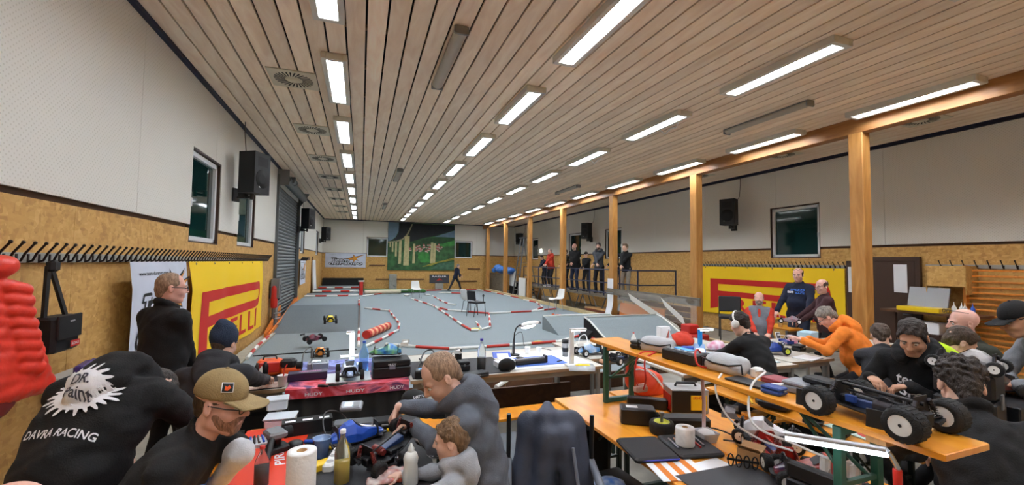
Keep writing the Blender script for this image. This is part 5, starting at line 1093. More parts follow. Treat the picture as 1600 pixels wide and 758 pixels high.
# ---- right wall: brown door, notices, wall bars, shelf
dr = setp(bpy.data.objects.new('door_2', None), kind='structure'); COL.objects.link(dr); dr.location = (XR, 5.52, 0)
W('leaf', box((-.04, 0, 1.02), (.05, .84, 2.02), b=.006), DKBROWN, dr); W('frame', MB().box((-.05, .47, 1.02), (.07, .08, 2.04)).box((-.05, -.47, 1.02), (.07, .08, 2.04)).box((-.05, 0, 2.07), (.07, 1.02, .08)), DKBROWN, dr); W('handle', MB().cyl((-.08, -.36, 1.0), (-.12, -.36, 1.0), .012).cyl((-.12, -.36, 1.0), (-.12, -.24, 1.0), .01), STEEL, dr)
dr = setp(bpy.data.objects.new('door_3', None), kind='structure'); COL.objects.link(dr); dr.location = (XR, 6.22, 0)
W('leaf', box((-.04, 0, 1.02), (.05, .2, 2.02), b=.006), DKBROWN, dr)
for lb, y0, y1, z0, z1 in (('white paper notice on the brown door', 5.22, 5.44, 1.41, 1.96), ('narrow white paper notice beside the nearest timber post', 6.16, 6.28, 1.35, 1.9)):
    S('notice', box((0, 0, 0), (.004, y1-y0, z1-z0)), PAPER, lb, 'notice', (XR-.07, (y0+y1)/2, (z0+z1)/2))
wb = T('wall_bars', 'orange gymnastic wall bars at the right edge', 'wall bars', (9.9, 3.45, 0)); WBM = wood('wall_bar_orange', (206, 122, 40), (230, 148, 60), (3, 3, 3), .4)
for y in (-1.0, 0, .88): P('upright', box((0, y, 1.05), (.1, .04, 1.8)), WBM, wb)
for k in range(18): P('rung', box((-.03, -.06, .25+k*.095), (.03, 1.9, .032), b=.008), WBM, wb)
wc = T('wall_cabinet', 'small open osb wall box above the brown shelf', 'box', (9.86, 4.5, 1.45)); wc.scale = (1, .62, 1)
for c, d in (((0, 0, .48), (.36, .86, .02)), ((0, -.43, .24), (.36, .02, .48)), ((0, .43, .24), (.36, .02, .48)), ((-.17, 0, .30), (.02, .86, .34))): P('board', box(c, d), OSB, wc)
sf = T('wall_shelf', 'dark wooden shelf table on the right wall under the osb box', 'shelf', (9.65, 4.75, 0)); P('top', box((0, -.1, 1.10), (.6, 1.35, .04)), BROWNP, sf); P('leg', box((-.2, -.4, .54), (.06, .06, 1.08)), DKBROWN, sf); P('leg', box((-.2, .4, .54), (.06, .06, 1.08)), DKBROWN, sf)
og = T('organiser_box', 'yellow parts organiser with its clear lid raised', 'organiser', (9.5, 4.74, 1.12), 0); P('tray', box((0, 0, .04), (.35, .62, .08), b=.01), YELLOW, og); P('lid', box((.17, 0, .25), (.03, .58, .36), b=.005, R=(0, .25, 0)), mat('clear_lid', (190, 194, 200), .2, trans=.35), og)
for k, y in enumerate((4.36, 4.28, 4.22, 4.14)):
    S('glue_bottle', MB().lathe([(.03, 0), (.032, .1), (.02, .13), (.008, .15), (.004, .2)], 10), WHITE if k < 3 else BLUE, 'small glue bottle on the brown shelf, %s from the organiser' % ORD[k].replace('nearest', 'first'), 'bottle', (9.6+.04*(k % 2), y, 1.12), group='bottles on the brown shelf')
S('paper_box', box((0, 0, .12), (.3, .5, .24), b=.01), PAPER, 'white paper stack hanging under the brown shelf', 'paper', (9.6, 4.75, .70))
S('low_cupboard', box((0, 0, .4), (.4, .6, .7), b=.01), DKBROWN, 'dark low cupboard under the brown shelf', 'cupboard', (9.65, 4.75, 0))
# ---- left wall: red jacket, bag, white shelf
jk = T('puffer_jacket', 'red quilted puffer jacket hanging from the coat rail', 'jacket', (-2.02, 3.36, 1.46)); Jm = SDF()
for k in range(10): z = .30-k*.072; Jm.cap((0.02, -.30-.008*k, z), (.02, .10+.034*k, z-.05), .05+.003*k, None, .018)
Jm.ell((.04, -.05, .38), (.07, .14, .07)); [Jm.cap((.06, .0+.02*q, .26-.072*q), (.08, .10+.022*q, .235-.072*q), .044+.001*q, None, .014) for q in range(8)]
P('jacket_shell', Jm.mesh('jacket_shell', mat('red_nylon', (226, 58, 40), .38, bump=.25, bscale=30), .008, wr=.003, wf=45, seed=4), None, jk); P('lining', MB().ell((.02, -.1, -.44), (.07, .3, .10), 14), mat('dark_red_lining', (110, 18, 18), .6), jk)
P('zip', MB().tube([(.10, -.2, .32), (.115, -.18, 0), (.12, -.15, -.3)], .006, 5), BLACK, jk)
bg = T('shoulder_bag', 'black shoulder bag with red badge hanging from the coat rail', 'bag', (-2.05, 3.95, 1.36)); BAGM = mat('black_nylon', (20, 20, 23), .55, bump=.2, bscale=150)
bg.scale = (.9, .6, .64); P('bag_body', box((0, .08, -.02), (.16, .46, .40), b=.04), BAGM, bg); P('flap', box((.085, .08, .06), (.02, .44, .26), b=.008), BAGM, bg)
P('strap', MB().loft([[(-.02, -.14, .18), (-.02, -.08, .18), (-.0, -.08, .18), (0, -.14, .18)], [(.0, -.18, .74), (0, -.11, .75), (.02, -.11, .75), (.02, -.18, .74)]], smooth=False), BAGM, bg); P('strap', MB().loft([[(-.0, .18, .18), (-.0, .24, .18), (.02, .24, .18), (.02, .18, .18)], [(.0, -.14, .74), (0, -.07, .74), (.02, -.07, .74), (.02, -.14, .74)]], smooth=False), BAGM, bg); P('strap_loop', box((.03, -.12, .74), (.06, .13, .12), b=.03), BAGM, bg)
def wall_print(parent, nm, shapes, x, cy, cz, mt): m_ = MB(); [flat_print(m_, s_, lambda u, v: (x, cy+u, cz+v)) for s_ in shapes]; return P(nm, m_, mt, parent)
wall_print(bg, 'badge', [poly2d([(-.09, -.035), (.09, -.035), (.09, .035), (-.09, .035)])], .0975, .17, -.14, INKR); wall_print(bg, 'badge_lettering', [text2d('RC', .035, -.04, 0), text2d('RACE', .03, .03, -.0, wide=.08)], .0985, .17, -.14, INKW); wall_print(bg, 'bag_lettering', [text2d('team', .022, 0, 0, wide=.09)], .0975, .1, .12, INKW)
sh_ = T('wall_ledge', 'pale grey wall ledge with a purple tool on it behind the splat hoodie', 'ledge', (-2.05, 4.45, .98)); P('ledge', box((0, 0, 0), (.22, .75, .06), b=.01), mat('ledge_grey', (186, 186, 180), .5), sh_); P('bracket', box((-.08, 0, -.08), (.06, .6, .12)), mat('ledge_grey', (186, 186, 180), .5), sh_)
S('marker_tool', MB().box((0, 0, .03), (.06, .26, .06), b=.015).cyl((0, .1, .03), (0, .24, .03), .02), mat('purple_plastic', (62, 40, 110), .4), 'purple and black hand tool lying on the wall ledge', 'tool', (-2.02, 4.3, 1.01), .2)
# ================================================================ pit tables
GTOP = mat('table_grey', (196, 190, 178), .45, noise=.05, nscale=8); GEDGE = mat('table_edge', (150, 122, 92), .55); GLEG = mat('table_leg', (146, 146, 142), .4, .4)
PITM = mat('pit_mat_black', (34, 34, 37), .6, bump=.2, bscale=200); PITG = mat('pit_mat_grey', (62, 64, 68), .65, bump=.15, bscale=160)
def grey_table(label, x0, x1, y0, y1, z=.75, leg=GLEG, group='grey work tables'):
    t = T('work_table', label, 'table', ((x0+x1)/2, (y0+y1)/2, 0), group=group); w2, d2 = (x1-x0)/2, (y1-y0)/2
    P('table_board', box((0, 0, z-.014), (2*w2, 2*d2, .028), b=.004), GTOP, t); P('edge_band', box((0, -d2-.003, z-.014), (2*w2, .008, .03)), GEDGE, t); P('edge_band', box((0, d2+.003, z-.014), (2*w2, .008, .03)), GEDGE, t)
    P('apron', box((0, -d2+.05, z-.06), (2*w2-.1, .03, .06)), leg, t); P('apron', box((0, d2-.05, z-.06), (2*w2-.1, .03, .06)), leg, t)
    for x in (-w2+.05, w2-.05):
        for y in (-d2+.05, d2-.05): P('leg', box((x, y, (z-.03)/2), (.04, .04, z-.03), b=.004), leg, t)
    return t
grey_table('grey work table in front of the blue beanie', -1.36, -.60, 4.30, 5.10); grey_table('grey work table under the printed cloth', -.585, .47, 4.24, 5.30); grey_table('grey work table with black and blue mats behind the grey hoodie', .485, 2.62, 4.22, 5.35)
grey_table('grey work table with white cloth left of the raised bench', 2.64, 3.62, 4.55, 5.65); grey_table('white work table behind the raised bench', 3.64, 5.0, 4.62, 5.4); grey_table('grey work table before the boy with headphones', 3.2, 4.86, 3.62, 4.58)
grey_table('grey work table left of the orange hoodie', 4.9, 5.62, 3.72, 4.9); grey_table('grey work table behind the orange hoodie', 5.66, 6.5, 4.36, 5.0); grey_table('grey work table beside the nearest timber post', 6.54, 7.66, 4.12, 4.8)
def steel_stand(w_, h, inward, m=DKGREEN):      # folding U-shaped leg stand of a beer-garden set, in the x = const plane
    s_ = MB()
    for y in (-w_/2, w_/2): s_.box((0, y, h/2), (.035, .035, h), b=.004)
    s_.box((0, 0, .02), (.035, w_, .035), b=.004); s_.box((0, 0, h-.02), (.035, w_, .035), b=.004)
    br = MB(); br.cyl((0, -w_*.3, h*.45), (inward, 0, h-.01), .009, n=6).cyl((0, w_*.3, h*.45), (inward, 0, h-.01), .009, n=6).box((0, 0, h*.45), (.02, w_, .02))
    return s_, br
def beer_set(name, label, cat, c, L, w_, h, rz, z0=0., group=None, wm=None, planks=1, near=.22, lm=DKGREEN):
    t = T(name, label, cat, (c[0], c[1], z0), rz, group); wm = wm or BENCHW      # long side along local y
    for k in range(planks): P('board', box(((k-(planks-1)/2)*w_/planks, 0, h-.0135), (w_/planks-.002, L, .027), b=.005), wm, t)
    for q in (-1, 1):
        s_, br = steel_stand(w_*.86, h-.03, .28)
        o = P('leg_stand', s_, lm, t, (0, q*(L/2-(near if q < 0 else .22)), 0), (0, 0, PI/2 if q < 0 else -PI/2)); P('brace', br, lm, o)
    for q in (-1, 1): P('batten', box((0, q*(L/2-.22), h-.04), (w_*.9, .07, .025)), PLY, t)
    return t
beer_set('beer_table', 'orange lacquered beer table with black tool case, nearest the camera aisle', 'table', (1.82, 2.18), 2.2, .52, .77, 0, group='orange beer tables')
beer_set('beer_table', 'orange lacquered beer table under the raised bench', 'table', (2.37, 2.22), 2.2, .52, .769, 0, group='orange beer tables')
beer_set('beer_bench', 'orange beer bench raised on the tables with a big black model truck on it', 'bench', (2.06, 2.10), 2.36, .29, .48, .02, .77, near=.36, lm=mat('bench_green', (40, 92, 78), .4))
beer_set('beer_bench', 'orange beer bench standing behind the red drawstring bag', 'bench', (3.32, 3.90), 2.2, .25, .48, -PI/2+.03, wm=BENCHX)
beer_set('beer_bench', 'orange beer bench behind the seated grey hoodie', 'bench', (1.28, 3.86), 1.55, .28, .48, -PI/2+.02, wm=BENCHX)
beer_set('beer_table', 'orange beer table along the right of the raised bench under the black hoodie', 'table', (3.35, 2.46), 1.4, .62, .77, 0, group='orange beer tables')
beer_set('beer_table', 'orange beer table at the right edge under the model wheels', 'table', (4.28, 1.60), 1.05, .52, .77, PI/2, group='orange beer tables')
beer_set('beer_table', 'orange beer table with a black pit mat before the grey hoodie', 'table', (-.13, 2.60), 1.40, 1.06, .765, 0, planks=2)
beer_set('beer_bench', 'orange beer bench at the left wall under the splat hoodie', 'bench', (-1.72, 3.0), 2.2, .26, .48, 0)
# benches under the other seated people
for lb, c, L, rz in (('plain bench under the blue beanie', (-1.0, 3.62), .9, PI/2), ('plain bench under the boy with headphones', (3.66, 3.12), .8, PI/2), ('plain bench under the grey hoodie', (.66, 2.0), .8, 0), ('plain bench under the black hoodie', (4.2, 2.4), .7, 0), ('plain bench under the thick dark hair', (2.85, 1.0), .9, PI/2), ('plain bench under the lime hood', (4.72, 2.16), .5, .6), ('plain bench under the khaki cap', (-1.0, 2.2), .8, 0), ('plain bench under the orange hoodie', (5.9, 3.6), .8, .6), ('plain bench under the bald man in olive', (5.45, 2.3), .8, 0)):
    beer_set('beer_bench', 'orange '+lb, 'bench', c, L, .3, .44, rz, group='benches under seated people')
padded_chair('black padded chair beside the seated vest person', gx(1142, 530, 7.2)*1.0, 2.4); bpy.data.objects[-1] if False else None
shell_chair('pale grey chair carrying the seated vest person', (7.02, 6.0, 0), 2.28, mat('chair_pale', (170, 180, 184), .5), STEEL)
S('red_crate', MB().box((0, 0, .15), (.4, .6, .3), b=.02).box((0, .1, .4), (.3, .3, .2), b=.03), RED, 'red crate standing beside the timber post under the film', 'crate', (7.35, 8.0, 0))
tt = T('side_table', 'small orange table with a cup beside the seated vest person', 'table', (7.7, 6.3, 0)); P('board', box((0, 0, .72), (.5, 1.2, .03), b=.004), BENCHW, tt)
for q in (-1, 1): P('leg', box((0, q*.5, .35), (.4, .04, .7)), STEEL, tt)
# printed cloth on the second table
CL, _nt, _b = nodes('printed_cloth')
def _cl(nt, b):
    N = nt.nodes.new; L = nt.links.new; g = N('ShaderNodeTexCoord'); mp = N('ShaderNodeMapping'); mp.inputs['Scale'].default_value = (1.2, 2.2, 2.2); L(g.outputs['Object'], mp.inputs[0])
    n = N('ShaderNodeTexNoise'); n.inputs['Scale'].default_value = 2.2; n.inputs['Detail'].default_value = 7; n.inputs['Distortion'].default_value = 1.5; L(mp.outputs[0], n.inputs[0])
    sp = N('ShaderNodeSeparateXYZ'); L(g.outputs['Object'], sp.inputs[0]); a = N('ShaderNodeMath'); a.operation = 'MULTIPLY_ADD'; L(sp.outputs[1], a.inputs[0]); a.inputs[1].default_value = .38; L(n.outputs['Fac'], a.inputs[2])
    r = N('ShaderNodeValToRGB'); L(a.outputs[0], r.inputs[0]); e = r.color_ramp.elements; e[0].position = .22; e[0].color = (*srgb((200, 44, 56)), 1); e[1].position = .8; e[1].color = (*srgb((74, 84, 170)), 1)
    for p, c in ((.32, (232, 120, 140)), (.42, (92, 40, 90)), (.55, (48, 52, 120)), (.66, (150, 160, 220))): x = e.new(p); x.color = (*srgb(c), 1)
    L(r.outputs[0], b.inputs['Base Color']); b.inputs['Roughness'].default_value = .6
_cl(_nt, _b)
cl = T('table_cloth', 'red and blue printed pit cloth hanging over the table edge', 'cloth', (-.06, 4.77, .75))
P('cloth', MB().box((0, 0, .004), (1.06, 1.1, .008)).box((0, -.553, -.035), (1.06, .006, .085)), CL, cl)
def cprint(s_, h, x, w_, nm='cloth_lettering'): m_ = MB(); flat_print(m_, text2d(s_, h*.8, x, -.045, wide=w_*.8), lambda u, v: (u, -.5575, v)); P(nm, m_, INKW, cl)
cprint('HUDY', .035, -.3, .18); cprint('HUDY', .035, .05, .2); cprint('HUDY', .04, .42, .16)
m_ = MB(); [flat_print(m_, text2d('HUDY', .05, 0, 0, wide=.2), lambda u, v, o=o: (o[0]-v, o[1]+u, .0095)) for o in ((.36, -.1), (.36, .25))]; P('cloth_lettering', m_, INKW, cl)
hang = S('black_skirt', MB().grid(lambda u, v: (-.5+u*1.0, .012*math.sin(u*40), -v*.62), 60, 4), mat('black_mesh', (34, 33, 32), .8), 'black mesh skirt hanging beneath the printed pit cloth', 'skirt', (-.06, 4.24, .70))
for lb, c, d, mt, z in (('black pit mat on the table before the beanie', (-.98, 4.62), (.7, .6), PITM, .75), ('black pit mat on the table behind the grey hoodie', (1.02, 4.62), (1.0, .72), PITM, .75), ('blue work mat on the white board', (1.95, 4.62), (.62, .42), mat('blue_mat', (82, 116, 200), .6), .757), ('large black pit mat on the near beer table', (.06, 2.62), (.72, 1.30), PITM, .765), ('dark grey pit mat on the near orange table', (1.86, 1.58), (.5, .62), PITG, .77), ('white pit mat before the boy with headphones', (4.3, 4.1), (.9, .7), mat('pale_blue_mat', (196, 214, 220), .6), .75)):
    S('pit_mat', box((0, 0, .004), (d[0], d[1], .007), b=.002), mt, lb, 'mat', (c[0], c[1], z), random.uniform(-.03, .03))
S('white_board', box((0, 0, .003), (.95, .8, .006)), PAPER, 'white board lying under the blue work mat', 'board', (2.06, 4.72, .75), .02)
rm = T('printed_mat', 'orange-red printed pit mat under the paper towel roll', 'mat', (-.47, 2.80, .765)); P('mat', box((0, 0, .003), (.40, .94, .005)), mat('orange_red_mat', (230, 62, 28), .5), rm)
m_ = MB(); flat_print(m_, text2d('PIRELLI', .055, 0, 0, wide=.34), lambda u, v: (.05-v*.95-u*.2, .05+u, .0065)); P('mat_lettering', m_, INKW, rm)

# ---------------------------------------------------------------- model cars
RIMW = mat('rim_white', (236, 236, 234), .35); RIMY = mat('rim_yellow', (216, 226, 60), .4); SHK = mat('shock_dark', (54, 52, 56), .35, .6); CARB = mat('car_black', (26, 26, 29), .45)
_WH = {}
def wheel_mesh(r, w_, dish=True):
    k = (round(r, 3), round(w_, 3))
    if k not in _WH:
        ty = MB().lathe([(r*.60, -w_/2), (r*.9, -w_/2), (r, -w_*.36), (r*1.01, 0), (r, w_*.36), (r*.9, w_/2), (r*.60, w_/2), (r*.58, 0), (r*.60, -w_/2)], 22)
        for j in range(22): a = 2*PI*j/22; ty.box((r*1.0*math.cos(a), r*1.0*math.sin(a), 0), (r*.06, r*.14, w_*.7), R=(0, 0, a))
        ri = MB().lathe([(r*.61, -w_*.46), (r*.52, -w_*.40), (r*.2, -w_*.30), (r*.12, -w_*.42), (.0001, -w_*.42)], 20); ri.lathe([(r*.6, -w_*.45), (r*.6, w_*.45)], 20)
        ri2 = ri
        nut = MB().lathe([(r*.1, -w_*.47), (r*.1, -w_*.36)], 6)
        _WH[k] = (ty, ri2, nut)
    return _WH[k]
def tri_wheel(t, c, r, w_, side, rim, tyre=None, steer=0.):
    ty, ri, nut = wheel_mesh(r, w_); key = ('m', round(r, 3), round(w_, 3), rim.name, side)
    if key not in _WH: _WH[key] = (ty.mesh('wheel', tyre or RUBBER), ri.mesh('rim', rim), nut.mesh('wheel_nut', SHK))
    a = _WH[key]; rot = (0, PI/2 if side < 0 else -PI/2, steer)
    o = P('wheel', a[0], None, t, c, rot); P('rim', a[1], None, o); P('wheel_nut', a[2], None, o)
def rc_car(label, loc, rz, L=.40, W_=.25, r=.042, w_f=.03, w_r=.04, rim=RIMW, body=None, wing=None, chassis=CARB, accent=None, tilt=None, shocks=True, name='model_car', lettering=None, stripe=None, group='model racing cars', wheels=True):
    t = T(name, label, 'model car', loc, rz, group, rot=tilt); wb = L*.72; g = r*.62     # front towards +y
    P('chassis', MB().prism([(-.05*L/.4, -wb*.48), (.05*L/.4, -wb*.48), (.075*L/.4, -wb*.2), (.07*L/.4, wb*.15), (.035*L/.4, wb*.55), (-.035*L/.4, wb*.55), (-.07*L/.4, wb*.15), (-.075*L/.4, -wb*.2)], g, g+.006), chassis, t)
    q = L/.4
    P('bumper', MB().prism([(-.045*q, wb*.55), (.045*q, wb*.55), (.03*q, wb*.68), (-.03*q, wb*.68)], g+.004, g+.014), CARB, t)
    P('shock_tower', box((0, wb*.46, g+.055*q), (.10*q, .006, .075*q), taper=.75), chassis, t); P('shock_tower', box((0, -wb*.44, g+.06*q), (.11*q, .006, .085*q), taper=.75), chassis, t)
    P('gearbox', box((0, -wb*.42, g+.025*q), (.05*q, .07*q, .05*q), b=.008), CARB, t); P('gearbox', box((0, wb*.44, g+.02*q), (.045*q, .06*q, .04*q), b=.008), CARB, t)
    P('motor', MB().cyl((-.04*q, -wb*.2, g+.03*q), (.02*q, -wb*.2, g+.03*q), .02*q, n=14).cyl((.02*q, -wb*.2, g+.03*q), (.035*q, -wb*.2, g+.03*q), .016*q), accent or SHK, t)
    P('battery', box((0.0, wb*.08, g+.02*q), (.05*q, .13*q, .03*q), b=.004), mat('battery_blue', (36, 60, 110), .4), t)
    P('brace', MB().cyl((0, wb*.4, g+.06*q), (0, -wb*.36, g+.05*q), .005*q, n=6), chassis, t)
    for fy, rr, ww in ((wb/2, r*.96, w_f), (-wb/2, r, w_r)):
        for s_ in (-1, 1):
            xw = s_*(W_/2-ww/2)
            P('arm', MB().loft([[(s_*.03*q, fy-.025*q, g+.004), (s_*.03*q, fy+.025*q, g+.004), (s_*.03*q, fy+.02*q, g+.014), (s_*.03*q, fy-.02*q, g+.014)], [(xw*.86, fy-.01*q, r*.8), (xw*.86, fy+.01*q, r*.8), (xw*.86, fy+.01*q, r*.8+.01), (xw*.86, fy-.01*q, r*.8+.01)]], smooth=False).cyl((s_*.02*q, fy, r), (xw, fy, r), .004*q, n=6), chassis, t)
            if shocks:
                a, b = Vector((s_*.04*q, fy*(.93), g+.088*q)), Vector((xw*.7, fy*.95, r*.85)); sk_ = MB().cyl(a, a.lerp(b, .5), .008*q, n=8).cyl(a.lerp(b, .5), b, .003*q, n=6)
                pts = [a.lerp(b, .12+.8*k/48)+Vector((.011*q*math.cos(k*.9), .011*q*math.sin(k*.9), 0)) for k in range(49)]; sk_.tube(pts, .0018*q, 4); P('shock', sk_, accent or SHK, t)
            if wheels: tri_wheel(t, (xw, fy, rr), rr, ww, s_, rim, steer=0)
    if body:
        secs = [(wb*.62, .018, .012, .03), (wb*.48, .03, .03, .05), (wb*.25, .05, .055, .062), (wb*.05, .075, .07, .085), (-wb*.08, .078, .062, .115), (-wb*.25, .065, .045, .105), (-wb*.42, .045, .03, .07), (-wb*.56, .035, .02, .05)]
        rg = []
        for y, hw, tw, hz in secs: hw, tw, hz = hw*q, tw*q*.8, hz*q; rg.append([(-hw, y, g+.008), (-hw, y, g+.008+hz*.45), (-tw, y, g+hz), (0, y, g+hz*1.04), (tw, y, g+hz), (hw, y, g+.008+hz*.45), (hw, y, g+.008), (0, y, g+.006)])
        P('body_shell', MB().loft(rg, smooth=False), body, t)
        P('cockpit_window', MB().loft([[(-.035*q, wb*.10, g+.084*q), (.035*q, wb*.10, g+.084*q), (.03*q, wb*.12, g+.078*q), (-.03*q, wb*.12, g+.078*q)], [(-.042*q, -wb*.05, g+.1165*q), (.042*q, -wb*.05, g+.1165*q), (.04*q, -wb*.04, g+.110*q), (-.04*q, -wb*.04, g+.110*q)]], smooth=False), BLACK, t)
        if stripe: P('body_stripe', MB().loft([[(s_*.02*q+dx*q, y, g+hz*q*1.04+.004*q) for dx in (-.014, .014)]+[(s_*.02*q+.014*q, y, g+hz*q*1.0), (s_*.02*q-.014*q, y, g+hz*q*1.0)] for s_ in (0,) for y, hz in ((wb*.48, .05), (wb*.25, .062), (wb*.05, .085))], smooth=False), stripe, t)
        if lettering:
            for s_ in (-1, 1): m_ = MB(); flat_print(m_, text2d(lettering, .03*q, 0, 0, wide=.09*q), lambda u, v: (s_*(.0785*q+.001), s_*u-wb*.02, g+.026*q+v)); P('body_lettering', m_, INKK, t)
    if wing:
        P('wing', MB().loft([[(-.085*q, -wb*.60, g+.115*q), (.085*q, -wb*.60, g+.115*q), (.085*q, -wb*.60, g+.119*q), (-.085*q, -wb*.60, g+.119*q)], [(-.085*q, -wb*.80, g+.128*q), (.085*q, -wb*.80, g+.128*q), (.085*q, -wb*.80, g+.133*q), (-.085*q, -wb*.80, g+.133*q)]], smooth=False).box((-.087*q, -wb*.7, g+.122*q), (.004, .085*q, .035*q)).box((.087*q, -wb*.7, g+.122*q), (.004, .085*q, .035*q)).cyl((-.02*q, -wb*.5, g+.07*q), (-.02*q, -wb*.66, g+.12*q), .004).cyl((.02*q, -wb*.5, g+.07*q), (.02*q, -wb*.66, g+.12*q), .004), wing, t)
    return t
def shell(n, c, c2=None, ns=9): return mat('shell_'+n, c, .3, col2=c2, nscale=ns, coat=.3)
# on the track
def on_ramp(px, py): p = gz(px, py, .34); return p
rc_car('yellow bodied model buggy climbing the left ramp', gz(516, 503, .33), .15, .46, .32, .06, .045, .055, rim=CARB, body=shell('yellow', (226, 204, 40)), wing=CARB, tilt=(.15, 0, .1), group='model cars on the track')
rc_car('pink and black model buggy jumping on the left track', gz(492, 533, .2), -.9, .42, .28, .05, .04, .05, rim=CARB, body=shell('pink', (150, 60, 86), (40, 34, 40)), wing=CARB, tilt=(.1, .15, -1.1), group='model cars on the track')
rc_car('orange and white model buggy nearest the pit on the left track', gz(500, 556, TZ), .1, .44, .32, .058, .04, .055, rim=CARB, body=shell('orange', (236, 140, 40)), stripe=TW, wing=CARB, group='model cars on the track')
rc_car('flat orange model car racing on the right of the track', gz(877, 500, TZ), -1.35, .5, .26, .05, .04, .045, rim=CARB, body=shell('orange_red', (236, 98, 34)), wing=shell('orange_red', (236, 98, 34)), group='model cars on the track')

# ---------------------------------------------------------------- small goods
def bottle(label, loc, h, r, m, cap, liquid=None, lv=.3, rz=0, name='bottle', neck=.35):
    t = T(name, label, 'bottle', loc, rz); P('bottle_body', MB().lathe([(.001, 0), (r*.9, 0), (r, h*.03), (r, h*.55), (r*.9, h*.65), (r*neck, h*.85), (r*neck*.9, h*.94)], 20), m, t)
    P('bottle_cap', MB().lathe([(r*neck*1.08, h*.93), (r*neck*1.08, h*.995), (r*neck*.9, h), (.0001, h)], 14), cap, t)
    if liquid: P('liquid', MB().lathe([(.001, .004), (r*.86, .006), (r*.94, h*.04), (r*.94, h*lv), (.001, h*lv)], 18), liquid, t)
    return t
def cup(label, loc, h=.1, r=.038, m=WHITE, inner=None, name='cup'):
    return S(name, MB().lathe([(.001, .001), (r*.72, 0), (r, h), (r*1.06, h), (r*1.04, h*1.02), (r*.95, h), (r*.9, h*.85), (.001, h*.82)], 18), m, label, 'cup', loc)
def cable(label, pts, r=.006, m=BLACK, name='cable'):
    P_ = [Vector(p) for p in pts]; o = P_[0].copy(); out = []
    for i in range(len(P_)-1):
        a, b, c, d = P_[max(i-1, 0)], P_[i], P_[i+1], P_[min(i+2, len(P_)-1)]
        for k in range(5):
            t = k/5; out.append(.5*((2*b)+(-a+c)*t+(2*a-5*b+4*c-d)*t*t+(-a+3*b-3*c+d)*t**3)-o)
    out.append(P_[-1]-o); return S(name, MB().tube(out, r, 6), m, label, 'cable', o)
def case(label, loc, d, m, rz=0, name='tool_case', extra=None, b=.012, cat='case'):
    t = T(name, label, cat, loc, rz); P('case_base', box((0, 0, d[2]*.3), (d[0], d[1], d[2]*.6), b=b), m, t); P('case_lid', box((0, 0, d[2]*.81), (d[0]*.98, d[1]*.98, d[2]*.36), b=b), m, t); P('latch', box((0, -d[1]/2-.004, d[2]*.6), (d[0]*.16, .012, d[2]*.22), b=.003), extra or GREYM, t); return t
def lbl(parent, nm, x0, x1, y0, y1, z, mt=PAPER): return P(nm, box(((x0+x1)/2, (y0+y1)/2, z), (x1-x0, y1-y0, .0015)), mt, parent)
def charger(label, loc, rz, d=(.2, .14, .07), m=BLACK, scr=(70, 130, 210)):
    t = T('charger', label, 'charger', loc, rz); P('housing', box((0, 0, d[2]/2), d, b=.01), m, t); P('control_panel', box((0, -.0, d[2]+.001), (d[0]*.86, d[1]*.7, .004)), mat('panel_grey', (88, 92, 98), .5), t); P('display', box((-d[0]*.1, d[1]*.08, d[2]+.004), (d[0]*.45, d[1]*.28, .004)), emit('lcd_%d_%d_%d' % scr, scr, .5), t)
    for k in range(4): P('button', MB().cyl((-d[0]*.3+k*d[0]*.2, -d[1]*.22, d[2]), (-d[0]*.3+k*d[0]*.2, -d[1]*.22, d[2]+.008), .008, n=10), PAPER, t)
    return t
def lipo_bag(label, loc, rz, s_=1.):
    t = T('battery_bag', label, 'bag', loc, rz); Sb = SDF(); Sb.ell((0, 0, .05*s_), (.13*s_, .06*s_, .055*s_), k=.03).cap((-.09*s_, -.02*s_, .03*s_), (.09*s_, -.02*s_, .03*s_), .035*s_, k=.03).cap((-.09*s_, .02*s_, .06*s_), (.09*s_, .02*s_, .065*s_), .04*s_, k=.03).plane((0, 0, .0), (0, 0, -1))
    P('pouch', Sb.mesh('pouch', mat('silver_fabric', (176, 178, 180), .5, bump=.3, bscale=60), .008, wr=.003, wf=70), None, t)
    P('piping', MB().tube([(-.13*s_, -.058*s_, .02), (-.125*s_, -.062*s_, .075*s_), (-.05*s_, -.066*s_, .055*s_), (.05*s_, -.066*s_, .055*s_), (.125*s_, -.062*s_, .075*s_), (.13*s_, -.058*s_, .02)], .006*s_, 6), BLACK, t); return t
def screwdriver(label, loc, rz, hm, rot=None, L=.2, group=None):
    t = T('screwdriver', label, 'tool', loc, rz, group, rot=rot); P('handle', MB().lathe([(.001, 0), (.012, .003), (.013, .05), (.009, .08), (.011, .095), (.003, .1)], 10), hm, t); P('shaft', MB().cyl((0, 0, .098), (0, 0, .1+L*.5), .0025, n=6), STEEL, t); return t
def at(px, py, z): return gz(px, py, z)
Z1 = .765; ZB = 1.25; ZA = .772; ZT = .752
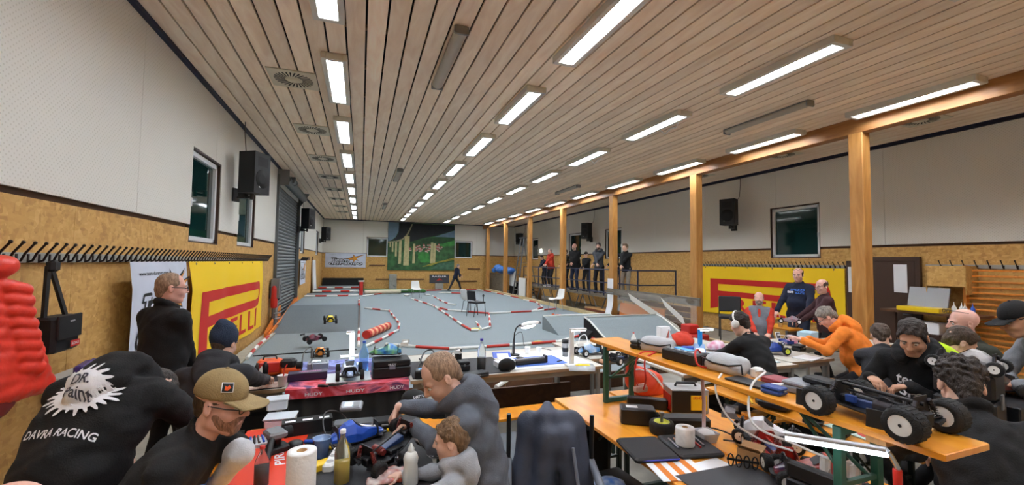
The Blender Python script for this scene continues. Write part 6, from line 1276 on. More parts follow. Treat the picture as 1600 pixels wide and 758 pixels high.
# --- near beer table (before the grey hoodie)
pr = T('paper_towel_roll', 'white paper towel roll standing on the orange-red mat', 'paper roll', tuple(gz(472, 704, 1.02))[:2]+(Z1,)); TOW = mat('paper_towel', (238, 238, 236), .85, bump=.5, bscale=45)
P('towel', MB().lathe([(.022, 0), (.062, 0), (.0635, .01), (.0635, .25), (.062, .256), (.022, .256), (.022, .1)], 28), TOW, pr); P('core', MB().lathe([(.022, .01), (.022, .2565), (.019, .2565), (.019, .01)], 18), CARD, pr)
tb = T('storage_box', 'clear plastic box stacked on another behind the orange-red mat', 'box', at(432, 656, Z1)+Vector((0, .02, .07)), .1); CLR = mat('milky_plastic', (228, 236, 244), .3, trans=.2); P('tub', box((0, 0, .035), (.13, .10, .07), b=.012), CLR, tb); P('tub_lid', box((0, 0, .074), (.145, .115, .012), b=.004), CLR, tb)
tb = T('storage_box', 'clear plastic box at the bottom of the stack behind the orange-red mat', 'box', at(437, 668, Z1)+Vector((0, .04, 0)), -.05); P('tub', box((0, 0, .03), (.18, .13, .058), b=.012), CLR, tb); P('tub_lid', box((0, 0, .064), (.195, .145, .01), b=.004), CLR, tb)
lb_ = T('long_box', 'long black box with three white labels at the back of the near table', 'box', at(480, 676, Z1), .12); P('carton', box((0, 0, .045), (.30, .1, .09), b=.004), BLACKM, lb_)
for k in range(3): lbl(lb_, 'sticker', -.13+k*.1, -.07+k*.1, -.03, .0, .091)
rd = T('radio_transmitter', 'black and grey pistol radio transmitter on the orange-red mat', 'transmitter', at(432, 706, Z1), .5); P('radio_base', box((0, 0, .02), (.12, .10, .04), b=.012), BLACK, rd); P('radio_grip', box((0, .01, .06), (.045, .06, .07), b=.015, R=(.2, 0, 0)), BLACK, rd); P('radio_head', box((-.01, 0, .11), (.1, .13, .04), b=.015), GREYM, rd); P('radio_wheel', MB().cyl((.04, 0, .1), (.08, 0, .1), .034, n=18), BLACKM, rd); P('antenna_arm', MB().cyl((-.05, -.06, .1), (-.1, -.14, .03), .018, n=8), BLACK, rd)
tr = T('parts_tray', 'clear tray of blue tools at the left of the orange-red mat', 'tray', at(404, 696, Z1), .25); P('tray_shell', box((0, 0, .015), (.16, .12, .03), b=.006), CLR, tr)
for k in range(5): P('tool_piece', MB().cyl((-.05+k*.025, -.05, .035), (-.04+k*.02, .05, .04), .007, n=6), (BLUE, BLACK, STEEL, BLUE, BLACK)[k], tr)
bottle('small cola bottle with red cap on the orange-red mat', at(408, 760, Z1), .2, .034, GLASS, RED, mat('cola', (36, 16, 10), .2), .5)
bottle('glass bottle with pale yellow drink before the black mat', (-.06, 2.38, Z1), .27, .038, mat('bottle_glass', (225, 225, 210), .06, trans=.9, ior=1.3), WHITE, mat('yellow_drink', (206, 176, 60), .2), .42, neck=.36)
bb = T('squeeze_bottle', 'white squeeze bottle with pointed tip beside the child', 'bottle', (.27, 2.26, Z1)); P('bottle_body', MB().lathe([(.001, 0), (.038, 0), (.04, .01), (.038, .07), (.034, .1), (.038, .13), (.03, .155), (.016, .165)], 20), mat('milky_bottle', (232, 236, 232), .35), bb); P('nozzle', MB().lathe([(.017, .163), (.017, .18), (.01, .19), (.005, .205), (.0001, .207)], 12), mat('milky_bottle', (232, 236, 232), .35), bb)
sc = T('scissors', 'black handled scissors lying on the black mat', 'scissors', at(652, 742, Z1+.008), -.9)
for q in (-1, 1): P('blade', MB().prism([(0, 0), (q*.012, .0), (q*.02, .1), (q*.016, .1)] if q > 0 else [(0, 0), (-.016, .1), (-.02, .1), (-.012, 0)], 0, .003), STEEL, sc); P('finger_loop', MB().tube([(q*.022+.018*math.cos(a), -.035+.026*math.sin(a), .004) for a in [2*PI*j/14 for j in range(14)]], .0055, 6, closed=True), BLACK, sc)
sy = T('syringe', 'small clear syringe standing in a plastic bag', 'syringe', at(616, 735, Z1), .3, rot=(.35, .1, 0)); P('barrel', MB().cyl((0, 0, .02), (0, 0, .09), .01, n=10), GLASS, sy); P('needle', MB().cyl((0, 0, .09), (0, 0, .13), .002, n=6), STEEL, sy)
fp = S('snack_bag', None or (lambda Sg: Sg.mesh('snack_bag', mat('snack_wrap', (206, 196, 190), .25, col2=(168, 60, 40), nscale=9), .006, wr=.009, wf=75))(SDF().ell((0, 0, .018), (.11, .065, .02)).ell((.05, .02, .02), (.07, .05, .022))), None, 'crumpled red and white snack bag at the front of the black mat', 'bag', at(604, 752, Z1), .3)
mt_ = T('multimeter', 'grey charger with lit display propped on a black box', 'charger', at(549, 657, Z1)+Vector((0, .03, .075)), -.15, rot=(.45, 0, -.15)); P('housing', box((0, 0, .02), (.15, .08, .035), b=.012), mat('silver_grey', (150, 154, 160), .4, .3), mt_); P('display', box((-.02, .0, .039), (.05, .035, .003)), emit('lcd_white', (200, 226, 240), .8), mt_); P('key_pad', box((.035, 0, .039), (.04, .05, .003), b=.001), GREYM, mt_)
case('black box beneath the propped grey charger', at(552, 680, Z1)+Vector((0, .06, 0)), (.26, .12, .07), BLACK, -.08)
case('flat black battery case right of the propped charger', at(600, 672, Z1)+Vector((0, .05, 0)), (.26, .12, .06), BLACKM, .05)
cb = T('baseball_cap', 'black cap with white lettering behind the near beer table', 'cap', at(644, 640, Z1)+Vector((.02, .06, .03)), .4); P('crown', MB().ell((0, 0, .03), (.095, .11, .07), 18), BLACKM, cb); P('peak', MB().loft([[(-.08, -.08, .02), (.08, -.08, .02), (.08, -.08, .026), (-.08, -.08, .026)], [(-.05, -.17, .0), (.05, -.17, .0), (.05, -.17, .006), (-.05, -.17, .006)]]), BLACKM, cb); m_ = MB(); flat_print(m_, text2d('SAFETY LANE', .022, 0, 0, wide=.13), lambda u, v: (u, -.10+v*.4, .075+v*.8)); P('cap_lettering', m_, INKW, cb)
rc_car('blue bodied model buggy on the black mat with missing wheels', at(556, 690, Z1), -1.25, .38, .2, .03, .02, .02, rim=CARB, body=shell('blue', (34, 84, 190)), stripe=TW, wheels=False, shocks=False)
rc_car('dark model car chassis under the hands of the grey hoodie', (.18, 2.52, Z1+.06), -.9, .42, .25, .043, .03, .04, rim=CARB, tilt=(.25, .1, -.9), accent=mat('shock_red', (120, 40, 34), .4))
S('car_stand', MB().box((0, 0, .02), (.16, .14, .04), b=.01).box((0, 0, .06), (.06, .06, .06)).box((0, 0, .095), (.14, .1, .02), b=.006), BLACK, 'black stand carrying the dark model car chassis', 'stand', (.18, 2.52, Z1), -.9)
cup('bluish clear plastic cup on the black mat', at(502, 715, Z1), .11, .048, mat('blue_clear', (150, 180, 220), .2, trans=.5))
so = T('socket_strip', 'white power strip lying across the black mat edge', 'power strip', at(521, 724, Z1), 1.35); P('housing', box((0, 0, .022), (.24, .055, .044), b=.012), WHITE, so)
for k in range(3): P('socket', MB().lathe([(.02, .0445), (.02, .04), (.0001, .04)], 14, 0, Matrix.Translation((-.07+k*.07, 0, .0))), mat('socket_grey', (170, 170, 168), .5), so)
cable('black cable looping across the black mat', [at(520, 715, Z1)+Vector((0, 0, .05)), at(505, 690, Z1)+Vector((0, 0, .08)), at(508, 668, Z1)+Vector((0, 0, .1)), at(530, 658, Z1)+Vector((0, 0, .06)), at(548, 668, Z1)+Vector((0, 0, .02))], .005)
for k, (x, y, rz, m_, lb) in enumerate(((475, 694, 1.2, BLUE, 'blue handled screwdriver lying behind the paper roll'), (488, 690, 1.5, WHITE, 'white handled screwdriver lying behind the paper roll'), (500, 700, .8, YELLOW, 'yellow handled screwdriver beside the blue cup'), (604, 676, 1.6, YELLOW, 'yellow screwdriver behind the dark car chassis'), (570, 708, 1.4, RED, 'red handled screwdriver left of the dark car chassis'))): screwdriver(lb, at(x, y, Z1)+Vector((0, 0, .014)), rz, m_, rot=(PI/2-.05, 0, rz))
S('tape_spool', MB().lathe([(.04, 0), (.045, .01), (.045, .03), (.03, .04), (.001, .042)], 16), BLACK, 'black round lamp foot behind the paper towel roll', 'spool', at(461, 700, Z1))
wh = T('spare_wheel', 'black spare tyre behind the glass bottle', 'wheel', at(537, 728, Z1)+Vector((0, .03, .055)), .4); tri_wheel(wh, (0, 0, 0), .055, .06, -1, CARB)
for k, (x, y, lb) in enumerate(((470, 745, 'blue carton corner behind the paper towel roll'), (500, 738, 'yellow tool packet right of the paper towel roll'))): S('carton', box((0, 0, .02), (.1, .07, .04), b=.004), BLUE if k == 0 else YELLOW, lb, 'carton', at(x, y, Z1)+Vector((0, .03, 0)), .4)
# --- table row behind (T row, z .752)
pl_ = T('printed_paper', 'photo print lying before the beanie table edge', 'paper', at(412, 603, ZT+.008), .1); P('sheet', box((0, 0, .002), (.34, .2, .003)), mat('photo_print', (150, 110, 96), .5, col2=(206, 186, 170), nscale=24), pl_)
cup('white paper cup at the front of the beanie table', at(441, 604, ZT), .1, .042, WHITE); S('cup_straw', MB().tube([(0, 0, 0), (.01, .01, .13), (.03, .03, .17)], .006, 6), RED, 'red and white straw standing in the paper cup', 'straw', at(441, 604, ZT)+Vector((0, 0, .02)))
rt_ = T('toolbox', 'bright orange tool bag on the table right of the beanie', 'bag', at(421, 586, ZT), .1); P('bag_body', box((0, 0, .08), (.22, .16, .15), b=.03), ORANGE, rt_); P('bag_flap', box((.0, -.075, .09), (.18, .03, .1), b=.01), RED, rt_); P('bag_handle', MB().tube([(-.06, 0, .15), (-.05, 0, .19), (.05, 0, .19), (.06, 0, .15)], .01, 6), BLACK, rt_)
rt_ = T('radio_case', 'black and orange radio on the table left of the charger', 'transmitter', at(454, 586, ZT), -.1); P('radio_base', box((0, 0, .04), (.16, .12, .08), b=.02), ORANGE, rt_); P('radio_head', box((-.02, 0, .12), (.14, .11, .09), b=.03), BLACK, rt_); P('radio_wheel', MB().cyl((.06, -.03, .1), (.11, -.03, .1), .035, n=16), BLACKM, rt_)
for k, (x, h) in enumerate(((402, .14), (409, .11), (414, .15))): S('spray_can', MB().lathe([(.001, 0), (.026, 0), (.026, h*.8), (.015, h*.9), (.015, h), (.001, h)], 14), (BLACK, WHITE, BLACK)[k], ('dark spray can', 'white spray can', 'second dark spray can')[k]+' standing right of the beanie', 'can', at(x, 590, ZT), 0)
bx = T('cardboard_sleeve', 'long dark box with pink lettering on the printed cloth', 'box', at(481, 592, ZT+.01), .06); P('carton', box((0, 0, .035), (.34, .11, .07), b=.004), mat('dark_purple', (40, 30, 58), .4), bx); m_ = MB(); flat_print(m_, text2d('ARROWMAX', .035, .02, 0, wide=.2), lambda u, v: (u, v, .0715)); P('box_lettering', m_, mat('pink_ink', (230, 140, 200), .6), bx)
charger('grey charger with pale display on the printed cloth', at(497, 577, ZT+.01), .05, (.2, .16, .08), mat('silver_grey', (150, 154, 160), .4, .3), (196, 210, 214))
cable('black cable looping over the grey charger', [at(470, 592, ZT), at(474, 560, ZT)+Vector((0, 0, .05)), at(486, 553, ZT)+Vector((0, 0, .08)), at(487, 580, ZT)+Vector((0, 0, .09)), at(488, 590, ZT)], .007)
sb = T('setup_board', 'white model car setup board on the printed cloth', 'board', at(545, 590, ZT+.01), .03); P('plate', box((0, 0, .005), (.40, .34, .01), b=.003), mat('board_white', (220, 226, 226), .3), sb)
rc_car('white model buggy with dark wheels on the setup board', at(546, 588, ZT+.025), PI+.05, .40, .25, .046, .034, .042, rim=mat('rim_blue', (60, 90, 140), .4), body=shell('white_blue', (206, 220, 236), (90, 130, 200), 14), wing=WHITE)
def tube_lamp(label, loc, h, m, rz, white=True, arm=.16, st=9):
    t = T('pit_lamp', label, 'lamp', loc, rz); P('lamp_base', box((0, 0, .012), (.14, .1, .024), b=.006), m, t); P('lamp_column', box((0, 0, h/2), (.05, .035, h), b=.006), m, t); P('lamp_head', box((-arm/2+.02, 0, h+.005), (arm, .05, .02), b=.006), WHITE, t); P('lit_diffuser', box((-arm/2+.02, 0, h-.008), (arm*.88, .04, .008)), emit('cold_lamp', (226, 240, 255), st), t); return t
tube_lamp('glowing white column lamp standing on the printed cloth', at(549, 572, ZT+.01), .36, emit('glow_column', (196, 226, 255), 1.6), 0, arm=.08, st=14)
bottle('large water bottle with blue cap beside the glowing column lamp', at(568, 580, ZT+.01), .31, .046, mat('blue_clear_bottle', (170, 210, 240), .08, trans=.85, ior=1.15), BLUE, mat('water', (200, 226, 240), .05, trans=.9, ior=1.1), .3)
kc = case('black hard case on the printed cloth with a car shell on it', at(611, 588, ZT+.01)+Vector((0, .05, 0)), (.36, .24, .17), BLACK, .04, extra=mat('latch_grey', (110, 116, 130), .4)); m_ = MB(); flat_print(m_, text2d('HUDY', .02, 0, .13), lambda u, v: (u, -.122, v)); P('case_lettering', m_, INKW, kc)
rc_car('blue and lime model car shell lying on the black hard case', at(604, 556, ZT+.18), 1.4, .36, .2, .03, .02, .02, body=shell('blue_lime', (40, 120, 210), (150, 220, 120), 12), wing=WHITE, wheels=False, shocks=False)
for k, (x, y, lb) in enumerate(((497, 603, 'left dark tool on the front of the printed cloth'), (512, 602, 'middle dark tool on the front of the printed cloth'), (525, 601, 'right dark tool on the front of the printed cloth'))): screwdriver(lb, at(x, y, ZT+.025), .4*k, BLACK, rot=(PI/2-.03, 0, 1.1+.3*k))
charger('black charger with blue display behind the cropped head', at(664, 590, ZT), -.08, (.2, .13, .08), BLACK, (80, 150, 220))
cable('tangled black cable behind the black charger', [at(652, 580, ZT), at(662, 560, ZT)+Vector((0, 0, .06)), at(676, 558, ZT)+Vector((0, 0, .08)), at(680, 570, ZT)+Vector((0, 0, .02)), at(668, 576, ZT), at(655, 566, ZT)+Vector((0, 0, .04))], .009)
rc_car('red and white model car shell behind the cropped head', at(690, 566, ZT), 1.3, .36, .2, .03, .02, .02, body=shell('red_white', (222, 70, 40), (236, 232, 226), 8), wing=WHITE, wheels=False, shocks=False)
for k, (x, y, d, lb) in enumerate(((724, 578, (.12, .12, .1), 'black motor box beside the clear bottle'), (716, 562, (.07, .07, .13), 'tall black pot behind the motor box'), (742, 590, (.28, .12, .05), 'black pouch of tools below the clear bottle'), (711, 594, (.2, .1, .06), 'black tangle box right of the cropped head'))): case(lb, at(x, y, ZT+.008), d, BLACK, .2*k)
wbt = bottle('clear water bottle with dark lower sleeve and blue cap', at(752, 578, ZT+.008), .33, .045, GLASS, mat('cap_violet', (70, 60, 160), .4)); P('sleeve', MB().lathe([(.046, .005), (.047, .13), (.045, .131)], 20), BLACK, wbt)
tp = T('blue_tray', 'blue and white packet leaning behind the black pouch', 'packet', at(784, 558, ZT), -.15, rot=(.5, 0, -.15)); P('packet', box((0, 0, .01), (.22, .15, .02), b=.004), mat('packet_blue', (60, 90, 190), .4), tp); lbl(tp, 'packet_label', -.06, .08, -.05, .04, .0215)
S('white_box', box((0, 0, .03), (.24, .14, .06), b=.004, taper=.98), PAPER, 'white flat box in front of the blue packet', 'box', at(790, 572, ZT), .06)
pch = S('black_pouch', (lambda g: g.mesh('black_pouch', BLACKM, .008, wr=.003, wf=60))(SDF().ell((0, 0, .06), (.10, .05, .06)).cap((-.06, 0, .03), (.06, 0, .03), .035)), None, 'black bulging pouch at the left edge of the blue mat', 'pouch', at(792, 578, ZT+.01), .1)
lg = T('long_pouch', 'long black case with grey top lying on the blue mat', 'case', at(829, 568, ZT+.015), .12); P('case_base', box((0, 0, .025), (.40, .07, .05), b=.01), BLACK, lg); P('case_top', box((0, 0, .055), (.38, .05, .014), b=.004), mat('grey_lining', (110, 112, 118), .6), lg); P('case_end', box((.19, .0, .04), (.03, .08, .08), b=.01), BLACK, lg)
S('lamp_cover', MB().lathe([(.05, 0), (.05, .012), (.001, .02)], 16), BLACK, 'black gooseneck lamp foot cover on the white board', 'cover', at(812, 560, ZT+.008))
gl = T('gooseneck_lamp', 'black gooseneck desk lamp with bright white round head', 'lamp', at(803, 555, ZT+.008)); P('lamp_base', MB().lathe([(.07, 0), (.07, .012), (.02, .02), (.001, .02)], 20), BLACK, gl)
P('lamp_neck', MB().tube([(0, 0, .02), (0, 0, .2), (.005, 0, .27), (.03, .01, .33), (.07, .02, .36), (.10, .02, .362)], .009, 8), BLACK, gl); P('lamp_head', MB().ell((.21, .04, .365), (.14, .07, .035), 18, R=(0, -.2, 0)), WHITE, gl); P('lit_bulb', MB().ell((.20, .03, .355), (.11, .06, .036), 14, R=(0, -.2, 0)), emit('desk_lamp', (246, 248, 255), 14), gl); P('head_grip', box((.36, .06, .38), (.05, .05, .03), b=.01), GREYM, gl)
cable('thin black cable arching beside the gooseneck lamp', [at(800, 556, ZT), at(803, 536, ZT)+Vector((0, 0, .08)), at(815, 530, ZT)+Vector((0, 0, .1)), at(822, 545, ZT), at(850, 545, ZT), at(875, 552, ZT)], .005)
cup('white paper cup left on the white board', at(824, 553, ZT+.007), .085, .036, WHITE); cup('white paper cup right on the white board', at(842, 553, ZT+.007), .08, .034, WHITE)
tm = T('tumbler', 'black and silver travel tumbler at the table end', 'tumbler', at(883, 557, ZT)); P('tumbler_body', MB().lathe([(.001, 0), (.034, 0), (.04, .17), (.001, .17)], 18), STEEL, tm); P('tumbler_band', MB().lathe([(.037, .06), (.041, .11)], 18), BLACK, tm); P('tumbler_lid', MB().lathe([(.042, .165), (.042, .2), (.03, .21), (.001, .21)], 18), BLACK, tm)
S('pen', MB().cyl((0, 0, .008), (.07, .03, .008), .008, n=8), BLACK, 'black pen lying on the white board', 'pen', at(871, 566, ZT+.007))
tube_lamp('white column lamp with flat round head near the raised bench', at(893, 572, ZT), .40, WHITE, PI, arm=.2, st=6)
pp_ = T('plastic_bag', 'clear bag with a yellow sheet hanging over the table corner', 'bag', at(907, 572, ZT+.004), -.35); P('bag_film', MB().loft([[(-.15, .1, 0), (.15, .1, 0), (.15, .1, .006), (-.15, .1, .006)], [(-.15, -.08, .01), (.15, -.08, .01), (.15, -.08, .016), (-.15, -.08, .016)], [(-.14, -.12, -.03), (.14, -.12, -.03), (.14, -.125, -.024), (-.14, -.125, -.024)]]), mat('milky_film', (206, 210, 212), .2, trans=.35), pp_); P('yellow_sheet', box((.02, -.03, .019), (.16, .07, .002)), YELLOW, pp_)
rc_car('white and pale blue model car on the table left of the raised bench', at(922, 554, ZT), -1.45, .4, .24, .044, .035, .04, rim=RIMW, body=shell('white_sky', (226, 232, 238), (90, 160, 220), 9), wing=WHITE)
rc_car('small dark model chassis with white wheels under the raised bench end', at(967, 566, ZT), -1.2, .36, .24, .045, .03, .04, rim=RIMW)
cable('white charging cable looping on the table left of the raised bench', [at(905, 556, ZT), at(905, 536, ZT)+Vector((0, 0, .06)), at(915, 532, ZT)+Vector((0, 0, .08)), at(921, 545, ZT), at(935, 552, ZT)], .006, PAPER)
S('white_adapter', box((0, 0, .03), (.06, .05, .06), b=.01), WHITE, 'white plug adapter on the table left of the raised bench', 'adapter', at(921, 548, ZT)); S('copper_part', box((0, 0, .02), (.12, .08, .04), b=.01), mat('copper_skin', (190, 140, 110), .5), 'copper coloured pad on the table under the raised bench', 'pad', at(945, 567, ZT), .3)
dbg = S('drawstring_bag', (lambda g: g.mesh('drawstring_bag', mat('red_orange_fabric', (222, 74, 44), .6, bump=.2, bscale=40), .011, wr=.012, wf=34, seed=5))(SDF().ell((0, 0, .11), (.17, .12, .11)).ell((-.07, 0, .16), (.12, .1, .09)).cap((-.1, 0, .2), (-.13, 0, .24), .05).cap((.08, 0, .06), (.2, .02, .03), .07, .03).plane((0, 0, 0), (0, 0, -1))), None, 'red-orange drawstring bag on the orange table behind the bench leg', 'bag', (2.36, 3.14, .77), -.1)
P('cord', MB().tube([(-.16, -.02, .22), (-.1, -.08, .24), (-.02, -.09, .22), (.04, -.11, .16), (.1, -.11, .09), (.15, -.08, .03)], .006, 6), PAPER, dbg); P('cord', MB().tube([(-.14, -.06, .25), (-.18, -.06, .16), (-.17, -.08, .08)], .005, 6), PAPER, dbg); P('cord', MB().tube([(-.05, -.05, .25), (.03, -.09, .2), (.08, -.1, .13), (.13, -.09, .06)], .005, 6), PAPER, dbg)
# behind the raised bench
so_ = bottle('white bottle with red cap behind the raised bench', at(990, 542, ZT), .2, .034, WHITE, RED); S('clear_jar', MB().lathe([(.001, 0), (.036, 0), (.036, .1), (.03, .12), (.03, .14), (.001, .14)], 16), GLASS, 'small clear jar with white lid behind the raised bench', 'jar', at(1018, 546, ZT)); S('shock_stand', MB().box((0, -.02, .06), (.02, .03, .12)).box((0, .03, .06), (.02, .03, .12)).box((0, 0, .11), (.03, .1, .02)).box((0, 0, .04), (.03, .1, .02)), BLACK, 'small black shock stand behind the raised bench', 'stand', at(1031, 548, ZT))
S('white_carton', box((0, 0, .14), (.16, .1, .28), b=.004), PAPER, 'tall white carton behind the raised bench', 'carton', at(1027, 545, ZT)+Vector((.18, .1, 0))); bottle('clear water bottle beside the tall white carton', at(1038, 552, ZT)+Vector((.12, .05, 0)), .30, .042, GLASS, mat('clear_cap', (210, 214, 220), .3), mat('water', (200, 226, 240), .05), .35)
case('black bag right of the clear bottle behind the raised bench', at(1052, 556, ZT), (.2, .16, .12), BLACK, .3, b=.04); case('black tool organiser at the far end behind the raised bench', at(1058, 570, ZT)+Vector((.1, 0, 0)), (.34, .2, .1), BLACKM, -.4)
bt = T('blue_bag', 'blue pouch with white handheld screen before the headphone boy', 'pouch', at(1080, 560, ZT), -.5); P('pouch_body', box((0, 0, .07), (.3, .16, .14), b=.05), BLUE, bt); P('screen_unit', box((.08, -.09, .1), (.13, .03, .2), b=.01, R=(-.5, 0, 0)), mat('pale_blue_unit', (150, 180, 220), .4), bt); P('screen', box((.08, -.108, .105), (.09, .004, .08), R=(-.5, 0, 0)), emit('lcd_pale', (220, 232, 246), .8), bt)
tube_lamp('bright blue column lamp with a white arm before the headphone boy', at(1094, 562, ZT), .36, mat('lamp_blue', (40, 150, 226), .35), PI, arm=.22, st=8)
S('pink_bag', (lambda g: g.mesh('pink_bag', mat('pink_white_wrap', (226, 206, 216), .4, col2=(206, 110, 140), nscale=12), .012, wr=.006, wf=50))(SDF().ell((0, 0, .06), (.14, .09, .06)).ell((.06, 0, .08), (.09, .07, .06))), None, 'crumpled pink and white bag before the headphone boy', 'bag', at(1118, 548, ZT), .1)
S('red_fabric', (lambda g: g.mesh('red_fabric', FRED, .014, wr=.008, wf=40))(SDF().ell((0, 0, .08), (.2, .16, .09)).ell((.12, .1, .1), (.14, .1, .08))), None, 'red jacket heap lying behind the blue pouch', 'jacket', at(1064, 540, ZT))
rc_car('blue model buggy with yellow-green wheels on the pale mat', at(1203, 552, ZT+.01), 1.2, .42, .26, .048, .036, .042, rim=RIMY, body=shell('navy_blue', (40, 70, 150)), wing=shell('navy_blue', (40, 70, 150)))
tbm = T('tablet', 'white framed handheld screen standing behind the blue buggy', 'screen', at(1217, 531, ZT), -.2, rot=(-.25, 0, -.2)); P('tablet_case', box((0, 0, .06), (.08, .012, .12), b=.004), WHITE, tbm); P('screen', box((0, -.0075, .065), (.06, .003, .08)), BLACK, tbm)
rc_car('pink and white model car shell right of the blue buggy', at(1237, 538, ZT), -1.3, .4, .2, .03, .02, .02, body=shell('pink_white', (232, 210, 222), (214, 120, 160), 10), wing=WHITE, wheels=False, shocks=False)
S('blue_sheet_box', box((0, 0, .06), (.3, .2, .12), b=.01), mat('pale_blue_box', (176, 206, 222), .5), 'pale blue box before the orange hoodie', 'box', at(1262, 530, ZT), .3); S('white_pages', box((0, 0, .006), (.3, .22, .012)), PAPER, 'white papers lying before the orange hoodie', 'paper', at(1262, 560, ZT), .2)
case('dark charger box at the left hand of the orange hoodie', at(1248, 548, ZT), (.16, .12, .08), BLACK, .2); wl = T('spare_wheel', 'model wheel with white rim on the table right of the orange hoodie', 'wheel', at(1341, 530, ZT)+Vector((0, 0, .06)), .9); tri_wheel(wl, (0, 0, 0), .06, .05, -1, RIMW)
rc_car('grey model car held by the pair of standing men', (6.98, 5.32, .92), .6, .36, .2, .04, .03, .03, rim=RIMW, body=shell('grey_pink', (150, 150, 160), (190, 120, 130), 12), wheels=True, shocks=False); cup('pale cup on the small orange side table', (7.6, 6.0, .735), .1, .04, WHITE)
# left table clutter before the beanie
for k, (x, h) in enumerate(((266, .15), (274, .14), (281, .13), (292, .14))): screwdriver('upright screwdriver in the rack left of the beanie, %s from the left' % ('first', 'second', 'third', 'fourth')[k], at(x, 607, ZT)+Vector((0, .05, .09)), 0, (YELLOW, WHITE, WHITE, BLACK)[k], rot=(PI, 0, 0), group='rack of screwdrivers') if False else screwdriver('upright screwdriver in the rack left of the beanie, %s from the left' % ('first', 'second', 'third', 'fourth')[k], at(x, 607, ZT)+Vector((0, .05, .03)), 0, (YELLOW, WHITE, WHITE, BLACK)[k], group='rack of screwdrivers')
S('tool_rack', MB().box((0, 0, .02), (.3, .08, .04), b=.006).box((0, 0, .05), (.3, .03, .03)), BLACK, 'black tool rack with upright screwdrivers left of the beanie', 'rack', at(279, 607, ZT)+Vector((0, .05, 0)), .05)
tl_ = [(250, 624, (.18, .1, .05), BLACK, 'black tool box at the left end of the beanie table'), (300, 612, (.14, .05, .04), ORANGE, 'orange handled cutter left of the beanie'), (322, 618, (.2, .12, .012), PAPER, 'white instruction sheet left of the beanie'), (268, 632, (.24, .14, .06), BLACKM, 'matt black bag on the left end of the beanie table'), (290, 628, (.14, .1, .05), BLACK, 'small black box behind the khaki cap'), (232, 612, (.1, .08, .1), BLACK, 'black mug-like pot at the left wall end of the table')]
for x, y, d, m_, lb in tl_: case(lb, at(x, y, ZT+.008), d, m_, random.uniform(-.4, .4)) if d[2] > .03 else S('sheet', box((0, 0, d[2]/2), d), m_, lb, 'paper', at(x, y, ZT+.008), .3)
# --- tables A and B (z .772)
bx = T('speaker_box', 'black starter box with round wheel end on the orange tables', 'box', at(996, 660, ZA), -.5); P('box_body', box((0, 0, .055), (.24, .13, .11), b=.012), BLACK, bx); P('drive_wheel', MB().cyl((.12, -.02, .05), (.14, -.02, .05), .036, n=18), BLACKM, bx); P('wheel_hub', MB().cyl((.14, -.02, .05), (.145, -.02, .05), .015, n=12), STEEL, bx); lbl(bx, 'sticker', -.08, .0, -.03, .02, .111)
S('black_bar_box', MB().box((0, 0, .04), (.3, .07, .08), b=.01).box((.15, 0, .05), (.03, .05, .05), b=.008), BLACK, 'long narrow black box behind the starter box', 'box', at(1015, 645, ZA)+Vector((.05, .1, 0)), -.55)
S('dark_long_box', box((0, 0, .04), (.34, .12, .08), b=.02), BLACK, 'long black carton right of the yellow rimmed tyre', 'carton', at(1068, 668, ZA), -.35)
wl = T('spare_wheel', 'black foam tyre lying flat with a yellow-green rim', 'wheel', at(1034, 676, ZA), 0); P('tyre', MB().lathe([(.05, 0), (.075, .0), (.08, .015), (.08, .06), (.074, .075), (.05, .075), (.05, .02)], 26), RUBBER, wl); P('rim', MB().lathe([(.052, .05), (.052, .076), (.045, .07), (.015, .066), (.001, .07)], 20), RIMY, wl); P('axle_tool', MB().cyl((0, 0, .07), (0, 0, .12), .01, n=8).cyl((0, 0, .12), (0, 0, .135), .018, n=6), STEEL, wl)
ch = T('battery_charger', 'black and silver battery charger with an orange label', 'charger', (2.42, 2.72, ZA), -.35); P('housing', box((0, 0, .09), (.28, .2, .18), b=.008), mat('charger_silver', (176, 176, 176), .4, .4), ch); P('front_plate', box((-.02, -.103, .09), (.24, .006, .16)), BLACK, ch); P('label', box((.06, -.1075, .085), (.12, .003, .11)), YELLOW, ch); P('handle', MB().tube([(-.08, 0, .18), (-.07, 0, .205), (.07, 0, .205), (.08, 0, .18)], .01, 6), BLACK, ch); m_ = MB(); flat_print(m_, text2d('UFO-KING', .022, .06, .12, wide=.09), lambda u, v: (u, -.1095, v)); P('label_lettering', m_, INK_RED, ch); P('red_side', box((-.142, 0, .07), (.006, .16, .12)), RED, ch)
tr_ = T('toilet_roll', 'white toilet paper roll standing on the black tool case', 'paper roll', (1.90, 2.14, ZA+.03)); P('paper', MB().lathe([(.018, 0), (.054, 0), (.0555, .006), (.0555, .10), (.054, .106), (.018, .106), (.018, .05)], 28), TOW, tr_); P('core', MB().lathe([(.018, .01), (.018, .1065), (.016, .1065), (.016, .01)], 16), CARD, tr_)
tc_ = T('zip_tool_case', 'open black zipped tool case on the near orange table', 'case', (1.78, 2.16, ZA), -.2); P('case_lid', box((-.13, .0, .016), (.27, .30, .032), b=.02), PITM, tc_); P('case_base', box((.16, .02, .014), (.28, .30, .028), b=.02), PITM, tc_); P('zip', MB().tube([(-.26, -.1, .018), (-.25, -.145, .018), (-.13, -.152, .018), (0, -.15, .018)], .004, 6), mat('blue_zip', (60, 70, 190), .4), tc_)
for k in range(6): P('tool', MB().cyl((.05+.035*k, -.05+.02*(k % 2), .034), (.06+.035*k, .09, .034), .006, n=6), (STEEL, mat('skin_grip', (206, 150, 120), .5), BLACK, STEEL, RED, STEEL)[k], tc_)
